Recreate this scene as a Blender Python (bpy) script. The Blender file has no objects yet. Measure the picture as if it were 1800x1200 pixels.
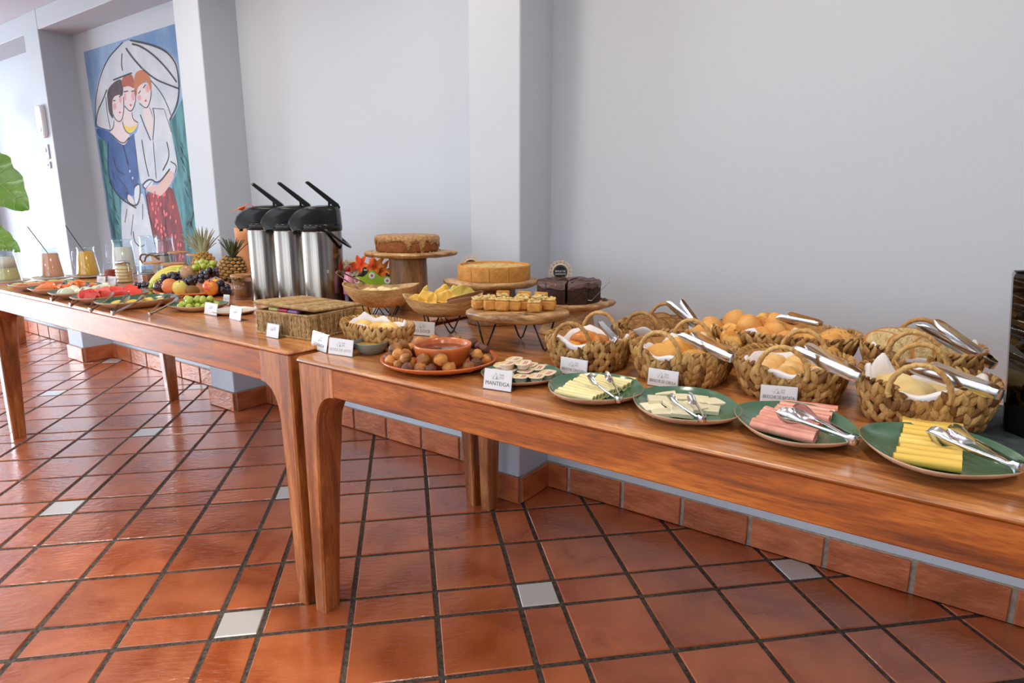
import bpy, bmesh, math, random
from math import sin, cos, pi, radians
from mathutils import Vector, Matrix, Euler, noise
random.seed(7)
SC = bpy.context.scene
COL = SC.collection

# ---------------------------------------------------------------- camera, world, light, exposure
cam_d = bpy.data.cameras.new('camera')
cam_d.sensor_width = 36.0
cam_d.lens = 1128.0 * 36.0 / 1800.0
cam_d.clip_start = 0.02
cam = bpy.data.objects.new('camera', cam_d)
COL.objects.link(cam)
_a, _p = radians(54.33), radians(12.1)
_f = Vector((-cos(_a) * cos(_p), sin(_a) * cos(_p), -sin(_p)))
_r = Vector((sin(_a), cos(_a), 0))
_u = _r.cross(_f)
cam.matrix_world = Matrix(((_r.x, _u.x, -_f.x, 0), (_r.y, _u.y, -_f.y, 0), (_r.z, _u.z, -_f.z, 1.22), (0, 0, 0, 1)))
SC.camera = cam
SC.view_settings.view_transform = 'Standard'
SC.view_settings.look = 'None'
SC.view_settings.gamma = 1.0
SC.view_settings.use_curve_mapping = False
SC.view_settings.exposure = 0.25
cy = SC.cycles
cy.use_denoising = True
cy.max_bounces = 9
cy.diffuse_bounces = 5
cy.glossy_bounces = 5
cy.transmission_bounces = 8
cy.transparent_max_bounces = 12
cy.caustics_reflective = False
cy.caustics_refractive = False
cy.sample_clamp_indirect = 6.0

world = bpy.data.worlds.new('daylight')
SC.world = world
world.use_nodes = True
wt = world.node_tree
wt.nodes.clear()
wo = wt.nodes.new('ShaderNodeOutputWorld')
wb = wt.nodes.new('ShaderNodeBackground')
wr = wt.nodes.new('ShaderNodeValToRGB')
wg = wt.nodes.new('ShaderNodeNewGeometry')
wsx = wt.nodes.new('ShaderNodeSeparateXYZ')
wm = wt.nodes.new('ShaderNodeMapRange')
wm.inputs['From Min'].default_value = -1
wm.inputs['From Max'].default_value = 1
wt.links.new(wg.outputs['Incoming'], wsx.inputs[0])
wt.links.new(wsx.outputs['Z'], wm.inputs['Value'])
wt.links.new(wm.outputs[0], wr.inputs[0])
# Incoming points back to the viewer, so low z of it is the upper sky
wr.color_ramp.elements[0].position = 0.30
wr.color_ramp.elements[0].color = (0.62, 0.80, 1.0, 1)
wr.color_ramp.elements[1].position = 0.56
wr.color_ramp.elements[1].color = (0.30, 0.31, 0.30, 1)
e = wr.color_ramp.elements.new(0.485); e.color = (0.86, 0.93, 1.0, 1)
wt.links.new(wr.outputs[0], wb.inputs[0])
wb.inputs[1].default_value = 2.9
wt.links.new(wb.outputs[0], wo.inputs[0])

def area_light(name, loc, rot, sx, sy, energy, color):
    d = bpy.data.lights.new(name, 'AREA')
    d.shape = 'RECTANGLE'; d.size = sx; d.size_y = sy; d.energy = energy; d.color = color
    o = bpy.data.objects.new(name, d); o.location = loc; o.rotation_euler = rot
    COL.objects.link(o); return o
# daylight through the glazed left end of the room and the open terrace side
area_light('daylight_left_window', (-10.4, -0.75, 1.2), (0, radians(-90), 0), 2.2, 3.4, 340, (0.80, 0.91, 1.0))
# ceiling downlights over the tables
for _x in (-3.4, -1.9, -0.4, 1.0):
    area_light('ceiling_downlight_beam', (_x, 1.25, 2.54), (radians(8), 0, 0), 0.22, 0.22, 9, (1.0, 0.88, 0.72))
for _x in (-4.6, -2.6, -0.9, 0.8):  # added fill with no known lamps behind it, brightens floor and aprons
    area_light('added_floor_fill', (_x, -0.9, 2.53), (0, 0, 0), 0.6, 0.6, 16, (1.0, 0.95, 0.88))

# ---------------------------------------------------------------- helpers
def tagk(o, label=None, cat=None, group=None, kind=None):
    if label: o['label'] = label
    if cat: o['category'] = cat
    if group: o['group'] = group
    if kind: o['kind'] = kind
    return o

def thing(name, label, cat, loc=(0, 0, 0), rz=0.0, group=None, rot=None):
    o = bpy.data.objects.new(name, None)
    o.empty_display_size = 0.05
    COL.objects.link(o)
    o.location = loc
    o.rotation_euler = rot if rot else (0, 0, rz)
    return tagk(o, label, cat, group)

def mo(name, V, F, mat, parent=None, smooth=False, mats=None, mi=None, loc=None, rot=None):
    me = bpy.data.meshes.new(name)
    me.from_pydata([tuple(v) for v in V], [], F)
    if mats:
        for m in mats: me.materials.append(m)
        if mi:
            for p, k in zip(me.polygons, mi): p.material_index = k
    elif mat: me.materials.append(mat)
    if smooth:
        me.polygons.foreach_set('use_smooth', [True] * len(me.polygons))
    me.update()
    o = bpy.data.objects.new(name, me)
    COL.objects.link(o)
    if parent: o.parent = parent
    if loc: o.location = loc
    if rot: o.rotation_euler = rot
    return o

def inst(src, parent=None, loc=None, rot=None, scale=None, name=None):
    o = src.copy()
    if name: o.name = name
    COL.objects.link(o)
    o.parent = parent
    if loc is not None: o.location = loc
    if rot is not None: o.rotation_euler = rot
    if scale is not None: o.scale = scale
    return o

def clone(root, loc=None, rot=None, label=None, group=None, scale=None):
    r = root.copy(); COL.objects.link(r)
    if loc is not None: r.location = loc
    if rot is not None: r.rotation_euler = rot
    if scale is not None: r.scale = scale
    if label: r['label'] = label
    if group: r['group'] = group
    for ch in list(root.children):
        c = ch.copy(); COL.objects.link(c); c.parent = r
        for g in ch.children:
            d = g.copy(); COL.objects.link(d); d.parent = c
    return r

class G:
    """geometry collector"""
    def __init__(s): s.V = []; s.F = []; s.M = []
    def add(s, V, F, m=0):
        n = len(s.V); s.V += [tuple(v) for v in V]; s.F += [tuple(i + n for i in f) for f in F]; s.M += [m] * len(F)
    def box(s, c, d, m=0, mat=None):
        x, y, z = c; a, b, h = d[0] / 2, d[1] / 2, d[2] / 2
        V = [Vector((x + i * a, y + j * b, z + k * h)) for i in (-1, 1) for j in (-1, 1) for k in (-1, 1)]
        if mat: V = [mat @ v for v in V]
        s.add(V, [(0, 1, 3, 2), (4, 6, 7, 5), (0, 4, 5, 1), (2, 3, 7, 6), (0, 2, 6, 4), (1, 5, 7, 3)], m)
    def bbox(s, c, d, r=0.003, m=0, mat=None):
        """box with chamfered edges"""
        bm = bmesh.new()
        bmesh.ops.create_cube(bm, size=1)
        for v in bm.verts: v.co = Vector((v.co.x * d[0], v.co.y * d[1], v.co.z * d[2]))
        bmesh.ops.bevel(bm, geom=bm.edges[:] , offset=r, segments=1, affect='EDGES', profile=0.5)
        V = [v.co + Vector(c) for v in bm.verts]
        if mat: V = [mat @ v for v in V]
        bm.verts.index_update()
        s.add(V, [tuple(v.index for v in f.verts) for f in bm.faces], m); bm.free()
    def loft(s, rings, close=True, cap0=False, cap1=False, m=0):
        n = len(rings[0]); b = len(s.V)
        F = []
        for r in range(len(rings) - 1):
            for i in range(n if close else n - 1):
                j = (i + 1) % n
                F.append((r * n + i, r * n + j, (r + 1) * n + j, (r + 1) * n + i))
        if cap0: F.append(tuple(range(n - 1, -1, -1)))
        if cap1: F.append(tuple((len(rings) - 1) * n + i for i in range(n)))
        s.add([v for r in rings for v in r], F, m)
    def lathe(s, prof, seg=32, c=(0, 0), cap0=False, cap1=False, m=0, f=None, sx=1, sy=1):
        rings = []
        for r, z in prof:
            rings.append([Vector((c[0] + r * sx * cos(t * 2 * pi / seg) * (f(t * 2 * pi / seg, z) if f else 1), c[1] + r * sy * sin(t * 2 * pi / seg) * (f(t * 2 * pi / seg, z) if f else 1), z)) for t in range(seg)])
        s.loft(rings, True, cap0, cap1, m)
    def tube(s, pts, rad, seg=8, m=0, cap=True, closed=False, sq=1.0, upv=None):
        pts = [Vector(p) for p in pts]; n = len(pts)
        rings = []; up = None
        for i, p in enumerate(pts):
            if closed: t = pts[(i + 1) % n] - pts[i - 1]
            else: t = pts[min(i + 1, n - 1)] - pts[max(i - 1, 0)]
            if t.length < 1e-9: t = Vector((0, 0, 1))
            t.normalize()
            if upv is not None: u0 = Vector(upv)
            elif up is None: u0 = Vector((0, 0, 1)) if abs(t.z) < 0.9 else Vector((1, 0, 0))
            else: u0 = up
            a = (u0 - t * u0.dot(t))
            if a.length < 1e-6: a = t.orthogonal()
            a.normalize(); up = a; b = t.cross(a)
            r = rad[i] if isinstance(rad, (list, tuple)) else rad
            rings.append([p + a * (r * sq * cos(k * 2 * pi / seg)) + b * (r * sin(k * 2 * pi / seg)) for k in range(seg)])
        if closed: rings.append(rings[0])
        s.loft(rings, True, cap and not closed, cap and not closed, m)
    def obj(s, name, mat, parent=None, smooth=False, mats=None, loc=None, rot=None, angle=None):
        o = mo(name, s.V, s.F, mat, parent, smooth, mats, s.M if mats else None, loc, rot)
        if angle is not None:
            try: o.data.shade_smooth_by_angle(angle) if hasattr(o.data, 'shade_smooth_by_angle') else o.data.set_sharp_from_angle(angle=angle)
            except Exception: pass
        return o

def smooth_angle(o, deg=35):
    o.data.polygons.foreach_set('use_smooth', [True] * len(o.data.polygons))
    o.data.set_sharp_from_angle(angle=radians(deg))
    return o

def recalc(o):
    bm = bmesh.new(); bm.from_mesh(o.data); bmesh.ops.recalc_face_normals(bm, faces=bm.faces); bm.to_mesh(o.data); bm.free(); return o

def superell(a, b, n, seg, wob=0.0, ph=0.0, z=0.0, k=1.0):
    R = []
    for i in range(seg):
        t = 2 * pi * i / seg
        c, s_ = cos(t), sin(t)
        r = (abs(c) ** n + abs(s_) ** n) ** (-1.0 / n)
        r *= 1 + wob * (sin(2 * t + ph) + 0.6 * sin(3 * t + 2.1 * ph))
        R.append(Vector((a * r * c * k, b * r * s_ * k, z)))
    return R

def blob(rx, ry, rz, seg=16, rings=10, amp=0.04, freq=25.0, seed=0, flat=0.0):
    """organic lump resting on z=0; returns V,F"""
    V = []; F = []
    for j in range(1, rings):
        th = pi * j / rings
        for i in range(seg):
            ph = 2 * pi * i / seg
            d = Vector((sin(th) * cos(ph), sin(th) * sin(ph), cos(th)))
            k = 1 + amp * noise.noise(d * freq * 0.1 + Vector((seed * 3.1, seed, 0))) * 2
            p = Vector((d.x * rx, d.y * ry, d.z * rz)) * k
            if p.z < -rz * (1 - flat): p.z = -rz * (1 - flat)
            V.append(p)
    V.append(Vector((0, 0, rz))); V.append(Vector((0, 0, -rz * (1 - flat))))
    T, B = len(V) - 2, len(V) - 1
    for j in range(rings - 2):
        for i in range(seg):
            k = (i + 1) % seg
            F.append((j * seg + i, (j + 1) * seg + i, (j + 1) * seg + k, j * seg + k))
    for i in range(seg):
        k = (i + 1) % seg
        F.append((T, i, k)); F.append((B, (rings - 2) * seg + k, (rings - 2) * seg + i))
    zb = rz * (1 - flat)
    return [v + Vector((0, 0, zb)) for v in V], F

# ---------------------------------------------------------------- materials
def srgb(r, g, b):
    f = lambda c: ((c / 255 + 0.055) / 1.055) ** 2.4 if c > 10 else c / 255 / 12.92
    return (f(r), f(g), f(b), 1)

def mat(name, col, rough=0.5, metal=0.0, col2=None, nscale=8.0, ndist=0.0, stretch=(1, 1, 1), bump=0.0, bscale=40.0,
        coat=0.0, coat_rough=0.1, trans=0.0, ior=1.45, spec=0.5, sss=0.0, rnd=0.0, detail=4.0, lo=0.35, hi=0.65, aniso=0.0, rrange=None, alpha=1.0, bstretch=None, sheen=0.0, wave=None):
    m = bpy.data.materials.new(name); m.use_nodes = True
    nt = m.node_tree; N = nt.nodes; L = nt.links
    p = N['Principled BSDF']
    I = p.inputs
    I['Base Color'].default_value = col
    I['Roughness'].default_value = rough; I['Metallic'].default_value = metal
    I['Coat Weight'].default_value = coat; I['Coat Roughness'].default_value = coat_rough
    I['Transmission Weight'].default_value = trans; I['IOR'].default_value = ior
    I['Specular IOR Level'].default_value = spec; I['Alpha'].default_value = alpha
    I['Sheen Weight'].default_value = sheen
    if sss: I['Subsurface Weight'].default_value = sss; I['Subsurface Radius'].default_value = (0.01, 0.006, 0.003)
    if aniso: I['Anisotropic'].default_value = aniso
    tc = None
    def coords(st):
        nonlocal tc
        tc = tc or N.new('ShaderNodeTexCoord')
        mp = N.new('ShaderNodeMapping'); mp.inputs['Scale'].default_value = st
        if rnd:
            oi = N.new('ShaderNodeObjectInfo'); mu = N.new('ShaderNodeMath'); mu.operation = 'MULTIPLY'; mu.inputs[1].default_value = 37.0
            L.new(oi.outputs['Random'], mu.inputs[0]); cb = N.new('ShaderNodeCombineXYZ'); L.new(mu.outputs[0], cb.inputs[0]); L.new(mu.outputs[0], cb.inputs[1])
            L.new(cb.outputs[0], mp.inputs['Location'])
        L.new(tc.outputs['Object'], mp.inputs[0]); return mp.outputs[0]
    colout = None
    if col2:
        no = N.new('ShaderNodeTexNoise'); no.inputs['Scale'].default_value = nscale; no.inputs['Detail'].default_value = detail; no.inputs['Distortion'].default_value = ndist
        L.new(coords(stretch), no.inputs['Vector'])
        rp = N.new('ShaderNodeValToRGB')
        rp.color_ramp.elements[0].position = lo; rp.color_ramp.elements[0].color = col
        rp.color_ramp.elements[1].position = hi; rp.color_ramp.elements[1].color = col2
        L.new(no.outputs['Fac'], rp.inputs[0]); colout = rp.outputs[0]
        if rrange:
            mr = N.new('ShaderNodeMapRange'); mr.inputs['From Min'].default_value = lo; mr.inputs['From Max'].default_value = hi
            mr.inputs['To Min'].default_value = rrange[0]; mr.inputs['To Max'].default_value = rrange[1]
            L.new(no.outputs['Fac'], mr.inputs[0]); L.new(mr.outputs[0], I['Roughness'])
    if rnd:
        oi2 = N.new('ShaderNodeObjectInfo')
        mr2 = N.new('ShaderNodeMapRange'); mr2.inputs['To Min'].default_value = 1 - rnd; mr2.inputs['To Max'].default_value = 1 + rnd * 0.6
        L.new(oi2.outputs['Random'], mr2.inputs[0])
        hs = N.new('ShaderNodeHueSaturation')
        L.new(mr2.outputs[0], hs.inputs['Value'])
        if colout: L.new(colout, hs.inputs['Color'])
        else: hs.inputs['Color'].default_value = col
        colout = hs.outputs[0]
    if colout: L.new(colout, I['Base Color'])
    if bump:
        bn = N.new('ShaderNodeTexNoise'); bn.inputs['Scale'].default_value = bscale; bn.inputs['Detail'].default_value = 5
        L.new(coords(bstretch or stretch), bn.inputs['Vector'])
        bp = N.new('ShaderNodeBump'); bp.inputs['Strength'].default_value = bump; bp.inputs['Distance'].default_value = 0.01
        L.new(bn.outputs['Fac'], bp.inputs['Height']); L.new(bp.outputs[0], I['Normal'])
        if coat: L.new(bp.outputs[0], I['Coat Normal'])
    return m

M = {}
M['wall'] = mat('wall_paint', srgb(184, 194, 205), 0.62, bump=0.05, bscale=120)
M['ceil'] = mat('ceiling_paint', srgb(208, 220, 234), 0.8)
M['grout'] = mat('dark_cement_grout', srgb(62, 52, 44), 0.8, col2=srgb(104, 92, 80), nscale=90, bump=0.5, bscale=160)
M['mortar'] = mat('pale_mortar', srgb(150, 138, 124), 0.85, col2=srgb(176, 166, 152), nscale=60, bump=0.4, bscale=120)
M['tile'] = mat('glazed_terracotta_tile', srgb(170, 84, 42), 0.3, col2=srgb(202, 114, 66), nscale=5.0, ndist=0.6, rnd=0.16, bump=0.22, bscale=26,
                bstretch=(1, 2.6, 1), coat=1.0, coat_rough=0.09, rrange=(0.24, 0.42))
M['base_tile'] = mat('terracotta_skirting_tile', srgb(160, 82, 44), 0.45, col2=srgb(194, 112, 68), nscale=9, rnd=0.14, bump=0.35, bscale=30,
                     stretch=(1, 1, 2), coat=0.35, coat_rough=0.2)
M['white_tile'] = mat('white_glazed_tile', srgb(206, 206, 202), 0.25, coat=0.5, coat_rough=0.1, bump=0.03, bscale=30)

# ---------------------------------------------------------------- the room
WY = 2.25                                  # back wall plane
PIERS = [(-1.661, -1.421), (-3.755, -3.503), (-5.862, -5.60), (-7.97, -7.70)]
CZ = 2.56
wall = mo('wall_back', *(lambda g: (g.V, g.F))((lambda g: (g.box((-4.0, WY + 0.1, CZ / 2), (13.4, 0.2, CZ)), g)[1])(G())), M['wall'])
tagk(wall, 'plain white plastered wall behind the buffet tables', None, kind='structure')
for x0, x1 in PIERS:
    g = G(); g.bbox(((x0 + x1) / 2, WY - 0.10, CZ / 2), (x1 - x0, 0.24, CZ + 0.01), 0.004)
    g.obj('pier', M['wall'], wall)
g = G()
g.bbox((-6.02, WY - 0.10, 2.43 + 0.066), (9.2, 0.236, 0.132), 0.004)
g.obj('ceiling_beam', M['wall'], wall)
g = G(); g.box((-4.0, -0.5, CZ + 0.05), (13.4, 5.7, 0.1)); tagk(g.obj('ceiling', M['ceil']), 'white ceiling', kind='structure')
# left end wall with a glazed opening, right wall, front wall with terrace opening
g = G()
g.box((-10.6, 1.75, CZ / 2), (0.2, 1.2, CZ)); g.box((-10.6, -3.0, CZ / 2), (0.2, 0.8, CZ)); g.box((-10.6, -0.75, 2.45), (0.2, 3.8, 0.22))
tagk(g.obj('wall_left', M['wall']), 'white end wall around the glazed opening', kind='structure')
g = G()
for y in (1.12, -0.1, -1.32, -2.57): g.bbox((-10.6, y, 1.17), (0.07, 0.06, 2.34), 0.004)
g.bbox((-10.6, -0.72, 2.31), (0.07, 3.7, 0.06), 0.004); g.bbox((-10.6, -0.72, 0.04), (0.07, 3.7, 0.08), 0.004)
w1 = tagk(g.obj('window_1', mat('white_frame', srgb(225, 228, 230), 0.4)), 'white framed glazing at the far end of the room', kind='structure')
g = G(); g.box((2.8, -0.5, CZ / 2), (0.2, 5.7, CZ)); tagk(g.obj('wall_right', M['wall']), 'white wall on the right', kind='structure')
g = G(); g.box((1.6, -3.25, CZ / 2), (2.3, 0.2, CZ)); g.box((-4.0, -3.25, 2.45), (13.4, 0.2, 0.22))  # unseen; solid stretch at right put in to darken that side
for x in (2.55, -2.6, -6.2, -9.9): g.box((x, -3.25, CZ / 2), (0.28, 0.24, CZ))
tagk(g.obj('wall_front', M['wall']), 'unseen white wall with terrace openings, solid at the right to hold back daylight', kind='structure')

# floor: grout bed plus individual tiles laid at 45 degrees to the wall
g = G(); g.box((-4.0, -0.5, -0.053), (13.4, 5.7, 0.1))
floor = tagk(g.obj('floor', M['grout']), 'glossy terracotta tiled floor with small white inserts', kind='structure')
TL, TS, J = 0.2570, 0.1326, 0.0155
def tpos(k):
    q, r = divmod(k, 4)
    return q * (3 * TL + TS) + (0 if r == 0 else TS + (r - 1) * TL)
CGX, CGY = -0.3130, -1.7367
c45 = cos(pi / 4)
def g2w(x, y):
    x -= CGX; y -= CGY
    return (c45 * (x - y), c45 * (x + y))
def clip(poly, nx, ny, d):
    """keep nx*x+ny*y<=d"""
    out = []
    for i in range(len(poly)):
        a, b = poly[i - 1], poly[i]
        da, db = nx * a[0] + ny * a[1] - d, nx * b[0] + ny * b[1] - d
        if (da <= 0) != (db <= 0):
            t = da / (da - db); out.append((a[0] + t * (b[0] - a[0]), a[1] + t * (b[1] - a[1])))
        if db <= 0: out.append(b)
    return out
def tile_geo(g, poly, z=0.0, th=0.010, bev=0.0025):
    n = len(poly)
    cx = sum(p[0] for p in poly) / n; cy_ = sum(p[1] for p in poly) / n
    def sh(k, zz):
        R = []
        for i in range(n):
            x, y = poly[i]; dx, dy = cx - x, cy_ - y; l = math.hypot(dx, dy) or 1
            R.append((x + dx / l * k, y + dy / l * k, zz))
        return R
    A = sh(0, z - th); B = sh(0, z - bev); T_ = sh(bev * 1.4, z)
    V = A + B + T_
    F = [(i, (i + 1) % n, n + (i + 1) % n, n + i) for i in range(n)] + [(n + i, n + (i + 1) % n, 2 * n + (i + 1) % n, 2 * n + i) for i in range(n)]
    F.append(tuple(2 * n + i for i in range(n)))
    g.add(V, F)
def centered_rect(sx, sy, seed):
    rr = random.Random(seed)
    j = lambda: rr.uniform(-0.0015, 0.0015)
    return [(-sx / 2 + j(), -sy / 2 + j()), (sx / 2 + j(), -sy / 2 + j()), (sx / 2 + j(), sy / 2 + j()), (-sx / 2 + j(), sy / 2 + j())]
protos = {}
def tile_mesh(sx, sy, v, m):
    key = (round(sx, 3), round(sy, 3), v)
    if key not in protos:
        g = G(); tile_geo(g, centered_rect(sx, sy, hash(key) % 999 if False else int(sx * 1000 + sy * 77 + v * 13)))
        me = bpy.data.meshes.new('tile'); me.from_pydata(g.V, [], g.F); me.materials.append(m); me.update(); protos[key] = me
    return protos[key]
cells = []
for k in range(-48, 18):
    for r in range(-16, 44):
        x0, x1, y0, y1 = tpos(k), tpos(k + 1), tpos(r), tpos(r + 1)
        wx, wy = g2w((x0 + x1) / 2, (y0 + y1) / 2)
        if not (-10.4 < wx < 2.6 and -3.05 < wy < 2.42): continue
        rel = Vector((wx, wy, 0)) - Vector((0, 0, 1.22))
        dz = rel.dot(_f)
        px = 900 + 1128 * rel.dot(_r) / dz if dz > 0.05 else 1e6
        py = 600 - 1128 * rel.dot(_u) / dz if dz > 0.05 else 1e6
        seen = dz > 0.05 and -140 < px < 1940 and py < 1330
        cells.append((rel.length, seen, k, r, x0, x1, y0, y1, wx, wy))
cells.sort()
singles = 0; rest = G(); rest_white = G()
for d_, seen, k, r, x0, x1, y0, y1, wx, wy in cells:
    white = (k % 4 == 0) and (r % 4 == 0)
    m = M['white_tile'] if white else M['tile']
    sx, sy = x1 - x0 - J, y1 - y0 - J
    cor = [g2w(*q) for q in ((x0 + J / 2, y0 + J / 2), (x1 - J / 2, y0 + J / 2), (x1 - J / 2, y1 - J / 2), (x0 + J / 2, y1 - J / 2))]
    inside = all(c[1] < 2.236 for c in cor)
    rr = random.Random(k * 131 + r * 17)
    if seen and singles < 298:
        singles += 1
        if inside:
            o = bpy.data.objects.new('tile', tile_mesh(sx, sy, rr.randrange(3), m)); COL.objects.link(o)
            o.parent = floor
            o.location = (wx, wy, rr.uniform(-0.0008, 0.0008))
            o.rotation_euler = (rr.uniform(-0.003, 0.003), rr.uniform(-0.003, 0.003), pi / 4 + rr.uniform(-0.004, 0.004))
        else:
            poly = clip(cor, 0, 1, 2.236)
            if len(poly) < 3: singles -= 1; continue
            g = G(); tile_geo(g, poly); g.obj('tile', m, floor)
    else:
        poly = cor if inside else clip(cor, 0, 1, 2.236)
        if len(poly) >= 3: tile_geo(rest_white if white else rest, poly, rr.uniform(-0.0008, 0.0008))
if rest.V: tagk(rest.obj('distant_tiles', M['tile'], floor), kind='stuff')
if rest_white.V: tagk(rest_white.obj('distant_white_tiles', M['white_tile'], floor), kind='stuff')

# skirting of single terracotta tiles with mortar joints
skirt = G(); skirt.box((-4.0, WY - 0.004, 0.058), (13.2, 0.012, 0.116))
for x0, x1 in PIERS:
    skirt.box(((x0 + x1) / 2, WY - 0.223, 0.058), (x1 - x0 + 0.012, 0.01, 0.116)); skirt.box((x1 + 0.003, WY - 0.115, 0.058), (0.01, 0.22, 0.116)); skirt.box((x0 - 0.003, WY - 0.115, 0.058), (0.01, 0.22, 0.116))
skirt = tagk(skirt.obj('baseboard_back', M['mortar']), 'terracotta tile skirting with pale mortar joints along the back wall', kind='structure')
def skirt_tile(cx, cy_, w, axis):
    g = G(); h = 0.112 + random.uniform(-0.003, 0.001)
    g.bbox((0, 0, h / 2 + 0.003), (w, 0.014, h), 0.003)
    g.obj('tile', M['base_tile'], skirt, loc=(cx, cy_, 0), rot=(0, 0, 0 if axis == 'x' else pi / 2))
def run(xa, xb):
    x = xb
    while x > xa + 0.02:
        w = min(0.25, x - xa)
        if w > 0.05: skirt_tile(x - w / 2, WY - 0.013, w - 0.012, 'x')
        x -= 0.2535
run(-1.415, -1.415 + 0.2535 * 16 - 0.145)
edges = [-1.661, -3.503, -3.755, -5.60, -5.862, -7.70, -7.97, -10.4]
for a_, b_ in zip(edges[0::2], edges[1::2]): run(b_, a_)
for x0, x1 in PIERS:
    skirt_tile((x0 + x1) / 2, WY - 0.231, x1 - x0 + 0.016, 'x')
    skirt_tile(x1 + 0.010, WY - 0.115, 0.205, 'y'); skirt_tile(x0 - 0.010, WY - 0.115, 0.205, 'y')

# ---------------------------------------------------------------- tables
def wood(name, c1, c2, c3, rough=0.3, coat=0.5, scale=3.0, st=(1, 9, 9), bump=0.08, rnd=0.0, dist=1.2, rings=False):
    m = bpy.data.materials.new(name); m.use_nodes = True
    nt = m.node_tree; N = nt.nodes; L = nt.links; p = N['Principled BSDF']
    tc = N.new('ShaderNodeTexCoord'); mp = N.new('ShaderNodeMapping'); mp.inputs['Scale'].default_value = st
    oi = N.new('ShaderNodeObjectInfo'); mu = N.new('ShaderNodeMath'); mu.operation = 'MULTIPLY'; mu.inputs[1].default_value = 23.0
    L.new(oi.outputs['Random'], mu.inputs[0]); cb = N.new('ShaderNodeCombineXYZ')
    for i in range(3): L.new(mu.outputs[0], cb.inputs[i])
    L.new(cb.outputs[0], mp.inputs['Location']); L.new(tc.outputs['Object'], mp.inputs[0])
    n1 = N.new('ShaderNodeTexNoise'); n1.inputs['Scale'].default_value = scale; n1.inputs['Detail'].default_value = 6; n1.inputs['Distortion'].default_value = dist
    L.new(mp.outputs[0], n1.inputs['Vector'])
    if rings:
        w = N.new('ShaderNodeTexWave'); w.wave_type = 'RINGS'; w.inputs['Scale'].default_value = 7; w.inputs['Distortion'].default_value = 6; w.inputs['Detail'].default_value = 3; w.inputs['Detail Scale'].default_value = 1.2
        L.new(mp.outputs[0], w.inputs['Vector']); src = w.outputs['Fac']
    else: src = n1.outputs['Fac']
    rp = N.new('ShaderNodeValToRGB'); E = rp.color_ramp.elements
    E[0].position = 0.3; E[0].color = c1; E[1].position = 0.7; E[1].color = c3; e = E.new(0.5); e.color = c2
    L.new(src, rp.inputs[0])
    n2 = N.new('ShaderNodeTexNoise'); n2.inputs['Scale'].default_value = scale * 14; n2.inputs['Detail'].default_value = 3
    L.new(mp.outputs[0], n2.inputs['Vector'])
    mx = N.new('ShaderNodeMix'); mx.data_type = 'RGBA'; mx.blend_type = 'MULTIPLY'; mx.inputs[0].default_value = 0.55
    r2 = N.new('ShaderNodeValToRGB'); r2.color_ramp.elements[0].position = 0.35; r2.color_ramp.elements[0].color = (0.45, 0.38, 0.32, 1); r2.color_ramp.elements[1].position = 0.6; r2.color_ramp.elements[1].color = (1, 1, 1, 1)
    L.new(n2.outputs['Fac'], r2.inputs[0]); L.new(rp.outputs[0], mx.inputs[6]); L.new(r2.outputs[0], mx.inputs[7])
    out = mx.outputs[2]
    if rnd:
        mr = N.new('ShaderNodeMapRange'); mr.inputs['To Min'].default_value = 1 - rnd; mr.inputs['To Max'].default_value = 1 + rnd
        L.new(oi.outputs['Random'], mr.inputs[0]); hs = N.new('ShaderNodeHueSaturation'); L.new(mr.outputs[0], hs.inputs['Value']); L.new(out, hs.inputs['Color']); out = hs.outputs[0]
    L.new(out, p.inputs['Base Color'])
    p.inputs['Roughness'].default_value = rough; p.inputs['Coat Weight'].default_value = coat; p.inputs['Coat Roughness'].default_value = 0.18
    bp = N.new('ShaderNodeBump'); bp.inputs['Strength'].default_value = bump; bp.inputs['Distance'].default_value = 0.004
    L.new(n2.outputs['Fac'], bp.inputs['Height']); L.new(bp.outputs[0], p.inputs['Normal'])
    return m
M['teak'] = wood('varnished_teak_lit_top', srgb(136, 80, 36), srgb(194, 126, 66), srgb(222, 160, 98), rough=0.34, coat=0.75, scale=2.2, rnd=0.10)
M['teak_top'] = M['teak']  # paler than the apron wood: reflected wall light put into the colour
M['teak'] = wood('varnished_teak_apron', srgb(112, 54, 12), srgb(176, 94, 28), srgb(204, 124, 48), rough=0.42, coat=0.12, scale=2.2, rnd=0.10)
M['teak_y'] = wood('varnished_teak_crosswise', srgb(112, 62, 24), srgb(172, 106, 52), srgb(208, 144, 84), rough=0.34, coat=0.75, scale=2.2, st=(9, 1, 9), rnd=0.08)
M['teak_v'] = wood('varnished_teak_upright', srgb(122, 66, 28), srgb(172, 104, 54), srgb(202, 138, 82), rough=0.36, coat=0.6, scale=2.2, st=(9, 9, 1), rnd=0.08)

def leg_geo(sx, sy, H, flip_x, flip_y):
    """outer faces vertical at local 0, inner faces taper; fillet sweeps into both aprons. extends to +x,+y (before flip)"""
    g = G()
    prof = []       # (z, wx, wy)
    for z, wx, wy in ((0, .046, .060), (0.25, .053, .072), (0.45, .060, .083), (0.56, .066, .092)):
        prof.append((z, wx, wy))
    z1 = 0.702
    for i in range(0, 9):
        t = i / 8
        zz = 0.56 + (z1 - 0.56) * sin(t * pi / 2)
        ex = 0.085 * (1 - cos(t * pi / 2)) ** 1.25
        prof.append((zz, .066 + ex, .092 + ex * .35))
    prof.append((H, prof[-1][1], prof[-1][2]))
    rings = []
    c = 0.005
    for z, wx, wy in prof:
        R = [(c, 0), (wx - c, 0), (wx, c), (wx, wy - c), (wx - c, wy), (c, wy), (0, wy - c), (0, c)]
        R = [Vector((x * flip_x, y * flip_y, z)) for x, y in R]
        if flip_x * flip_y < 0: R = R[::-1]
        rings.append(R)
    g.loft(rings, True, True, True)
    return g

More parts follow.
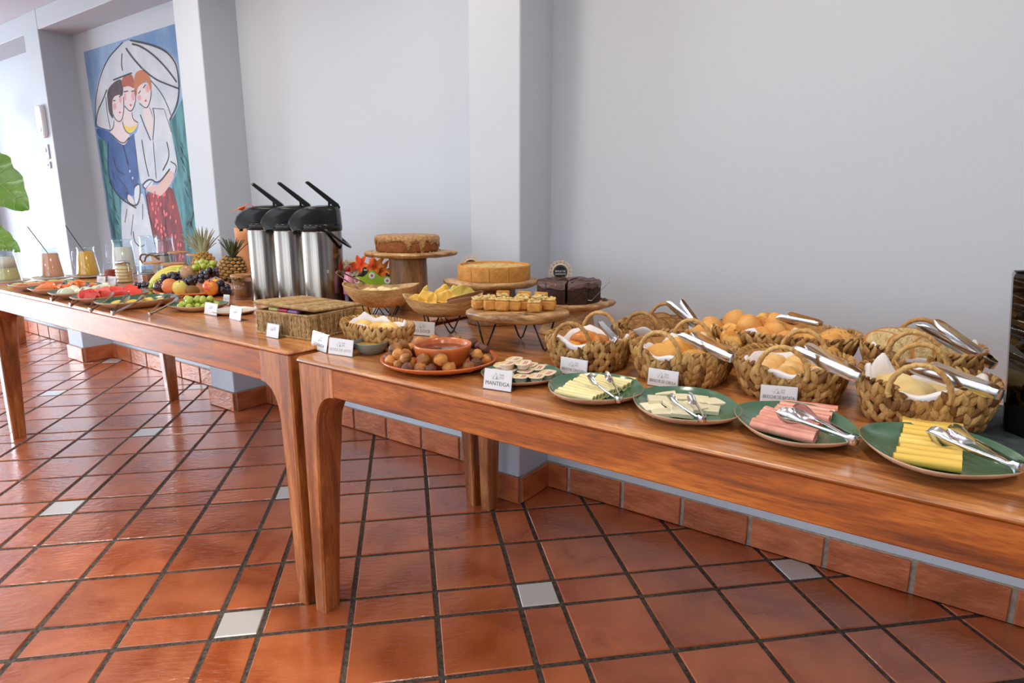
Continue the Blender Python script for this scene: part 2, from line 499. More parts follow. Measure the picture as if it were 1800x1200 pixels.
def table(x0, x1, y0, y1, H, label):
    t = thing('buffet_table', label, 'table', ((x0 + x1) / 2, (y0 + y1) / 2, 0), 0, 'wooden buffet tables along the wall')
    hx, hy = (x1 - x0) / 2, (y1 - y0) / 2
    TH = 0.016
    # top: rounded slab with an undercut edge, the real boards as parts
    n = 5; gap = 0.0006
    ws = [0.19, 0.15, 0.17, 0.18]; ws.append(2 * hy - sum(ws))
    y = -hy
    g = G()
    def ring(inset, z, r=0.018):
        R = []
        for cx_, cy_, a0 in ((hx - r, hy - r, 0), (-hx + r, hy - r, pi / 2), (-hx + r, -hy + r, pi), (hx - r, -hy + r, 1.5 * pi)):
            for k in range(5):
                a = a0 + k * pi / 8
                R.append(Vector((cx_ + (r - inset) * cos(a), cy_ + (r - inset) * sin(a), z)))
        return R
    g.loft([ring(0.010, H - TH), ring(0.003, H - TH + 0.003), ring(0.0, H - TH * 0.55), ring(0.0015, H - 0.004), ring(0.006, H)], True, True, True)
    smooth_angle(g.obj('tabletop', M['teak_top'], t), 40)
    ins = 0.007
    ah = H - TH - 0.702
    for nm, c, d in (('apron', (0, -hy + ins + 0.013, H - TH - ah / 2), (2 * hx - 2 * ins - 0.16, 0.024, ah)), ('apron', (0, hy - ins - 0.013, H - TH - ah / 2), (2 * hx - 2 * ins - 0.16, 0.024, ah))):
        g = G(); g.bbox((0, 0, 0), d, 0.003); g.obj(nm, M['teak'], t, loc=c)
    for sx in (-1, 1):
        g = G(); g.bbox((0, 0, 0), (0.024, 2 * hy - 2 * ins - 0.2, ah), 0.003); g.obj('apron', M['teak_y'], t, loc=(sx * (hx - ins - 0.02), 0, H - TH - ah / 2))
    g = G(); g.bbox((0, 0, 0), (2 * hx - 0.12, 2 * hy - 0.12, 0.012), 0.002); g.obj('top_underlay', M['teak'], t, loc=(0, 0, H - TH - 0.0065))
    for sx in (-1, 1):
        for sy in (-1, 1):
            g = leg_geo(0, 0, H - TH, -sx, -sy)
            o = g.obj('leg', M['teak_v'], t, loc=(sx * (hx - ins), sy * (hy - ins), 0)); smooth_angle(o, 40)
    return t
H1, H2 = 0.812, 0.798
table(-4.075, -1.545, 1.066, 1.965, H1, 'long wooden buffet table on the left carrying the fruit, the jugs and the airpots')
table(-1.528, 1.02, 1.072, 1.965, H2, 'long wooden buffet table on the right carrying the bread baskets and the cheese plates')

# ---------------------------------------------------------------- materials of the things
M['steel'] = mat('polished_steel', srgb(208, 208, 210), 0.16, 1.0, bump=0.03, bscale=30)
M['brushed'] = mat('brushed_steel_reflections', srgb(112, 104, 98), 0.2, 1.0, col2=srgb(168, 160, 152), nscale=9, stretch=(6, 6, 0.02), bump=0.10, bscale=12, aniso=0.4)  # brushed grain, its light and dark streaks also imitate room reflections
M['black'] = mat('glossy_black_plastic', srgb(14, 15, 17), 0.3, coat=0.25, coat_rough=0.08, spec=0.3)
M['wire'] = mat('black_wire', srgb(22, 22, 22), 0.45)
M['green_glaze'] = mat('green_stoneware_glaze', srgb(58, 98, 76), 0.22, col2=srgb(78, 116, 92), nscale=14, coat=0.5, coat_rough=0.12, bump=0.04)
M['tan_clay'] = mat('tan_stoneware', srgb(176, 142, 116), 0.55, col2=srgb(198, 166, 138), nscale=20, bump=0.08, bscale=90)
M['cream_glaze'] = mat('cream_glaze', srgb(216, 208, 196), 0.3, coat=0.4)
M['terra'] = mat('terracotta_glazed', srgb(186, 92, 42), 0.3, col2=srgb(204, 112, 58), nscale=10, coat=0.5, coat_rough=0.15, bump=0.04)
M['orange_terra'] = mat('orange_pottery', srgb(224, 132, 66), 0.35, col2=srgb(232, 150, 84), nscale=8, coat=0.3)
M['pot'] = mat('planter_clay', srgb(196, 130, 84), 0.7, col2=srgb(214, 154, 108), nscale=6, stretch=(1, 1, 5), bump=0.15, bscale=50)
M['straw1'] = mat('water_hyacinth_light', srgb(208, 170, 108), 0.6, col2=srgb(172, 128, 70), nscale=50, stretch=(1, 1, 0.35), bump=0.7, bscale=160, lo=0.3, hi=0.75)
M['straw2'] = mat('water_hyacinth_mid', srgb(188, 144, 82), 0.6, col2=srgb(144, 100, 50), nscale=50, stretch=(1, 1, 0.35), bump=0.7, bscale=160, lo=0.3, hi=0.75)
M['straw3'] = mat('water_hyacinth_brown', srgb(142, 96, 48), 0.6, col2=srgb(94, 58, 26), nscale=40, stretch=(1, 1, 0.35), bump=0.7, bscale=160, lo=0.3, hi=0.75)
M['sea1'] = mat('seagrass', srgb(200, 170, 122), 0.7, col2=srgb(160, 130, 84), nscale=60, bump=0.5, bscale=200)
M['sea2'] = mat('seagrass_dark', srgb(170, 138, 92), 0.7, col2=srgb(128, 98, 60), nscale=60, bump=0.5, bscale=200)
M['cloth'] = mat('white_napkin', srgb(226, 224, 226), 0.85, bump=0.12, bscale=400, sheen=0.3)
M['paper'] = mat('white_card', srgb(222, 226, 232), 0.5)
M['ink'] = mat('grey_ink', srgb(92, 92, 96), 0.7)
M['ink_pale'] = mat('pale_ink', srgb(158, 162, 168), 0.7)
def thin_glass(name, tint, ior=1.45, rough=0.02, gl=(1, 1, 1, 1)):
    m = bpy.data.materials.new(name); m.use_nodes = True; nt = m.node_tree; nt.nodes.clear(); N = nt.nodes; L = nt.links
    o = N.new('ShaderNodeOutputMaterial'); mx = N.new('ShaderNodeMixShader'); lw = N.new('ShaderNodeLayerWeight'); fr = N.new('ShaderNodeMapRange'); pw = N.new('ShaderNodeMath'); pw.operation = 'POWER'; pw.inputs[1].default_value = 3.5; lw.inputs['Blend'].default_value = 0.5; tr = N.new('ShaderNodeBsdfTransparent'); gl_ = N.new('ShaderNodeBsdfGlossy')
    L.new(lw.outputs['Facing'], pw.inputs[0]); L.new(pw.outputs[0], fr.inputs['Value']); fr.inputs['To Min'].default_value = ((ior - 1) / (ior + 1)) ** 2; fr.inputs['To Max'].default_value = min(.9, ior * .4); tr.inputs['Color'].default_value = tint; gl_.inputs['Roughness'].default_value = rough; gl_.inputs['Color'].default_value = gl
    L.new(fr.outputs[0], mx.inputs[0]); L.new(tr.outputs[0], mx.inputs[1]); L.new(gl_.outputs[0], mx.inputs[2]); L.new(mx.outputs[0], o.inputs[0]); return m
M['acrylic'] = thin_glass('clear_acrylic', (0.93, 0.96, 1, 1), 1.35)
M['glass'] = thin_glass('clear_glass', (0.93, 0.96, 0.98, 1), 1.40)
M['olive'] = wood('olive_wood', srgb(132, 92, 50), srgb(182, 140, 88), srgb(208, 170, 118), rough=0.45, coat=0.25, scale=4, st=(1.5, 1.5, 6), bump=0.15, dist=2.4, rnd=0.06)
M['bark'] = wood('turned_trunk_wood', srgb(112, 74, 42), srgb(156, 112, 68), srgb(188, 146, 98), rough=0.5, coat=0.15, scale=4, st=(3, 3, 0.6), bump=0.3, dist=1.5, rnd=0.08)
M['pale_wood'] = wood('pale_turned_wood', srgb(166, 124, 72), srgb(206, 168, 112), srgb(220, 186, 132), rough=0.45, coat=0.2, scale=3, st=(2, 2, 7), bump=0.12, dist=2.2, rnd=0.05)
M['lid_wood'] = wood('lid_wood', srgb(176, 122, 72), srgb(204, 152, 98), srgb(216, 170, 118), rough=0.5, coat=0.1, scale=3, st=(1, 8, 8))
def food(name, c1, c2, nscale=20, rough=0.5, bump=0.2, bscale=60, sss=0.15, rnd=0.08, coat=0.0, **k):
    M[name] = mat(name, c1, rough, col2=c2, nscale=nscale, bump=bump, bscale=bscale, sss=sss, rnd=rnd, coat=coat, **k)
food('pale_cheese', srgb(228, 218, 158), srgb(236, 228, 176), 12, 0.4, 0.06)
food('white_cheese', srgb(226, 220, 186), srgb(236, 232, 206), 12, 0.5, 0.1)
food('yellow_cheese', srgb(234, 198, 92), srgb(240, 210, 112), 12, 0.4, 0.05)
food('ham_pink', srgb(214, 142, 126), srgb(230, 168, 150), 40, 0.35, 0.08, coat=0.2)
food('dough_ball', srgb(198, 136, 66), srgb(96, 56, 36), 9, 0.5, 0.5, 60, lo=0.44, hi=0.58)
food('dough_choc', srgb(92, 54, 36), srgb(150, 92, 54), 9, 0.45, 0.5, 60, lo=0.5, hi=0.7, coat=0.1)
food('choc_sauce', srgb(60, 30, 20), srgb(72, 38, 26), 6, 0.12, 0.0, coat=0.8, sss=0, rnd=0)
food('brioche', srgb(186, 104, 36), srgb(222, 158, 78), 14, 0.3, 0.25, 30, coat=0.35)
food('bun_orange', srgb(212, 146, 62), srgb(228, 176, 98), 10, 0.6, 0.35, 40)
food('bun_gold', srgb(216, 158, 72), srgb(236, 212, 158), 14, 0.55, 0.3, 40, lo=0.4, hi=0.7)
food('bun_pale', srgb(220, 188, 118), srgb(234, 212, 156), 12, 0.65, 0.35, 40)
food('bun_yellow', srgb(222, 176, 84), srgb(236, 206, 132), 9, 0.4, 0.08, 25, coat=0.1)
food('roll_crust', srgb(204, 136, 60), srgb(228, 178, 104), 12, 0.55, 0.2, 40)
food('roll_flour', srgb(226, 200, 146), srgb(236, 220, 180), 12, 0.7, 0.15, 60)
food('roll_cheese', srgb(196, 128, 48), srgb(230, 184, 96), 34, 0.5, 0.4, 60, lo=0.42, hi=0.56)
food('bun_seed', srgb(216, 164, 84), srgb(150, 96, 42), 110, 0.5, 0.3, 120, lo=0.58, hi=0.66)
food('crumb_brown', srgb(176, 134, 84), srgb(140, 98, 54), 70, 0.85, 0.9, 160)
food('crust_brown', srgb(104, 62, 28), srgb(124, 78, 38), 20, 0.7, 0.3)
food('crumb_white', srgb(222, 202, 156), srgb(196, 168, 116), 80, 0.85, 0.7, 170)
food('crust_tan', srgb(166, 108, 50), srgb(186, 126, 62), 20, 0.6, 0.3)
food('cake_brown', srgb(134, 78, 38), srgb(158, 98, 52), 60, 0.85, 0.6, 120, rnd=0)
food('peanut_glaze', srgb(196, 152, 92), srgb(150, 104, 56), 90, 0.4, 0.9, 110, rnd=0, coat=0.2)
food('crumbs', srgb(204, 166, 108), srgb(168, 122, 66), 50, 0.8, 0.5, rnd=0.2)
food('tart_crust', srgb(206, 150, 74), srgb(186, 126, 56), 40, 0.7, 0.4, 90, rnd=0.04)
food('tart_fill', srgb(220, 192, 124), srgb(150, 124, 74), 60, 0.6, 0.8, 90, rnd=0.04, lo=0.5, hi=0.68)
food('choc_cake', srgb(44, 24, 18), srgb(60, 34, 24), 60, 0.8, 0.6, 120, rnd=0)
food('choc_icing', srgb(92, 58, 48), srgb(64, 38, 30), 20, 0.4, 0.9, 45, rnd=0, coat=0.25, ndist=2.0)
food('crepe', srgb(228, 196, 92), srgb(222, 174, 78), 12, 0.5, 0.3, 40, sss=0.3)
food('crepe_pale', srgb(224, 208, 120), srgb(214, 196, 104), 12, 0.5, 0.3, 40, sss=0.3)
food('cheese_ball', srgb(228, 206, 146), srgb(236, 220, 170), 12, 0.6, 0.12, 30)
food('grape_green', srgb(160, 178, 58), srgb(184, 196, 84), 10, 0.2, 0.02, coat=0.4, sss=0.3)
food('grape_black', srgb(26, 22, 34), srgb(48, 40, 56), 10, 0.22, 0.03, coat=0.5, sss=0)
food('melon_green', srgb(196, 204, 130), srgb(210, 214, 156), 10, 0.35, 0.1, sss=0.3)
food('melon_pink', srgb(226, 120, 88), srgb(236, 150, 118), 14, 0.35, 0.1, sss=0.2)
food('papaya', srgb(240, 112, 44), srgb(246, 140, 66), 10, 0.3, 0.1, sss=0.25, coat=0.2)
food('melon_white', srgb(224, 224, 192), srgb(232, 232, 212), 10, 0.3, 0.1, sss=0.3, coat=0.2)
food('watermelon', srgb(224, 56, 44), srgb(238, 92, 74), 12, 0.3, 0.2, sss=0.25, coat=0.2)
food('rind', srgb(216, 214, 180), srgb(232, 226, 200), 12, 0.4, 0.05)
food('pineapple_flesh', srgb(236, 200, 66), srgb(242, 216, 104), 12, 0.35, 0.3, sss=0.25)
food('pineapple_skin', srgb(214, 168, 96), srgb(160, 122, 60), 18, 0.6, 0.5, 50)
food('pineapple_dark', srgb(88, 68, 40), srgb(60, 48, 30), 18, 0.7, 0.4, 50)
food('pineapple_leaf', srgb(168, 166, 128), srgb(128, 134, 98), 12, 0.5, 0.1, 60, rnd=0.15, sss=0)
food('pineapple_leaf_dark', srgb(96, 100, 70), srgb(70, 78, 50), 12, 0.5, 0.1, 60, rnd=0.15, sss=0)
food('banana', srgb(220, 200, 96), srgb(198, 196, 92), 8, 0.4, 0.05)
food('mango_grey', srgb(150, 142, 108), srgb(172, 132, 96), 5, 0.35, 0.04, coat=0.2)
food('mango_red', srgb(206, 84, 34), srgb(232, 156, 66), 22, 0.3, 0.06, coat=0.3, lo=0.4, hi=0.62)
food('peach', srgb(190, 98, 62), srgb(222, 154, 98), 7, 0.6, 0.1, 90)
food('plum', srgb(60, 30, 44), srgb(84, 44, 58), 8, 0.3, 0.03, coat=0.3)
food('pear', srgb(204, 196, 98), srgb(222, 214, 128), 9, 0.35, 0.03, coat=0.2)
food('kiwi_skin', srgb(140, 108, 58), srgb(116, 86, 44), 30, 0.85, 0.3, 160)
food('apricot', srgb(232, 176, 48), srgb(240, 196, 80), 9, 0.4, 0.04)
def liquid(name, c, rough=0.15):
    M[name] = mat(name, c, rough, coat=0.3, sss=0.2)
liquid('juice_green', srgb(196, 184, 118)); liquid('juice_foam', srgb(222, 212, 190), 0.6); liquid('juice_pink', srgb(226, 160, 124)); liquid('juice_yellow', srgb(226, 170, 44))
liquid('milk', srgb(222, 218, 202)); liquid('honey', srgb(150, 52, 26)); liquid('cream', srgb(222, 202, 150)); liquid('cocoa', srgb(150, 98, 66)); liquid('granola', srgb(196, 146, 82), 0.8); liquid('seeds', srgb(120, 66, 40), 0.8)
liquid('doce', srgb(186, 148, 62)); liquid('brown_jam', srgb(130, 74, 40))
M['gray_glaze'] = mat('grey_green_glaze', srgb(88, 98, 92), 0.35, col2=srgb(120, 128, 118), nscale=18, coat=0.4)
M['rope'] = mat('jute_rope', srgb(150, 118, 80), 0.8, col2=srgb(116, 86, 54), nscale=60, bump=0.6, bscale=150)
M['cream_pot'] = mat('cream_ceramic', srgb(206, 194, 180), 0.45)
M['leaf'] = mat('fig_leaf', srgb(92, 146, 58), 0.35, col2=srgb(126, 166, 72), nscale=5, coat=0.25, bump=0.1)
M['vein'] = mat('leaf_vein', srgb(176, 204, 120), 0.4)
M['lily'] = mat('orange_lily', srgb(226, 74, 18), 0.5, col2=srgb(240, 140, 30), nscale=12, lo=0.45, hi=0.6)
M['cream_flower'] = mat('cream_petals', srgb(226, 212, 178), 0.6, col2=srgb(236, 226, 204), nscale=12)
M['dark_leaf'] = mat('dark_green_leaf', srgb(34, 62, 40), 0.5)
M['lime'] = mat('lime_plastic', srgb(140, 178, 34), 0.4)
M['red'] = mat('red_box', srgb(158, 28, 30), 0.45)
M['purple'] = mat('purple_wrap', srgb(120, 88, 140), 0.4); M['pinkwrap'] = mat('crimson_wrap', srgb(176, 36, 74), 0.4); M['yelwrap'] = mat('pale_yellow_wrap', srgb(206, 196, 120), 0.4)
M['pinkfluid'] = mat('pink_soap', srgb(226, 150, 186), 0.1); M['blueplastic'] = thin_glass('bluish_clear_plastic', (0.45, 0.50, 0.68, 1), 1.4)
M['slate'] = mat('dark_slate_mat', srgb(44, 58, 58), 0.75, col2=srgb(58, 74, 74), nscale=60, bump=0.2, bscale=200)
M['smoke'] = thin_glass('smoked_glass', (0.14, 0.125, 0.115, 1), 1.7)
M['darkliquid'] = mat('dark_coffee', srgb(40, 24, 14), 0.2)
M['foil_red'] = mat('red_print', srgb(190, 90, 70), 0.5); M['foil_yellow'] = mat('yellow_print', srgb(222, 182, 106), 0.5); M['foil'] = mat('cream_foil_lid', srgb(226, 214, 190), 0.35)
M['tub'] = mat('portion_cup_plastic', srgb(222, 210, 196), 0.35, sss=0.2)
M['chalk'] = mat('black_sign', srgb(28, 28, 28), 0.4); M['chalkring'] = mat('grey_ring', srgb(110, 108, 100), 0.4); M['lace'] = mat('cut_card_lace', srgb(214, 192, 156), 0.6)
M['plastic_white'] = mat('white_plastic', srgb(226, 230, 236), 0.4)

# ---------------------------------------------------------------- builders
def rnd(a, b): return random.uniform(a, b)

def text_mesh(txt, size, m, parent, loc, rot=(0, 0, 0), maxw=None, name='lettering'):
    cu = bpy.data.curves.new('lettering', 'FONT'); cu.body = txt; cu.size = size; cu.align_x = 'CENTER'; cu.align_y = 'CENTER'; cu.resolution_u = 2
    t = bpy.data.objects.new('lettering_source', cu); COL.objects.link(t)
    bpy.context.view_layer.update()
    me = bpy.data.meshes.new_from_object(t.evaluated_get(bpy.context.evaluated_depsgraph_get()))
    bpy.data.objects.remove(t); bpy.data.curves.remove(cu)
    w = max((v.co.x for v in me.vertices), default=1) - min((v.co.x for v in me.vertices), default=0)
    k = min(1.0, maxw / w) if maxw and w > 0 else 1.0
    for v in me.vertices: v.co.x *= k
    me.materials.clear(); me.materials.append(m)
    o = bpy.data.objects.new(name, me); COL.objects.link(o); o.parent = parent; o.location = loc; o.rotation_euler = rot
    return o

def card(pl, pr, h, label, lines=(), size=0.0105, group=None, tilt=0.28, emblem=True, pale=False, ty=.30):
    """acrylic card holder; pl/pr = left and right foot on the table"""
    pl, pr = Vector(pl), Vector(pr); w = (pr - pl).length; c = (pl + pr) / 2
    rz = math.atan2(pr.y - pl.y, pr.x - pl.x)
    t = thing('card_holder', label, 'sign', c, rz, group)
    R = Matrix.Rotation(-tilt, 4, 'X')
    g = G(); g.bbox((0, 0, h / 2), (w, 0.0012, h), 0.0004, mat=R)
    g.obj('card', M['paper'], t, loc=(0, 0.0022, 0.0016))
    g = G(); g.box((0, 0, h / 2), (w + 0.003, 0.0012, h + 0.003), mat=R); g.obj('acrylic_sheet', M['acrylic'], t, loc=(0, 0.0048, 0.0014))
    g = G(); g.bbox((0, 0.016, 0.001), (w + 0.003, 0.036, 0.002), 0.0006)
    g.box((w / 2 - 0.001, 0, h / 2), (0.0015, 0.0030, h), mat=R)
    g.obj('acrylic_foot', M['acrylic'], t)
    def at(u, v): return Vector((0, 0.0022, 0.0016)) + R @ Vector((u, -0.0012, v))
    rot = (pi / 2 - tilt, 0, 0)
    ik = M['ink_pale'] if pale else M['ink']
    if emblem:
        g = G(); s = h * 0.16 * (.8 if ty > .4 else 1); zc = h * (0.68 if ty < .4 else .76)
        def P(u, v): return at(u, v)
        def tri(a, b, c_): g.add([P(*a), P(*b), P(*c_)], [(0, 1, 2)])
        def line(a, b, wd=s * 0.09):
            a_, b_ = Vector(a), Vector(b); d = (b_ - a_).normalized(); n = Vector((-d.y, d.x)) * wd / 2
            g.add([P(*(a_ + n)), P(*(b_ + n)), P(*(b_ - n)), P(*(a_ - n))], [(0, 1, 2, 3)])
        line((-1.9 * s, zc - s), (-0.7 * s, zc + s * 0.9)); line((-0.7 * s, zc + s * 0.9), (0.2 * s, zc - s)); line((-2.4 * s, zc - 0.1 * s), (-1.3 * s, zc - 0.6 * s))
        tri((-0.75 * s, zc - s), (-0.1 * s, zc - s), (-0.45 * s, zc)); line((-2.1 * s, zc - s), (0.6 * s, zc - s))
        for k in range(2):
            for j in range(4): line((0.55 * s + j * 0.42 * s, zc + 0.75 * s - k * 0.9 * s), (0.8 * s + j * 0.42 * s, zc + 0.1 * s - k * 0.9 * s), s * 0.14)
        g.obj('emblem', M['ink_pale'], t)
    for i, ln in enumerate(lines):
        p = at(0, h * ty - i * size * 1.2)
        text_mesh(ln, size, ik, t, p, rot, maxw=w * 0.86)
    return t

def strip(g, pts, wv, widths, th=0.0011, cup=None, m=0):
    """sheet metal strip along pts, width along wv; cup>0 bulges the cross-section"""
    pts = [Vector(p) for p in pts]; wv = Vector(wv).normalized(); n = len(pts)
    rings = []
    for i, p in enumerate(pts):
        t = (pts[min(i + 1, n - 1)] - pts[max(i - 1, 0)]).normalized()
        nn = t.cross(wv).normalized()
        w = widths[i]; cu = cup[i] if cup else 0
        A = []; B = []
        for k in range(7):
            u = -1 + 2 * k / 6
            off = cu * (1 - u * u)
            q = p + wv * (w / 2 * u) + nn * off
            A.append(q + nn * th / 2); B.append(q - nn * th / 2)
        rings.append(A + B[::-1])
    g.loft(rings, True, True, True, m)

def tongs(name, label, bend, tipA, tipB, kind, wid=0.02, group='serving tongs on the buffet', up=None):
    """kind 'bread': straight channel arms; 'scallop': slim arms with cupped spoon ends"""
    b, A, B = Vector(bend), Vector(tipA), Vector(tipB)
    mid = (A + B) / 2; X = (mid - b).normalized()
    sp = (A - B); N_ = X.cross(sp).normalized()
    if N_.z < 0: N_ = -N_
    t = thing(name, label, 'tongs', b, 0, group)
    L_ = (mid - b).length
    for k, T_ in enumerate((A, B)):
        S = (T_ - mid); s = S.length; Sd = S.normalized()
        g = G(); pts = []; wd = []; cp = []
        n = 30
        r0 = min(0.008, s * 0.5) if kind == 'bread' else 0.0065
        for i in range(n + 1):
            u = i / n
            # u in 0..0.12 : half loop of the bend
            if u < 0.14:
                a = u / 0.14 * (pi / 2); x = r0 * (1 - cos(a)) ; y = r0 * sin(a)
            else:
                v = (u - 0.14) / 0.86; x = r0 + (L_ - r0) * v
                if kind == 'bread': y = r0 + (s - r0) * (v ** 0.9) 
                else: y = r0 + (s * 1.15 - r0) * sin(min(1, v * 1.1) * pi / 2) ** 1.3 - s * 0.15 * max(0, (v - 0.6) / 0.4)
            pts.append(X * x + Sd * y)
            if kind == 'bread':
                w = wid * (1 if u < 0.86 else math.sqrt(max(0.03, 1 - ((u - 0.86) / 0.14) ** 2)))
                w *= 0.85 if u < 0.2 else 1
                wd.append(w); cp.append((wid * 0.09) * (1 if 0.2 < u else u / 0.2) * (1 if k else -1) * (1 if N_.dot(X.cross(Sd)) >= 0 else 1))
            else:
                w = wid * 0.36
                if u < 0.2: w = wid * 0.72
                if u > 0.68:
                    q = (u - 0.68) / 0.32
                    w = wid * (0.36 + 0.84 * sin(min(1, q * 1.7) * pi / 2) ** 1.3) * (1 if q < 0.62 else math.sqrt(max(0.02, 1 - ((q - 0.62) / 0.38) ** 2)))
                wd.append(w); cp.append((0.0012 if u < 0.68 else 0.0012 + 0.0045 * sin(min(1, (u - 0.68) / 0.2) * pi / 2)) * (1 if k else -1))
        strip(g, pts, N_, wd, cup=cp)
        smooth_angle(recalc(g.obj('arm', M['steel'], t)), 50)
    return t

def dish(name, label, cat, c, a, b, n=2.6, wob=0.02, ph=0.5, rz=0.0, h=0.025, inner='green_glaze', outer='tan_clay', foot=0.58, group=None, zb=0.0, tilt=None):
    t = thing(name, label, cat, c, rz, group)
    seg = 48
    prof_o = [(foot, 0.0), (foot + 0.06, 0.0015), (0.90, h * 0.55), (0.985, h * 0.85), (1.0, h)]
    prof_i = [(0.985, h), (0.95, h * 0.86), (0.86, h * 0.52), (foot + 0.02, h * 0.30), (foot * 0.5, h * 0.27), (0.02, h * 0.27)]
    g = G(); g.loft([superell(a, b, n, seg, wob, ph, z, k) for k, z in prof_o] + [superell(a, b, n, seg, wob, ph, h + 0.0006, 0.993)], True, True, False)
    o = g.obj('body', M[outer], t, smooth=True)
    g = G(); g.loft([superell(a, b, n, seg, wob, ph, h + 0.0006, 0.993)] + [superell(a, b, n, seg, wob, ph, z, k) for k, z in prof_i], True, False, True)
    g.obj('glazed_inside', M[inner], t, smooth=True)
    return t

def spiral_roll(L_, r, seed=0, flat=0.85, turns=1.7):
    """rolled slice: spiral sheet along x, resting on z=0"""
    rr = random.Random(seed); n = int(13 * turns); th = r * 0.16
    def sec(x, k, ph):
        R = []
        for sgn in (0, 1):
            for i in range(n + 1):
                j = i if sgn == 0 else n - i
                a = j / 13 * 2 * pi + ph; rad = r * k * (1 - 0.42 * (1 - j / n)) - (th if sgn else 0)
                R.append(Vector((x, cos(a) * rad, (sin(a) * rad) * flat)))
        return R
    g = G(); ph = -pi / 2 - turns * 2 * pi + rr.uniform(-0.2, 0.5)
    xs = [-0.5, -0.47, -0.2, 0.1, 0.35, 0.5]
    g.loft([[v + Vector((0, rr.uniform(-1, 1) * r * 0.04, r * flat)) for v in sec(x * L_, rr.uniform(0.95, 1.05) * (1 + 0.10 * x), ph)] for x in xs], True, True, True)
    return g

def roll_row(A0, B0, A1, B1, n, r, m, label, group, name, cat, plate_z):
    A0, B0, A1, B1 = map(Vector, (A0, B0, A1, B1))
    protos_ = []
    for i in range(n):
        k = i / max(1, n - 1)
        a = A0.lerp(A1, k) ; b = B0.lerp(B1, k)
        a = a + Vector((rnd(-.003, .003), rnd(-.003, .003), 0)); L_ = (b - a).length * 1.0
        c = (a + b) / 2; rz = math.atan2(b.y - a.y, b.x - a.x)
        g = spiral_roll(L_, r, seed=i * 7 + n)
        o = g.obj(name, m, None, loc=(c.x, c.y, plate_z + (0.001 if i % 2 else 0.0)), rot=(0, 0, rz)); smooth_angle(o, 50)
        tagk(o, label, cat, group)

STRAW = ['straw1', 'straw2', 'straw3']
def leaf_lump(g, c, ax, nrm, l, w, t, m):
    """one braid stitch: pointed ellipsoid; ax long axis, nrm outward"""
    ax = ax.normalized(); nrm = nrm.normalized(); sd = ax.cross(nrm).normalized()
    rings = []
    for k, (u, s_) in enumerate(((-1, .12), (-.72, .62), (-.25, 1), (.3, .95), (.75, .55), (1, .1))):
        R = []
        for i in range(6):
            a = i * pi / 3
            R.append(c + ax * (u * l / 2) + sd * (cos(a) * w / 2 * s_) + nrm * (sin(a) * t * s_))
        rings.append(R)
    g.loft(rings, True, True, True, m)

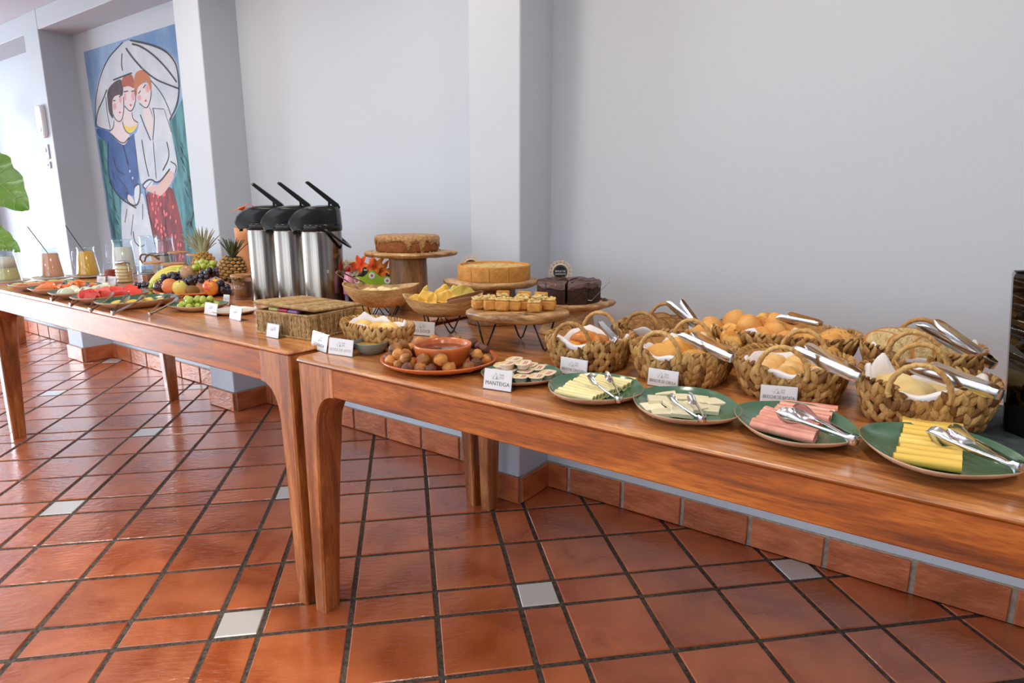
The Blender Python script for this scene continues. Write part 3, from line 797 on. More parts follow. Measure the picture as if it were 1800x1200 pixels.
def basket(label, c, W, D, h, rz=0.0, nrow=4, handles=True, tone=(0.6, 0.3, 0.1), n=3.2, bs=0.76, hx=0.0, hr=0.05, hh=0.045, st=0.021, group='woven bread baskets', name='bread_basket', dip=0.032):
    t = thing(name, label, 'basket', c, rz, group)
    a, b = W / 2, D / 2; seg = 56
    def ox(th):  # outline unit point
        cc, ss = cos(th), sin(th); r = (abs(cc) ** n + abs(ss) ** n) ** (-1 / n); return r * cc * a, r * ss * b
    def scale(z): return bs + (1 - bs) * (z / h) ** 0.75
    def rimz(x):
        return h - (dip * math.exp(-((x - hx) / (hr * 0.75)) ** 4) if handles else 0)
    def pt(th, zf, off=0.0):
        x, y = ox(th); z = zf * rimz(x); s = scale(z); l = math.hypot(x, y)
        return Vector((x * s * (1 - off / l), y * s * (1 - off / l), z))
    # inner and outer shell
    g = G()
    T_ = [2 * pi * i / seg for i in range(seg)]
    g.loft([[pt(q, zf, 0.008) for q in T_] for zf in (0.0, 0.3, 0.6, 0.97)] + [[pt(q, zf, 0.015) for q in T_] for zf in (0.97, 0.6, 0.3, 0.06)], True, True, True)
    g.obj('inner_shell', M['straw2'], t, smooth=True)
    g = G()
    # perimeter table for even spacing
    P0 = [Vector((*ox(2 * pi * i / 360), 0)) for i in range(361)]; cum = [0]
    for i in range(360): cum.append(cum[-1] + (P0[i + 1] - P0[i]).length)
    def th_at(s):
        s %= cum[-1]; lo = 0
        import bisect
        i = bisect.bisect(cum, s) - 1
        return 2 * pi * (i + (s - cum[i]) / max(1e-9, cum[min(i + 1, 360)] - cum[i])) / 360
    per = cum[-1]
    def pick():
        q = random.random(); return 0 if q < tone[0] else (1 if q < tone[0] + tone[1] else 2)
    rh = 1.0 / nrow
    for r_ in range(nrow):
        zf = (r_ + 0.5) * rh * 0.93 + 0.02
        sc = scale(zf * h); cnt = int(per * sc / (st * 0.62))
        for k in range(cnt):
            s = (k + 0.5 * (r_ % 2) + rnd(-.1, .1)) * per / cnt; th = th_at(s)
            p = pt(th, zf + rnd(-.02, .02)); e = 0.02
            tg = (pt(th + e, zf) - pt(th - e, zf)).normalized(); upv = (pt(th, min(1, zf + .1)) - pt(th, zf - .1)).normalized()
            nr = tg.cross(upv); 
            lean = (1 if (k + r_) % 2 else -1) * rnd(0.30, 0.55)
            ax = upv * cos(lean) + tg * sin(lean)
            leaf_lump(g, p + nr * rnd(-.001, .003), ax, nr, h * rh * rnd(1.6, 2.0), st * rnd(0.72, .92), st * 0.26, pick())
    o = g.obj('braided_strands', None, t, smooth=True, mats=[M[s] for s in STRAW]); tagk(o, kind='stuff')
    # rim of wrapped strands
    g = G(); cnt = int(per / (st * 0.62))
    for k in range(cnt):
        th = th_at(k * per / cnt); e = 0.02
        p = pt(th, 0.985, 0.004); tg = (pt(th + e, 1) - pt(th - e, 1)).normalized(); nr = tg.cross(Vector((0, 0, 1)))
        leaf_lump(g, p, tg * 0.75 + Vector((0, 0, 0.5)) + nr * 0.3, Vector((0, 0, 1)) * 0.6 + nr * 0.4, st * 1.25, st * 0.6, st * 0.27, pick())
    o = g.obj('rim', None, t, smooth=True, mats=[M[s] for s in STRAW]); tagk(o, kind='stuff')
    if handles:
        for sg in (-1, 1):
            g = G(); pts = []; rad = []
            N_ = 54
            yb = sg * b * scale(h) 
            for i in range(N_ + 1):
                u = i / N_; an = pi * (-0.12 + 1.24 * u)
                x = hx + hr * cos(an) ; z = h - 0.012 + (hh + 0.012) * sin(an) if sin(an) > 0 else h - 0.012 + 0.03 * sin(an)
                pts.append(Vector((x, yb * (1.0 + 0.02 * sin(an)), z))); rad.append(0.0048 + 0.0011 * ((i % 4) / 3))
            g.tube(pts, rad, 8); g.obj('handle', M['straw1'] if random.random() < .6 else M['straw2'], t, smooth=True)
    return t

def liner(label, c, W, D, z0, z1, rz=0.0, n=3.0, seed=1, amp=0.012, peaks=(), zb=0.02, name='napkin', group='white napkins lining the baskets'):
    rr = random.Random(seed); seg = 72
    t = G(); rings = []
    def top(th):
        v = z1 + amp * (sin(3 * th + seed) * 0.5 + 0.5 * sin(7 * th + seed * 2))
        for a0, hgt, wd_ in peaks:
            d = abs((th - a0 + pi) % (2 * pi) - pi); v += hgt * max(0, 1 - d / wd_)
        return v
    for k, sc in ((0.0, 0.70), (0.35, 0.80), (0.7, 0.88), (1.0, 0.93)):
        R = superell(W / 2 * sc, D / 2 * sc, n, seg)
        for i, v in enumerate(R):
            th = 2 * pi * i / seg; f = 1 + 0.015 * sin(11 * th + seed) * k
            v.x *= f; v.y *= f; v.z = z0 + (top(th) - z0) * k
        rings.append(R)
    out = []
    for i, v in enumerate(rings[-1]):
        th = 2 * pi * i / seg; l = math.hypot(v.x, v.y)
        out.append(Vector((v.x * (1 + 0.006 / l), v.y * (1 + 0.006 / l), v.z - 0.001)))
    out2 = []
    for i, v in enumerate(rings[-1]):
        l = math.hypot(v.x, v.y); dr = max(0, v.z - z1) * 0.5
        out2.append(Vector((v.x * (1 + 0.009 / l), v.y * (1 + 0.009 / l), v.z - 0.006)))
    low = []
    for i, v in enumerate(rings[1]):
        l = math.hypot(v.x, v.y); low.append(Vector((v.x * (1 + .004 / l), v.y * (1 + .004 / l), v.z)))
    base_ = [Vector((v.x, v.y, z0 - .001)) for v in rings[0]]
    t.loft(rings + [out, out2, low, base_], True, True, True)
    o = recalc(t.obj(name, M['cloth'], None, smooth=True, loc=c, rot=(0, 0, rz))); tagk(o, label, 'napkin', group)
    return o

def bun(name, label, cat, c, r, m, group, sq=(1, 1, .72), seed=0, amp=0.03, rot=(0, 0, 0), n=None, flat=.25, freq=18):
    V, F = blob(r * sq[0], r * sq[1], r * sq[2], 20, 12, amp, freq, seed, flat)
    if n:
        for v in V:
            l = math.hypot(v.x / (r * sq[0]), v.y / (r * sq[1]))
            if l > 1e-5:
                ca, sa = v.x / (r * sq[0]) / l, v.y / (r * sq[1]) / l
                k = (abs(ca) ** n + abs(sa) ** n) ** (-1 / n); v.x *= k; v.y *= k
    o = mo(name, V, F, m, None, True, loc=c, rot=rot); tagk(o, label, cat, group); return o

def piece(name, label, cat, g, m, c, rz, group, ang=30, rot=None, mats=None):
    o = g.obj(name, m, None, loc=c, rot=rot or (0, 0, rz), mats=mats); smooth_angle(o, ang); tagk(o, label, cat, group); return o

# ================================================================ right table
HRR = radians(35.7)
RTD = Vector((cos(HRR), sin(HRR), 0)); DPD = Vector((-sin(HRR), cos(HRR), 0))
Z1, Z2 = H1, H2
gp_pl = 'green stoneware plates of cold cuts'
plate_z = Z2 + 0.0082
# --- sliced cheese plate (pale)
PC = [(-0.656, 1.232), (-0.446, 1.231), (-0.238, 1.241), (-0.012, 1.240)]
dish('serving_plate', 'green stoneware plate holding rolled pale cheese slices', 'plate', (*PC[0], Z2), 0.104, 0.112, 2.3, 0.02, 0.9, radians(35.7), group=gp_pl)
dish('serving_plate', 'green stoneware plate holding white cheese slabs', 'plate', (*PC[1], Z2), 0.101, 0.118, 2.45, 0.02, 2.0, radians(35.7), group=gp_pl)
dish('serving_plate', 'green stoneware plate holding rolled pink ham', 'plate', (*PC[2], Z2), 0.101, 0.122, 2.5, 0.02, 0.2, radians(35.7), group=gp_pl)
dish('serving_plate', 'green stoneware plate holding rolled deep yellow cheese, nearest the right edge', 'plate', (*PC[3], Z2), 0.109, 0.124, 2.4, 0.03, 1.2, radians(35.7), group=gp_pl)
dish('serving_plate', 'small green plate stacked with butter portions behind the MANTEIGA card', 'plate', (-0.868, 1.250, Z2), 0.098, 0.090, 2.6, 0.02, 0.3, radians(50), h=0.018)
zt = plate_z
roll_row((-0.7150, 1.1595, 0.8120), (-0.6195, 1.1611, 0.8120), (-0.7316, 1.3047, 0.8120), (-0.6089, 1.2518, 0.8120), 8, 0.0095, M['pale_cheese'], 'rolled pale cheese slice in the front fan on the green plate', 'pale cheese rolls, front fan', 'cheese_roll', 'cheese', zt)
roll_row((-0.7013, 1.3457, 0.8120), (-0.6101, 1.3486, 0.8120), (-0.6883, 1.2986, 0.8120), (-0.6045, 1.2770, 0.8120), 4, 0.0095, M['pale_cheese'], 'rolled pale cheese slice in the back row on the green plate', 'pale cheese rolls, back row', 'cheese_roll', 'cheese', zt)
roll_row((-0.3011, 1.1846, 0.8120), (-0.1892, 1.1747, 0.8120), (-0.3030, 1.2946, 0.8120), (-0.1938, 1.2389, 0.8120), 6, 0.0115, M['ham_pink'], 'rolled pink ham slice in the front fan on the green plate', 'ham rolls, front fan', 'ham_roll', 'ham', zt)
roll_row((-0.2853, 1.3670, 0.8120), (-0.1863, 1.3784, 0.8120), (-0.2882, 1.3052, 0.8120), (-0.1875, 1.3015, 0.8120), 4, 0.0115, M['ham_pink'], 'rolled pink ham slice in the back row on the green plate', 'ham rolls, back row', 'ham_roll', 'ham', zt)
roll_row((-0.0658, 1.1624, 0.8120), (0.0219, 1.1774, 0.8120), (-0.0730, 1.3878, 0.8120), (0.0204, 1.3927, 0.8120), 9, 0.0118, M['yellow_cheese'], 'rolled deep yellow cheese slice on the rightmost green plate', 'yellow cheese rolls', 'cheese_roll', 'cheese', zt)
# --- white cheese slabs
slabs = [((-0.5226, 1.3138), .5), ((-0.5055, 1.2330), .6), ((-0.5035, 1.1962), .8), ((-0.4726, 1.1729), .5), ((-0.4597, 1.2184), .9), ((-0.4349, 1.1824), .4), ((-0.4748, 1.2953), .7), ((-0.4410, 1.2992), .5), ((-0.4110, 1.3009), .8), ((-0.4031, 1.2497), .3), ((-0.4301, 1.2258), 1.0)]
for i, (p, rz) in enumerate(slabs):
    g = G(); s = 0.044
    q = [Vector((-s / 2 + rnd(-.003, .003), -s / 2 + rnd(-.003, .003), 0)), Vector((s / 2 + rnd(-.003, .003), -s * .45, 0)), Vector((s * .5, s / 2 + rnd(-.004, .004), 0)), Vector((-s * .45, s * .5, 0))]
    g.loft([q, [v + Vector((0, 0, .0075)) for v in q], [v * 0.95 + Vector((0, 0, .0085)) for v in q]], True, True, True)
    piece('cheese_slab', 'thick slab of fresh white cheese on the green plate', 'cheese', g, M['white_cheese'], (*p, zt + (0.0065 if i in (4, 5, 10, 1) else 0.0)), rz, 'white cheese slabs', 30, rot=(rnd(-.05, .12), rnd(-.08, .08), rz))
# --- butter portions
def butter():
    t = thing('butter_portion', 'small butter portion cup with printed cream lid on the green plate', 'butter', (0, 0, 0), 0, 'butter portions')
    g = G(); g.loft([superell(.017, .012, 3, 20, z=0), superell(.0215, .0155, 3, 20, z=.013)], True, True, True); g.obj('cup', M['tub'], t, smooth=False)
    g = G(); g.loft([superell(.0255, .0185, 3.2, 24, z=.0128), superell(.0258, .0188, 3.2, 24, z=.0136), superell(.0255, .0185, 3.2, 24, z=.0142)], True, True, True); g.obj('foil_lid', M['foil'], t)
    g = G()
    for y, m in ((-.009, 0), (-.004, 0), (.009, 1)):
        for x in range(5): g.box((-.012 + x * .0052, y + rnd(-.0006, .0006), .01435), (.0036, .0032, .0003), m)
    g.box((0, .0145, .01435), (.034, .003, .0003), 1)
    g.obj('lid_print', None, t, mats=[M['foil_red'], M['foil_yellow']])
    return t
bt = None
bp_ = [(-.040, -.034, 0), (-.002, -.040, 0), (.036, -.036, 0), (.062, -.006, 0), (-.062, -.004, .004), (-.028, .004, .006), (.010, .002, .004), (.040, .030, .004), (-.050, .040, .008), (-.014, .044, .008), (.020, .044, .007), (-.034, .006, .0205), (.004, .012, .0205), (-.018, .040, .0225)]
for i, (u, v, zz) in enumerate(bp_):
    if bt is None: bt = butter(); o = bt
    else: o = clone(bt)
    p = RTD * u + DPD * v; o.location = (-0.868 + p.x, 1.250 + p.y, zt - .002 + zz); o.rotation_euler = (rnd(-.05, .05), rnd(-.05, .05), HRR + 1.15 + rnd(-.15, .15))
# --- dough balls around a terracotta bowl of chocolate
PT = (-1.128, 1.240)
t = thing('terracotta_plate', 'round glazed terracotta plate under dough balls and the chocolate bowl', 'plate', (*PT, Z2))
g = G(); g.lathe([(.100, 0), (.112, .001), (.146, .014), (.1555, .022), (.1555, .0245), (.152, .0248), (.143, .018), (.112, .0075), (.01, .006)], 64, cap0=True, cap1=True); g.obj('body', M['terra'], t, smooth=True)
BB = (-1.085, 1.205)
BBz = Z2 + .0085
t = thing('sauce_bowl', 'terracotta bowl of dark chocolate sauce in the middle of the dough balls', 'bowl', (-1.100, 1.222, BBz))
g = G(); g.lathe([(.040, 0), (.052, .002), (.068, .022), (.0745, .048), (.0765, .056), (.0755, .0585), (.072, .0585), (.069, .053), (.064, .03), (.05, .012), (.01, .010)], 56, cap0=True, cap1=True); g.obj('body', M['terra'], t, smooth=True)
g = G(); g.lathe([(.0660, .0445), (.040, .0452), (.001, .0450)], 48, cap1=True); g.obj('chocolate_sauce', M['choc_sauce'], t, smooth=True)
balls = []
random.seed(11)
for ring_r, n_, z_ in ((.128, 21, 0), (.099, 15, 0), (.117, 14, .022)):
    for k in range(n_):
        a = 2 * pi * k / n_ + rnd(-.08, .08) + ring_r * 9
        x, y = PT[0] + (ring_r + rnd(-.004, .004)) * cos(a), PT[1] + (ring_r + rnd(-.004, .004)) * sin(a)
        if math.hypot(x + 1.100, y - 1.222) < .084: continue
        if z_ > 0 and math.sin(a - radians(35.7) + 0) < -0.2 and False: continue
        balls.append((x, y, z_))
for i, (x, y, z_) in enumerate(balls):
    ch = (x - PT[0]) * .812 + (y - PT[1]) * .583 > .055 and (x - PT[0]) * -.583 + (y - PT[1]) * .812 > -.01
    r = rnd(.0145, .0185) * (0.85 if ch else 1)
    bun('dough_ball', 'chocolate coated dough piece on the right of the terracotta plate' if ch else 'small fried dough ball streaked with chocolate on the terracotta plate', 'dough ball', (x, y, Z2 + .009 + z_ * .92), r, M['dough_choc'] if ch else M['dough_ball'], 'chocolate coated dough pieces' if ch else 'fried dough balls', (1, 1, .92), i, .10, (rnd(-.2, .2), rnd(-.2, .2), rnd(0, 6)), flat=.12, freq=26)
# --- cards on the right table
card((-1.588, 1.173, Z2), (-1.487, 1.150, Z2), .050, 'white card reading GOIABADA at the left corner of the right table', ['GOIABADA'], .0135, tilt=.2)
card((-1.478, 1.150, Z2), (-1.388, 1.162, Z2), .046, 'white card reading DOCE DE LEITE in front of the grey bowl', ['DOCE DE LEITE'], .0115, tilt=.2, pale=True)
card((-0.897, 1.132, Z2), (-0.824, 1.142, Z2), .047, 'white card reading MANTEIGA in front of the butter plate', ['MANTEIGA'], .0135, tilt=.2)
card((-0.8244, 1.3548, 0.7980), (-0.7449, 1.3514, 0.7980), .042, 'white card reading BRIOCHE CENOURA leaning on the first handled basket', ['BRIOCHE CENOURA'], .0105, tilt=.12)
card((-0.5972, 1.3823, 0.7980), (-0.5227, 1.3830, 0.7980), .041, 'white card reading BRIOCHE DE CEBOLA leaning on the second handled basket', ['BRIOCHE DE CEBOLA'], .0105, tilt=.12)
card((-0.3356, 1.3750, 0.7980), (-0.2660, 1.3962, 0.7980), .044, 'white card reading BRIOCHE DE BATATA behind the ham plate', ['BRIOCHE DE BATATA'], .0105, tilt=.12, ty=.44)
card((-1.4912, 1.4850, 0.7980), (-1.3943, 1.5089, 0.7980), .045, 'white card reading PAO DOCE behind the oval bread basket', ['PÃO DOCE'], .0135, tilt=.15)
card((-1.8509, 1.6582, 0.7980), (-1.7628, 1.6601, 0.7980), .050, 'blank looking white card standing behind the carved cheese ball bowl', ['PÃO DE', 'QUEIJO'], .0105, tilt=.15, pale=True)
# --- small grey bowl with doce, and the glass dish behind the GOIABADA card
t = thing('small_bowl', 'small grey green bowl of yellow spread behind the DOCE DE LEITE card', 'bowl', (-1.385, 1.232, Z2))
g = G(); g.lathe([(.028, 0), (.033, .003), (.045, .018), (.050, .033), (.0495, .035), (.047, .0345), (.042, .022), (.03, .010), (.005, .009)], 40, cap0=True, cap1=True); g.obj('body', M['gray_glaze'], t, smooth=True)
g = G(); g.lathe([(.0445, .026), (.025, .0275), (.001, .028)], 32, cap1=True, f=lambda a, z: 1 + .03 * sin(3 * a)); g.obj('spread', M['doce'], t, smooth=True)
t = thing('small_bowl', 'low cut glass dish of brown guava jam behind the GOIABADA card', 'bowl', (-1.492, 1.250, Z2))
g = G(); g.lathe([(.030, 0), (.036, .003), (.052, .024), (.0505, .025), (.034, .006), (.005, .005)], 40, cap0=True, cap1=True, f=lambda a, z: 1 + .02 * sin(16 * a)); g.obj('body', M['glass'], t, smooth=True)
g = G(); g.lathe([(.030, .006), (.044, .018), (.02, .0205), (.001, .021)], 32, cap0=True, cap1=True, f=lambda a, z: 1 + .03 * sin(5 * a)); g.obj('jam', M['brown_jam'], t, smooth=True)

# --- handled baskets, front row
bk = [((-0.7976, 1.4455), 0)]
B1 = (-0.806, 1.480); B2 = (-0.556, 1.500); B3 = (-0.305, 1.514); B4 = (-0.050, 1.480)
basket('handled woven basket of glossy carrot brioches, behind the BRIOCHE CENOURA card', (*B1, Z2), .220, .185, .082, .10, 4, True, (.55, .35, .10), hx=-.012)
basket('handled woven basket of smooth orange onion brioches, behind the BRIOCHE DE CEBOLA card', (*B2, Z2), .240, .200, .083, -.02, 4, True, (.5, .38, .12), hx=-.020)
basket('handled woven basket of square pull apart rolls, behind the BRIOCHE DE BATATA card', (*B3, Z2), .238, .215, .082, .02, 4, True, (.5, .4, .1), hx=0.0)
basket('handled darker brown woven basket of pale flat buns, nearest the right end', (*B4, Z2), .242, .210, .086, .06, 4, True, (.35, .35, .30), hx=-.010)
# contents
nap = []
liner('white napkin under the glossy carrot brioches', (*B1, Z2), .195, .160, .012, .074, .10, seed=2, peaks=((1.9, .022, .35), (3.6, .014, .3), (.4, .012, .4)))
liner('white napkin under the orange onion brioches', (*B2, Z2), .207, .172, .012, .072, -.02, seed=3, peaks=((2.2, .020, .3), (3.5, .015, .3)))
liner('white napkin under the square pull apart rolls', (*B3, Z2), .203, .184, .012, .072, .02, seed=4, peaks=((2.3, .016, .4), (.5, .022, .25), (.02, .012, .2)))
liner('white napkin under the pale flat buns', (*B4, Z2), .212, .184, .012, .074, .06, seed=5, peaks=((2.35, .036, .32), (3.3, .022, .45), (.45, .02, .3), (5.9, .012, .25)))
random.seed(5)
def fill(bc, rz, W, D, z, specs, name, label, cat, m, grp, sq, amp=.03, n=None, flat=.25, seed0=0):
    for i, (u, v, dz, r, ry) in enumerate(specs):
        x = bc[0] + (u * W / 2) * cos(rz) - (v * D / 2) * sin(rz); y = bc[1] + (u * W / 2) * sin(rz) + (v * D / 2) * cos(rz)
        bun(name, label, cat, (x, y, z + dz), r, M[m], grp, sq, i + seed0, amp, (rnd(-.15, .15), rnd(-.15, .15), ry), n, flat)
fill(B1, .10, .155, .125, Z2 + .024, [(-.5, -.45, 0, .033, .3), (.15, -.5, .0, .034, 1.2), (.7, -.3, 0, .030, .4), (-.55, .4, .004, .033, 2), (.1, .4, .006, .034, .5), (.65, .5, 0, .031, 1), (-.2, 0, .024, .033, .7), (.35, .05, .022, .030, 2.2)], 'carrot_brioche', 'glossy golden brown carrot brioche in the first handled basket', 'brioche', 'brioche', 'carrot brioches', (1.15, .85, .75), .10)
fill(B2, 0, .162, .135, Z2 + .018, [(-.5, -.45, .006, .042, .3), (.45, -.45, .0, .042, 1.2), (-.5, .45, .010, .040, 2), (.45, .5, .002, .038, .5), (-.1, -.1, .018, .044, .9)], 'onion_brioche', 'smooth matte orange onion brioche in the second handled basket', 'brioche', 'bun_orange', 'onion brioches', (1.1, .9, .85), .05)
fill(B3, 0, .158, .150, Z2 + .024, [(u * .68, v * .68, (0.006 if v > 0 else 0) + (.004 if u == 0 else 0), .0285, rnd(-.1, .1)) for u in (-1, 0, 1) for v in (-1, 0, 1)], 'square_roll', 'soft square potato roll with golden top in the third handled basket', 'bread roll', 'bun_gold', 'square pull apart rolls', (1, 1, .95), .02, 4.5, .3)
fill(B4, .06, .168, .145, Z2 + .014, [(-.55, -.5, 0, .038, .3), (.15, -.5, .002, .040, 1.2), (.7, -.1, 0, .034, .4), (-.6, .4, .030, .040, 2), (.1, .45, .018, .036, .5), (-.25, 0, .026, .040, 1)], 'flat_bun', 'pale floury flat bun in the rightmost front basket', 'bread roll', 'bun_pale', 'pale flat buns', (1.15, 1, .5), .04, None, .3)
# --- back row
K1 = (-0.715, 1.735); K2 = (-0.385, 1.765); K3 = (-0.075, 1.745)
basket('woven basket of sliced wholemeal bread at the back, left of the rolls', (*K1, Z2), .235, .190, .082, .05, 4, True, (.5, .35, .15), hx=-.02)
basket('wide woven basket heaped with crusty rolls against the wall', (*K2, Z2), .355, .215, .098, .0, 4, False, (.5, .4, .1))
basket('woven basket of sliced white bread at the back right', (*K3, Z2), .245, .195, .100, .0, 4, True, (.4, .4, .2), hx=-.01)
liner('white napkin under the sliced wholemeal bread', (*K1, Z2), .205, .165, .012, .072, .05, seed=7, peaks=((2.5, .026, .25), (.7, .03, .25)))
liner('white napkin under the crusty rolls', (*K2, Z2), .320, .185, .012, .080, 0, seed=8, peaks=((4.35, .024, .22), (2.8, .015, .3)))
liner('white napkin under the sliced white bread', (*K3, Z2), .215, .170, .012, .086, 0, seed=9, peaks=((2.75, .045, .3), (.55, .04, .22), (3.6, .02, .3)))
def slice_geo(w, h, th, seed):
    rr = random.Random(seed); pr = []
    N_ = 28
    for i in range(N_):
        a = 2 * pi * i / N_; c, s = cos(a), sin(a); n = 2.5
        r = (abs(c) ** n + abs(s) ** n) ** (-1 / n) * (1 + .03 * sin(3 * a + seed)); pr.append((c * r * w / 2, s * r * h / 2))
    g = G()
    g.loft([[Vector((x * k, y, z * k)) for x, z in pr] for y, k in ((-th / 2, .90), (-th / 2 + .0006, .93))], True, True, False, 0)
    g.loft([[Vector((x * k, y, z * k)) for x, z in pr] for y, k in ((-th / 2 + .0006, .93), (-th / 2 + .0018, 1), (th / 2 - .0015, 1), (th / 2 - .001, .985))], True, False, False, 1)
    g.loft([[Vector((x * k, y, z * k)) for x, z in pr] for y, k in ((th / 2 - .001, .985), (th / 2, .96))], True, False, True, 0)
    return g
random.seed(21)
def bread_slice(c, rot, w, h, th, white, i):
    g = slice_geo(w, h, th, i)
    o = g.obj('bread_slice', None, None, mats=[M['crumb_white' if white else 'crumb_brown'], M['crust_tan' if white else 'crust_brown']], loc=c, rot=rot)
    smooth_angle(o, 40)
    tagk(o, 'slice of white bread leaning in the back right basket' if white else 'slice of coarse wholemeal bread leaning in the back left basket', 'bread', 'white bread slices' if white else 'wholemeal bread slices')
for i, (u, v, dz, lean) in enumerate([(-.066, -.018, .076, -.55), (-.022, -.006, .078, -.50), (.022, .008, .074, -.5), (.062, .020, .068, -.55), (-.045, .030, .084, -.5), (.000, .030, .084, -.5), (.042, .034, .078, -.5)]):
    p = RTD * u + DPD * v; bread_slice((K1[0] + p.x, K1[1] + p.y, Z2 + dz - .012), (lean, rnd(-.08, .08), HRR + rnd(-.1, .1)), .092, .078, .012, False, i)
for i, (u, v, dz, lean) in enumerate([(-.078, .016, .090, -.6), (-.030, .002, .085, -.55), (.014, -.014, .080, -.5), (.060, -.028, .073, -.5), (-.060, .034, .094, -.6), (-.015, .034, .096, -.6), (.032, .030, .090, -.55)]):
    p = RTD * u + DPD * v; bread_slice((K3[0] + p.x, K3[1] + p.y, Z2 + dz), (lean, rnd(-.1, .1), HRR + rnd(-.12, .12)), .094, .086, .011, True, 20 + i)
def crusty(c, r, kind, rz, seed, tilt=(0, 0)):
    lab = {'flour': 'oval roll with pale floury split in the wide back basket', 'cheese': 'roll baked with browned grated cheese in the wide back basket', 'plain': 'smooth orange crusted roll in the wide back basket', 'seed': 'large round speckled bun at the right of the wide back basket'}[kind]
    t = thing('crusty_roll', lab, 'bread roll', c, rz, {'flour': 'floury split rolls', 'cheese': 'cheese topped rolls', 'plain': 'smooth orange rolls', 'seed': 'speckled round buns'}[kind], rot=(tilt[0], tilt[1], rz))
    V, F = blob(r * (1.0 if kind != 'seed' else 1.15), r * (.85 if kind != 'seed' else 1), r * (1.32 if kind != 'seed' else .95), 30, 20, .05 if kind != 'cheese' else .08, 16, seed, .1)
    mo('crust', V, F, M[{'flour': 'roll_crust', 'cheese': 'roll_cheese', 'plain': 'roll_crust', 'seed': 'bun_seed'}[kind]], t, True)
    if kind in ('flour', 'seed'):
        V, F = blob(r * (.46 if kind == 'flour' else .3), r * .30, r * (.86 if kind == 'flour' else .4), 16, 11, .05, 20, seed, 0)
        mo('split_crumb', V, F, M['roll_flour'], t, True, loc=(.05 * r, -r * (.72 if kind == 'flour' else .86), r * .15))
    return t
random.seed(3)
RL = [(1234,592,.90,'flour'),(1262,580,.915,'flour'),(1293,585,.905,'cheese'),(1322,600,.895,'flour'),(1342,582,.91,'plain'),(1372,600,.895,'flour'),(1390,585,.905,'cheese')]
rolls = [((-0.5617, 1.6585, 0.8764), .036, 'flour'), ((-0.5495, 1.7345, 0.8891), .038, 'flour'), ((-0.4800, 1.6741, 0.8836), .036, 'cheese'), ((-0.4768, 1.7780, 0.8936), .038, 'plain'), ((-0.4242, 1.6719, 0.8758), .033, 'flour'),
         ((-0.4074, 1.7339, 0.8899), .040, 'plain'), ((-0.3626, 1.6838, 0.8814), .034, 'flour'), ((-0.3658, 1.7659, 0.8941), .038, 'flour'), ((-0.5240, 1.7784, 0.9060), .038, 'plain'), ((-0.4556, 1.8088, 0.9024), .036, 'cheese'), ((-0.4172, 1.8220, 0.9045), .034, 'plain'),
         ((-0.3109, 1.7050, 0.8813), .043, 'seed'), ((-0.2480, 1.7578, 0.8887), .050, 'seed'), ((-0.2686, 1.6902, 0.8750), .040, 'seed')]
for i, (p, r, kd) in enumerate(rolls):
    crusty((p[0], p[1], p[2] - r * 1.0 - (.016 if kd != 'seed' else 0.004)), r * .9, kd, HRR + rnd(-.25, .25), i, (rnd(-.45, -.1), rnd(-.35, .35)))
# support rolls hidden below the heap
for i in range(8):
    crusty((K2[0] - .13 + (i % 4) * .085, K2[1] - .04 + (i // 4) * .08, Z2 + .018), .036, 'plain', rnd(0, 3), 40 + i)
# --- oval basket with small sweet buns
OB = (-1.452, 1.318)
basket('low oval woven basket of small yellow sweet buns beside the seagrass box', (*OB, Z2), .265, .150, .068, radians(-6), 3, False, (.8, .18, .02), n=2.6, bs=.80, st=.024)
liner('white napkin lining the low oval basket', (*OB, Z2), .240, .125, .012, .066, radians(-6), n=2.6, seed=12, amp=.006, peaks=((2.6, .024, .35), (1.9, .018, .3), (.25, .022, .25), (4.6, .006, .5)))
fill(OB, radians(-6), .205, .09, Z2 + .032, [(-.75, .1, .006, .022, .3), (-.45, -.3, .008, .024, 1), (-.1, .1, .004, .023, 2), (.2, -.2, .008, .026, .4), (.6, -.1, .010, .027, .2), (-.2, .5, .004, .022, 0), (.35, .45, .004, .022, 0)], 'sweet_bun', 'small glossy yellow sweet bun in the low oval basket', 'bread roll', 'bun_yellow', 'small sweet buns', (1.25, .95, .8), .03)

# --- tongs of the right table
TG = 'small scallop tongs on the plates'; TB = 'large steel bread tongs on the baskets'
tongs('serving_tongs', 'small steel tongs resting on the pale cheese rolls', (-0.5537, 1.1502, 0.8280), (-0.6729, 1.2362, 0.8420), (-0.6541, 1.2741, 0.8420), 's', .019, TG)
tongs('serving_tongs', 'small steel tongs resting on the white cheese slabs', (-0.3740, 1.1341, 0.8260), (-0.4666, 1.1985, 0.8400), (-0.4414, 1.2262, 0.8400), 's', .020, TG)
tongs('serving_tongs', 'steel tongs with pointed spoon tips lying on the pink ham rolls', (-0.1236, 1.1801, 0.8260), (-0.2597, 1.1930, 0.8500), (-0.2425, 1.2301, 0.8500), 's', .025, TG)
tongs('serving_tongs', 'steel tongs lying on the deep yellow cheese rolls and overhanging the plate', (0.0965, 1.1880, 0.8280), (-0.0285, 1.2630, 0.8400), (-0.0037, 1.2948, 0.8400), 's', .026, TG)
tongs('bread_tongs', 'steel tongs standing in the basket of glossy carrot brioches', (-0.6887, 1.3996, 0.8930), (-0.7850, 1.4875, 0.9150), (-0.8271, 1.6478, 0.8800), 'bread', .018, TB)
tongs('bread_tongs', 'long steel tongs lying across the basket of orange onion brioches', (-0.3970, 1.3759, 0.8930), (-0.5584, 1.4643, 0.9120), (-0.5440, 1.5091, 0.9120), 'bread', .022, TB)
tongs('bread_tongs', 'long steel tongs lying across the basket of square rolls', (-0.1493, 1.3594, 0.8930), (-0.3023, 1.4640, 0.9120), (-0.2858, 1.5186, 0.9120), 'bread', .024, TB)
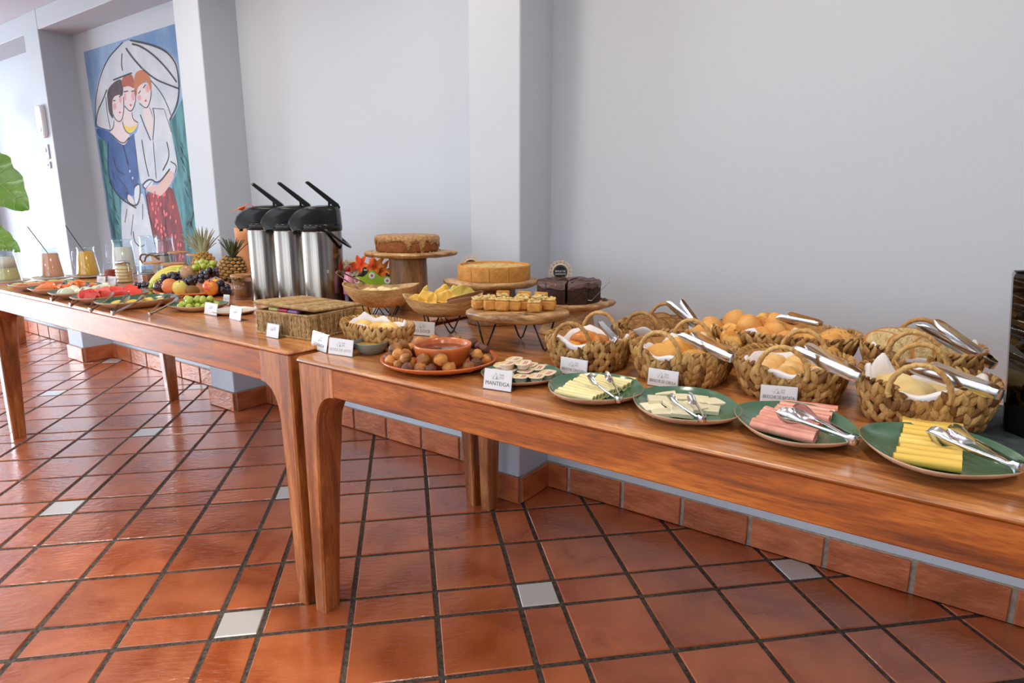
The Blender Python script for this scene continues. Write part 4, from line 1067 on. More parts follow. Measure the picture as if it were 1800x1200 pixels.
tongs('bread_tongs', 'long steel tongs lying across the basket of pale flat buns', (0.0683, 1.3769, 0.8930), (-0.0815, 1.4252, 0.9120), (-0.0487, 1.4710, 0.9120), 'bread', .022, TB)
tongs('bread_tongs', 'steel tongs propped against the handle of the wholemeal bread basket', (-0.5985, 1.7154, 0.8882), (-0.7021, 1.7385, 0.9461), (-0.6804, 1.7869, 0.9471), 'bread', .022, TB)
tongs('bread_tongs', 'steel tongs lying on top of the crusty roll heap', (-0.2905, 1.7368, 0.9220), (-0.4033, 1.7448, 0.9296), (-0.3845, 1.7839, 0.9335), 'bread', .022, TB)
tongs('bread_tongs', 'very long steel tongs leaning on the sliced white bread basket', (0.0643, 1.6918, 0.8796), (-0.0912, 1.7135, 0.9501), (-0.0597, 1.7717, 0.9555), 'bread', .022, TB)

# --- dark mat and the tall smoked dispenser at the right end
g = G(); g.bbox((0, 0, .002), (.60, .34, .004), .001); o = g.obj('slate_mat', M['slate'], None, loc=(.338, 1.500, Z2)); tagk(o, 'dark green grey mat at the right end of the table under the last basket', 'mat')
t = thing('smoked_dispenser', 'tall dark smoked glass drink dispenser cut by the right edge', 'dispenser', (.154, 1.500, Z2 + .0045))
def hexr(r, z, ph=pi / 8): return [Vector((r * cos(ph + k * pi / 4), r * sin(ph + k * pi / 4), z)) for k in range(8)]
g = G(); g.loft([hexr(.074, 0), hexr(.076, .004), hexr(.084, .10), hexr(.101, .288), hexr(.099, .295), hexr(.095, .293), hexr(.095, .28), hexr(.079, .10), hexr(.071, .012)], True, True, True); g.obj('glass_body', M['smoke'], t)
g = G(); g.loft([hexr(.069, .016), hexr(.075, .08), hexr(.079, .13)], True, True, True); g.obj('dark_drink', M['darkliquid'], t)
g = G(); g.loft([hexr(.0775, .004), hexr(.0815, .05)], True, False, False); g.loft([hexr(.083, .05), hexr(.0835, .056)], True, True, True); g.obj('base_band', M['black'], t)

# ---------------------------------------------------------------- stands, carved bowls and cakes
def board(t, a, b, th, rz=0, seed=0, m='olive', knot=None, zt=0.0, wob=.05):
    """live edge slab, top at z=zt"""
    seg = 60; rings = []
    def R(k, z, dz=0):
        out = []
        for i in range(seg):
            q = 2 * pi * i / seg
            w = 1 + wob * (noise.noise(Vector((cos(q) * 1.6, sin(q) * 1.6, seed * 2.7))) * 1.3) + .012 * sin(9 * q + seed)
            if knot is not None:
                d = abs((q - knot + pi) % (2 * pi) - pi); w += .16 * max(0, 1 - d / .33) ** .6
            out.append(Vector((a * w * cos(q) * k, b * w * sin(q) * k, z + dz * noise.noise(Vector((cos(q) * 2, sin(q) * 2, seed))))))
        return out
    g = G(); g.loft([R(.88, zt - th, .006), R(.96, zt - th * .8, .006), R(1.0, zt - th * .4, .004), R(.99, zt - th * .12), R(.965, zt)], True, True, True)
    return smooth_angle(g.obj('board', M[m], t, rot=(0, 0, rz)), 50)
def stump(t, r0, r1, h, seed=0, m='bark', flare=1.2):
    g = G()
    f = lambda a, z: 1 + .05 * noise.noise(Vector((cos(a) * 1.5, sin(a) * 1.5, seed + z * 4))) + .02 * sin(5 * a + seed)
    prof = [(r0 * flare * .97, 0), (r0 * flare, .006), (r0 * (1 + (flare - 1) * .7), h * .12), (r0, h * .3), ((r0 + r1) / 2, h * .6), (r1, h * .9), (r1 * 1.02, h)]
    g.lathe(prof, 44, cap0=True, cap1=True, f=f); return g.obj('trunk_base', M[m], t, smooth=True)
def hairpin(t, pts, r=.0028):
    g = G(); g.tube(pts, r, 6); return g.obj('wire_leg', M['wire'], t, smooth=True)
def sit(name, label, cat, c, rz=0, group=None): return thing(name, label, cat, c, rz, group)
SG = 'wooden cake stands'
# cake 1 on the tall stand
C1 = (-1.828, 1.838)
t = thing('cake_stand', 'tallest wooden stand on a thick trunk under the round peanut cake', 'cake stand', (*C1, Z2), 0, SG)
h1 = .240
board(t, .168, .150, .020, radians(36), 1, 'olive', knot=0.0, zt=h1); stump(t, .078, .074, h1 - .018, 1, 'bark', 1.12)
t = thing('round_cake', 'whole round brown cake with dripping caramel peanut topping', 'cake', (*C1, Z2 + h1 + .0005))
f_ = lambda a, z: 1 + .015 * noise.noise(Vector((cos(a) * 3, sin(a) * 3, z * 30)))
g = G(); g.lathe([(.118, 0), (.123, .006), (.124, .035), (.120, .052), (.10, .056)], 56, cap0=True, cap1=True, f=f_); g.obj('sponge', M['cake_brown'], t, smooth=True)
g = G(); seg = 96; rings = []
random.seed(8); drips = [(rnd(0, 2 * pi), rnd(.010, .030), rnd(.06, .12)) for _ in range(20)]
def drop(q):
    v = .010 + .005 * sin(7 * q)
    for a0, l, w in drips:
        d = abs((q - a0 + pi) % (2 * pi) - pi); v += l * max(0, 1 - (d / w) ** 2)
    return v
def RR(r, z, dz=None, nz=.0025): return [Vector(((r + nz * noise.noise(Vector((cos(2 * pi * i / seg) * 14, sin(2 * pi * i / seg) * 14, r * 90)))) * cos(2 * pi * i / seg), (r + nz * noise.noise(Vector((cos(2 * pi * i / seg) * 14, sin(2 * pi * i / seg) * 14, r * 50)))) * sin(2 * pi * i / seg), (z - drop(2 * pi * i / seg)) if dz else z + nz * noise.noise(Vector((cos(2 * pi * i / seg) * r * 200, sin(2 * pi * i / seg) * r * 200, 1))))) for i in range(seg)]
g.loft([RR(.1250, .050, 1, .001), RR(.1275, .051, 1, .001), RR(.1275, .050, None), RR(.124, .0585, None), RR(.112, .063, None), RR(.09, .0645, None), RR(.06, .065, None), RR(.03, .0655, None), RR(.004, .0655, None)], True, False, True); g.obj('peanut_topping', M['peanut_glaze'], t, smooth=True)
random.seed(31)
g = G()
for k in range(34):
    a = rnd(0, 2 * pi); r = rnd(.126, .142); s = rnd(.0015, .0035); g.bbox((r * cos(a), r * sin(a), s / 2), (s * 1.4, s, s), s * .25)
tagk(g.obj('fallen_crumbs', M['crumbs'], t), kind='stuff')
# cake 2: tart cut in wedges
C2 = (-1.400, 1.840)
t = thing('cake_stand', 'middle wooden stand with thick rounded board under the cut golden tart', 'cake stand', (*C2, Z2), 0, SG)
h2 = .158
board(t, .158, .150, .026, radians(36), 4, 'olive', knot=pi, zt=h2); stump(t, .082, .074, h2 - .022, 3, 'bark', 1.22)
def wedge(R_, a0, a1, h, fill_h, seed=0):
    g = G(); n = 5; gap = .0012
    am = (a0 + a1) / 2; off = Vector((cos(am), sin(am), 0)) * gap / max(.25, sin((a1 - a0) / 2)) * .6
    arc = [a0 + (a1 - a0) * i / n for i in range(n + 1)]
    def sec(r_out, z, rin=0.0): return [off + Vector((r_out * cos(q), r_out * sin(q), z)) for q in arc] + [off + Vector((0.002 * cos(am), 0.002 * sin(am), z))]
    g.loft([sec(R_ * .985, 0), sec(R_, .004), sec(R_, fill_h - .002)], True, True, False, 0)
    g.loft([[off + Vector((R_ * cos(q), R_ * sin(q), z)) for q in arc] for z in (fill_h - .002, h - .003)], False, False, False, 0)
    wall_o = [off + Vector((R_ * cos(q), R_ * sin(q), h - .003)) for q in arc]; wall_t = [off + Vector((R_ * .985 * cos(q), R_ * .985 * sin(q), h)) for q in arc]; wall_i = [off + Vector((R_ * .94 * cos(q), R_ * .94 * sin(q), h)) for q in arc]; wi2 = [off + Vector((R_ * .92 * cos(q), R_ * .92 * sin(q), fill_h)) for q in arc]
    g.loft([wall_o, wall_t, wall_i, wi2], False, False, False, 0)
    b = [off + Vector((R_ * .92 * cos(q), R_ * .92 * sin(q), fill_h + .001 * noise.noise(Vector((q * 9, seed, 0))))) for q in arc] + [off + Vector((0, 0, fill_h))]
    g.add(b, [tuple(range(len(b)))], 1)
    # flanks of the wall lip and flanks up to the filling
    for q, s in ((arc[0], 0), (arc[-1], 1)):
        P_ = [off + Vector((R_ * k * cos(q), R_ * k * sin(q), z)) for k, z in ((1, fill_h - .002), (1, h - .003), (.985, h), (.94, h), (.92, fill_h), (0, fill_h), (0, fill_h - .002))]
        g.add(P_, [tuple(range(7))], 1)
    return g
for i in range(12):
    a0 = 2 * pi * i / 12; g = wedge(.128, a0, a0 + 2 * pi / 12, .052, .045, i)
    o = g.obj('tart_wedge', None, None, mats=[M['tart_crust'], M['tart_fill']], loc=(*C2, Z2 + h2 + .0005)); smooth_angle(o, 35); tagk(o, 'wedge of the thick golden crusted tart on the middle stand', 'tart', 'wedges of the round tart')
# cake 3: chocolate
C3 = (-1.085, 1.835)
t = thing('cake_stand', 'wooden stand with knobbly handled board under the chocolate cake', 'cake stand', (*C3, Z2), 0, SG)
h3 = .108
board(t, .136, .125, .022, radians(36), 7, 'olive', knot=0.0, zt=h3); stump(t, .088, .078, h3 - .018, 6, 'pale_wood', 1.12)
def ccwedge(R_, a0, a1, h, seed, mv):
    g = G(); n = 5; am = (a0 + a1) / 2; off = Vector((cos(am), sin(am), 0)) * mv
    arc = [a0 + (a1 - a0) * i / n for i in range(n + 1)]
    def sec(k, z): return [off + Vector((R_ * k * cos(q), R_ * k * sin(q), z)) for q in arc] + [off + Vector((.003 * cos(am), .003 * sin(am), z))]
    g.loft([sec(.97, 0), sec(.99, .006), sec(.985, h * .84)], True, True, False, 0)
    def sec2(k, z, s): return [off + Vector((R_ * (k + .02 * noise.noise(Vector((q * 6, seed, z * 60)))) * cos(q), R_ * k * sin(q), z + .009 * noise.noise(Vector((q * 11, seed, s * 1.7))))) for q in arc] + [off + Vector((.002 * cos(am), .002 * sin(am), h + .002))]
    g.loft([[v for v in sec(.985, h * .84)], sec2(1.005, h * .82, 1), sec2(1.01, h * .96, 2), sec2(.95, h * 1.08, 3), sec2(.7, h * 1.06, 4), sec2(.35, h * 1.07, 5)], True, False, True, 1)
    return g
for i in range(9):
    a0 = 2 * pi * i / 9 + .3; g = ccwedge(.104, a0, a0 + 2 * pi / 9 - .02, .062, i, .003 + (.006 if i in (6, 7) else 0))
    o = g.obj('chocolate_cake_slice', None, None, mats=[M['choc_cake'], M['choc_icing']], loc=(*C3, Z2 + h3 + .0005)); smooth_angle(o, 45); tagk(o, 'slice of the dark chocolate cake with thick brown icing', 'cake', 'slices of the chocolate cake')
g = G()
random.seed(41)
for k in range(16):
    V, F = blob(.004, .0035, .003, 7, 5, .2, 30, k, .2); d = Vector((.118 + rnd(-.008, .010), rnd(-.03, .03), 0)); d.rotate(Euler((0, 0, radians(36)))); g.add([v + d for v in V], F)
tagk(g.obj('chocolate_crumbs', M['choc_icing'], None, smooth=True, loc=(*C3, Z2 + h3)), 'dark chocolate crumbs scattered on the board beside the chocolate cake', 'crumbs', kind='stuff')
# cake server leaning on the chocolate cake
sv = thing('cake_server', 'thin steel cake server leaning against the chocolate cake', 'cake server', (-0.9746, 1.7926, 0.9193))
b0 = Vector((0, 0, 0)); b1 = Vector((-0.9323, 1.8314, 0.9802)) - Vector((-0.9746, 1.7926, 0.9193))
g = G(); dd = b1.normalized(); wv = Vector((.6, -.6, .3)); strip(g, [b0 + Vector((-.02, -.008, .001)), b0, b0 + b1 * .5, b1, b1 * 1.05 + Vector((0.002, 0, 0))], wv, [.004, .004, .006, .016, .010]); g.obj('blade', M['steel'], sv)

# hairpin legged slab with squares of tart
SL = (-1.100, 1.560)
hs = .110
t = thing('slab_stand', 'pale live edge slab on black hairpin legs carrying the crumbly tart squares', 'cake stand', (*SL, Z2), radians(32))
board(t, .150, .118, .026, 0, 9, 'olive', zt=hs, wob=.07)
for x, y, a in ((-.085, -.055, 2.2), (.080, -.065, 5.2), (.005, .085, 1.5)):
    d = Vector((cos(a), sin(a), 0)); n_ = Vector((-sin(a), cos(a), 0)); p = Vector((x, y, 0))
    F0 = p + d * .012; F0.z = .003
    hairpin(t, [p + n_ * .034 + Vector((0, 0, hs - .024)), F0 + n_ * .006 + Vector((0, 0, .006)), F0, F0 - n_ * .006 + Vector((0, 0, .006)), p - n_ * .034 + Vector((0, 0, hs - .024))])
hairpin(t, [Vector((-.085, -.055, hs - .026)), Vector((0, .0, hs - .026)), Vector((.080, -.065, hs - .026))], .0024)
SQ = [((-1.2061, 1.5085, 0.9196), .8), ((-1.1659, 1.5129, 0.9192), .75), ((-1.1250, 1.5208, 0.9168), .55), ((-1.0987, 1.5453, 0.9247), .6), ((-1.0355, 1.5576, 0.9221), .5), ((-1.0853, 1.5706, 0.9313), .6), ((-1.1684, 1.5796, 0.9442), .5), ((-1.1126, 1.6038, 0.9407), .4), ((-1.0560, 1.6129, 0.9409), .3), ((-1.0183, 1.6084, 0.9309), .4), ((-1.1963, 1.5411, 0.9305), .7)]
for i, (p, rz) in enumerate(SQ):
    g = G(); s = .040
    w1_, w2_ = s * rnd(.9, 1.1), s * rnd(.9, 1.05)
    hq = rnd(.030, .037); g.bbox((0, 0, hq / 2), (w1_, w2_, hq), .006, 0);
    g.bbox((0, 0, hq + .0013), (w1_ * .94, w2_ * .94, .006), .002, 1)
    if i in (6, 7, 8): g.bbox((0, w2_ * .44, .024), (w1_, .006, .050), .002, 0)
    for k in range(8):
        V, F = blob(.006, .005, .004, 7, 5, .2, 30, k + i * 9, .2); dx = Vector((rnd(-.4, .4) * s, rnd(-.4, .4) * s, hq + .002)); g.add([v + dx for v in V], F, 1)
    o = g.obj('tart_square', None, None, mats=[M['tart_crust'], M['tart_fill']], loc=(p[0], p[1], Z2 + hs + .0005), rot=(rnd(-.06, .06), rnd(-.06, .06), rz + rnd(-.2, .2))); smooth_angle(o, 40); tagk(o, 'square of crumbly golden tart on the hairpin legged slab', 'tart', 'tart squares on the slab')
g = G(); strip(g, [Vector((-.03, 0, .002)), Vector((0, 0, .002)), Vector((.012, 0, .006)), Vector((.03, .01, .010))], (0, 1, 0), [.016, .020, .016, .010]); o = g.obj('tart_server', M['steel'], None, loc=(-1.0356, 1.5047, 0.9074), rot=(0, 0, .5)); tagk(o, 'small steel spatula tip on the slab in front of the tart squares', 'spatula')

# carved boat bowls on zigzag wire
def carved_bowl(label, c, rz, a, b, hbot, htop, seed, m):
    t = thing('carved_bowl', label, 'bowl', c, rz, 'carved wooden bowls on black wire stands')
    seg = 56
    def ring(k, zf, inner=False):
        R = []
        for i in range(seg):
            q = 2 * pi * i / seg; n = 2.2; cc, ss = cos(q), sin(q); r = (abs(cc) ** n + abs(ss) ** n) ** (-1 / n)
            tip = 1 + .05 * abs(cc) ** 6
            zt = htop + .012 * abs(cc) ** 3 - .006 * abs(ss) + .005 * noise.noise(Vector((cc * 2, ss * 2, seed)))
            R.append(Vector((a * r * cc * k * tip, b * r * ss * k, hbot + (zt - hbot) * zf)))
        return R
    O = [(.42, 0), (.56, .06), (.74, .28), (.88, .58), (.97, .88), (1.0, 1.0)]
    I_ = [(.965, 1.0), (.93, .86), (.80, .52), (.62, .26), (.40, .13), (.05, .12)]
    g = G(); g.loft([ring(k, z) for k, z in O] + [ring(k, z) for k, z in I_], True, True, True); smooth_angle(g.obj('body', M[m], t), 60)
    for s in (-1, 1):
        pts = []
        xs = [-.85, -.55, -.12, .38, .85]
        for k, x in enumerate(xs):
            z = (hbot + .006 + .02 * (abs(x) ** 2)) if k % 2 == 0 else .0035
            pts.append(Vector((a * x * .60, s * b * (.36 if k % 2 == 0 else .46), z)))
        # round the feet
        P_ = []
        for k, p in enumerate(pts):
            if k % 2: P_ += [p + Vector((-.008, 0, .008)), p + Vector((-.003, 0, .001)), p + Vector((.003, 0, .001)), p + Vector((.008, 0, .008))]
            else: P_.append(p)
        hairpin(t, P_, .0026)
    return t
CB1 = (-1.757, 1.625); CB2 = (-1.425, 1.590)
carved_bowl('larger carved wooden bowl on black zigzag wire with pale cheese balls', (*CB1, Z2), radians(35.7), .135, .088, .052, .128, 1, 'pale_wood')
carved_bowl('smaller carved wooden bowl on black zigzag wire heaped with folded yellow crepes', (*CB2, Z2), radians(35.7), .127, .090, .056, .118, 2, 'pale_wood')
random.seed(17)
for i, (u, v, dz) in enumerate([(-.02, -.035, .055), (.03, -.03, .056), (-.05, .0, .050), (.0, .01, .056), (.05, .01, .050), (-.07, -.02, .040), (.075, -.01, .044)]):
    ca, sa = cos(radians(35.7)), sin(radians(35.7))
    bun('cheese_bread_ball', 'round pale cheese bread ball in the larger carved bowl', 'bread roll', (CB1[0] + u * ca - v * sa, CB1[1] + u * sa + v * ca, Z2 + .052 + dz * .62), .024, M['cheese_ball'], 'cheese bread balls', (1, 1, .9), i, .04, flat=.2)
def crepe_geo(r, seed):
    g = G(); rr = random.Random(seed); n, m_ = 48, 8; rings = []
    ph = rr.uniform(0, 6)
    for k in range(m_ + 1):
        R = []
        for i in range(n):
            q = 2 * pi * i / n; rad = r * (k + .05) / m_
            x, y = rad * cos(q), rad * sin(q) * .75
            z = .009 * sin(3 * q + ph) * (k / m_) ** 1.5 + .0035 * sin(7 * q + ph) * (k / m_) ** 2 + .028 * (abs(y) / r) ** 1.2
            R.append(Vector((x, y, z)))
        rings.append(R)
    g.loft(rings, True, False, False)
    V2 = [Vector(v) + Vector((0, 0, .0022)) for v in g.V]; nv = len(g.V); F2 = [tuple(i + nv for i in f[::-1]) for f in g.F]
    rim = [(m_ * n + i, m_ * n + (i + 1) % n, nv + m_ * n + (i + 1) % n, nv + m_ * n + i) for i in range(n)]
    g.V += [tuple(v) for v in V2]; g.F += F2 + rim; g.M = [0] * len(g.F)
    return g
for i, (u, v, dz, tx, ty, rz, pale) in enumerate([(-.075, -.01, .056, .9, .2, .6, 0), (-.045, -.03, .064, 1.0, -.1, .3, 0), (-.012, -.034, .062, 1.1, .1, .8, 0), (.022, -.036, .062, 1.0, .2, .2, 0), (-.05, .02, .070, .7, .3, 1.5, 1), (.0, .02, .072, .8, .1, .9, 0), (.035, .01, .072, 1.1, -.2, .5, 1), (.060, -.005, .078, 1.3, .3, .9, 1), (.075, .02, .076, 1.2, .1, 1.3, 1)]):
    ca, sa = cos(radians(35.7)), sin(radians(35.7))
    g = crepe_geo(.036, i); o = g.obj('folded_crepe', M['crepe_pale' if pale else 'crepe'], None, smooth=True, loc=(CB2[0] + u * ca - v * sa, CB2[1] + u * sa + v * ca, Z2 + .045 + dz), rot=(tx * .8, ty, rz)); tagk(o, 'folded thin yellow crepe in the smaller carved bowl', 'crepe', 'folded crepes')
tongs('serving_tongs', 'flat steel tongs with handle end up, dipping into the larger carved bowl', (-1.9519, 1.5843, 0.9682), (-1.8510, 1.6350, 0.9272), (-1.8611, 1.6120, 0.9074), 'bread', .017, 'steel tongs of the carved bowls')
tongs('serving_tongs', 'flat steel tongs lying across the rim of the bowl of crepes', (-1.3421, 1.5172, 0.9171), (-1.2601, 1.5999, 0.9471), (-1.2516, 1.5832, 0.9351), 'bread', .014, 'steel tongs of the carved bowls')

# doily signs: lace ring, black disc
def doily(label, c, rz, txt):
    t = thing('round_sign', label, 'sign', c, rz, 'round lace edged cake signs')
    R0, R1 = .027, .041
    g = G(); g.tube([Vector((R0 * cos(a), 0, R0 * sin(a))) for a in [2 * pi * i / 28 for i in range(28)]], .0022, 6, closed=True)
    for k in range(16):
        a = 2 * pi * k / 16; c0 = Vector(((R0 + .007) * cos(a), 0, (R0 + .007) * sin(a)))
        g.tube([c0 + Vector((.0062 * cos(b), 0, .0062 * sin(b))) for b in [2 * pi * i / 10 for i in range(10)]], .0010, 4, closed=True)
    for k in range(16):
        a = 2 * pi * (k + .5) / 16; c0 = Vector(((R1 - .003) * cos(a), 0, (R1 - .003) * sin(a)))
        g.tube([c0 + Vector((.0040 * cos(b), 0, .0040 * sin(b))) for b in [2 * pi * i / 8 for i in range(8)]], .0009, 4, closed=True)
    g.obj('lace_edge', M['lace'], t, smooth=True)
    g = G(); g.lathe([(.0265, -.001), (.0265, .001)], 32, cap0=True, cap1=True); o = g.obj('black_disc', M['chalk'], t, rot=(pi / 2, 0, 0))
    g = G(); g.tube([Vector((.0225 * cos(a), -.0014, .0225 * sin(a))) for a in [2 * pi * i / 28 for i in range(28)]], .0008, 4, closed=True); g.obj('chalk_ring', M['chalkring'], t)
    for i, ln in enumerate(txt): text_mesh(ln, .0085, M['paper'], t, (0, -.0016, .003 - i * .010), (pi / 2, 0, 0), maxw=.036)
    g = G(); g.tube([Vector((0, .002, -R1 + .006)), Vector((0, .003, -(c[2] - Z2) + .002))], .0016, 6); g.bbox((0, .003, -(c[2] - Z2) + .002), (.03, .03, .004), .001); g.obj('stick_stand', M['lace'], t)
    return t
p = (-1.5574, 1.9019, 0.9870); doily('round lace edged black sign behind the golden tart', p, radians(36), ['TORTA'])
p = (-1.1815, 1.9384, 0.9850); doily('round lace edged black sign behind the chocolate cake', p, radians(36), ['BOLO DE', 'CHOCOLATE'])

# ================================================================ left table
random.seed(77)
def jug(label, c, r0, r1, h, liq, lvl, rz, group='glass jugs of juice', foam=None):
    t = thing('glass_jug', label, 'jug', c, rz, group)
    g = G(); out = [(r0 * .96, 0), (r0, .004), (r0 * .99, .02), (r1 * 1.04, h * .80), (r1, h * .86), (r1 * 1.02, h * .94), (r1 * 1.08, h)]
    g.lathe(out + [(r1 * 1.03, h), (r1 * .97, h * .93), (r1 * .955, h * .86), (r1 * .99, h * .80), (r0 * .94, .02), (r0 * .9, .008), (.002, .007)], 36, cap0=True, cap1=True, f=lambda a, z: 1 + (.13 * max(0, cos(a)) ** 8 if z > h * .93 else 0)); g.obj('glass', M['glass'], t, smooth=True)
    k = lambda z: (r0 + (r1 - r0) * z / (h * .83)) * .925
    g = G(); g.lathe([(r0 * .90, .010), (k(.02), .022), (k(lvl), lvl), (.002, lvl + .0005)], 32, cap0=True, cap1=True); g.obj('juice', M[liq], t, smooth=True)
    if foam:
        g = G(); g.lathe([(k(lvl), lvl + .001), (k(lvl + foam), lvl + foam), (.002, lvl + foam + .001)], 32, cap0=True, cap1=True); g.obj('foam', M['juice_foam'], t, smooth=True)
    g = G(); g.tube([(-r1 * .95, 0, h * .9), (-r1 * 1.5, 0, h * .91), (-r1 * 1.85, 0, h * .80), (-r1 * 1.9, 0, h * .5), (-r1 * 1.7, 0, h * .3), (-r0 * .93, 0, h * .22)], .0045, 8); g.obj('handle', M['glass'], t, smooth=True)
    return t
HR = radians(35.7)
J1, J2, J3 = (*(-4.1517, 1.2025), Z1), (*(-4.1486, 1.4059), Z1), (*(-4.0839, 1.5603), Z1)
for c, lb in ((J1, 'thin cream plate under the pale green juice jug'), (J2, 'thin cream plate under the pink juice jug'), (J3, 'thin cream plate under the orange yellow juice jug')):
    dish('coaster_plate', lb, 'plate', c, .098, .098, 2.1, .01, .4, 0, h=.012, inner='cream_glaze', outer='cream_glaze', group='plates under the juice jugs')
jug('glass jug half full of pale green juice with foam, at the left edge', (J1[0], J1[1], Z1 + .0042), .060, .041, .168, 'juice_green', .075, HR, foam=.055)
jug('glass jug of pink guava juice with a stirrer', (J2[0], J2[1], Z1 + .0042), .060, .041, .168, 'juice_pink', .138, HR)
jug('glass jug of orange yellow juice with a stirrer', (J3[0], J3[1], Z1 + .0042), .060, .041, .168, 'juice_yellow', .142, HR)
def stick(label, a, b):
    g = G(); g.tube([Vector((0, 0, 0)), Vector(b) - Vector(a)], .0022, 6); o = g.obj('stirrer', M['wire'], None, smooth=True, loc=a); tagk(o, label, 'stirrer', 'long dark stirrers in the jugs')
stick('long dark stirrer standing in the pink juice jug', (J2[0] + .015, J2[1] + .01, Z1 + .10), (-4.1163, 1.3124, 1.1021))
stick('long dark stirrer standing in the orange yellow juice jug', (J3[0] + .01, J3[1] + .01, Z1 + .10), (-4.0525, 1.4680, 1.1052))
jug('larger glass jug of white milk behind the honey jar', (-3.985, 1.715, Z1), .064, .050, .212, 'milk', .165, HR, 'large glass jugs at the back of the left table')
jug('empty clear glass jug at the back, left of the rope handled pot', (-3.99, 1.86, Z1), .060, .044, .225, 'milk', .012, radians(70), 'large glass jugs at the back of the left table')
jug('second clear glass jug behind the empty one, in front of the painting', (-3.84, 1.885, Z1), .058, .043, .225, 'milk', .012, radians(20), 'large glass jugs at the back of the left table')
def ribjar(label, c, r, h, liq, lvl, top):
    t = thing('ribbed_jar', label, 'jar', c, 0, 'ribbed glass jars')
    pr = [(r * .8, 0)]; n = 7
    for i in range(n * 4 + 1):
        z = h * i / (n * 4); base = r * (1 - .35 * max(0, (z / h - .7) / .3) ** 2)
        pr.append((base * (1 + .05 * math.sin(i * pi / 2)), z + .002))
    g = G(); g.lathe(pr, 32, cap0=True, cap1=True); g.obj('glass', M['glass'], t, smooth=True)
    g = G(); g.lathe([(r * .85, .004)] + [(r * .9 * (1 + .05 * sin(i * pi / 2)), .004 + lvl * i / 20) for i in range(21)] + [(.002, lvl + .005)], 32, cap0=True, cap1=True); g.obj('contents', M[liq], t, smooth=True)
    g = G()
    if top == 'knob':
        g.tube([Vector((0, 0, h)), Vector((0, 0, h + .008)), Vector((-.004, 0, h + .016)), Vector((.003, 0, h + .022)), Vector((.006, 0, h + .014))], .0022, 6); g.obj('wire_loop', M['steel'], t, smooth=True)
    else:
        g.lathe([(r * .80, h - .004), (r * .82, h + .012), (r * .78, h + .016), (.002, h + .017)], 24, cap0=True, cap1=True); g.tube([Vector((r * .7, 0, h + .006)), Vector((r * 1.3, 0, h)), Vector((r * 1.45, 0, h * .55)), Vector((r * 1.1, 0, h * .3))], .002, 6); g.obj('metal_pump_lid', M['steel'], t, smooth=True)
    return t
ribjar('ribbed glass honey jar with red brown content', (-3.86, 1.585, Z1), .036, .085, 'honey', .050, 'knob')
ribjar('ribbed glass jar filled with cream coloured dressing', (-3.655, 1.565, Z1), .041, .098, 'cream', .085, 'lid')
g = G(); g.bbox((0, 0, .014), (.10, .06, .028), .002); o = g.obj('wooden_block', M['lid_wood'], None, loc=(-3.62, 1.70, Z1), rot=(0, 0, .3)); tagk(o, 'small wooden block behind the cream coloured jar', 'block')
def canister(label, c, r, h, liq=None, lvl=0, group='glass canisters with wooden lids'):
    t = thing('glass_canister', label, 'canister', c, 0, group)
    g = G(); g.lathe([(r * .80, 0), (r * .84, .003), (r * .96, h * .93), (r, h * .97), (r * .97, h), (r * .93, h), (r * .9, h * .9), (r * .79, .008), (.002, .007)], 36, cap0=True, cap1=True); g.obj('glass', M['glass'], t, smooth=True)
    if liq:
        g = G(); g.lathe([(r * .76, .009), (r * (.77 + .12 * lvl / h), lvl), (.002, lvl + .002)], 30, cap0=True, cap1=True); g.obj('contents', M[liq], t, smooth=True)
    g = G(); g.lathe([(r * .9, h + .0005), (r * 1.04, h + .0008), (r * 1.04, h + .009), (r * .98, h + .010), (.002, h + .010)], 36, cap0=True, cap1=True); g.obj('wooden_lid', M['lid_wood'], t)
    return t
canister('glass canister of brown cocoa granules beside the left airpot', (-2.585, 1.585, Z1), .048, .098, 'cocoa', .075)
canister('small glass canister with brown seeds behind the dark grape plate', (-3.53, 1.66, Z1), .046, .098, 'seeds', .045)
canister('wide lidded glass canister behind the bananas', (-3.40, 1.70, Z1), .055, .096, 'milk', .015)
canister('tall glass canister of golden granola with wooden lid', (-3.73, 1.90, Z1), .052, .130, 'granola', .080)
canister('glass canister at the back, mostly hidden behind the left pineapple', (-3.52, 1.90, Z1), .048, .128, 'cocoa', .03)
t = thing('rope_handled_pot', 'cream ceramic pot with thick rope handle, in front of the painting', 'pot', (-3.875, 1.875, Z1), HR)
g = G(); g.lathe([(.048, 0), (.050, .003), (.062, .118), (.0625, .124), (.059, .124), (.048, .01), (.002, .008)], 36, cap0=True, cap1=True); g.obj('body', M['cream_pot'], t, smooth=True)
g = G(); g.lathe([(.0632, .113), (.0645, .117), (.0645, .126), (.0625, .128), (.002, .129)], 36, cap0=True, cap1=True); g.obj('lid', M['brushed'], t, smooth=True)
g = G(); g.tube([Vector(p) for p in ((.018, -.060, .095), (-.01, -.068, .118), (-.045, -.055, .122), (-.065, -.05, .105), (-.075, -.05, .08), (-.09, -.045, .075), (-.105, -.04, .095), (-.10, -.035, .118), (-.08, -.03, .122), (-.065, -.02, .11))], .0055, 8); g.obj('rope_handle', M['rope'], t, smooth=True)

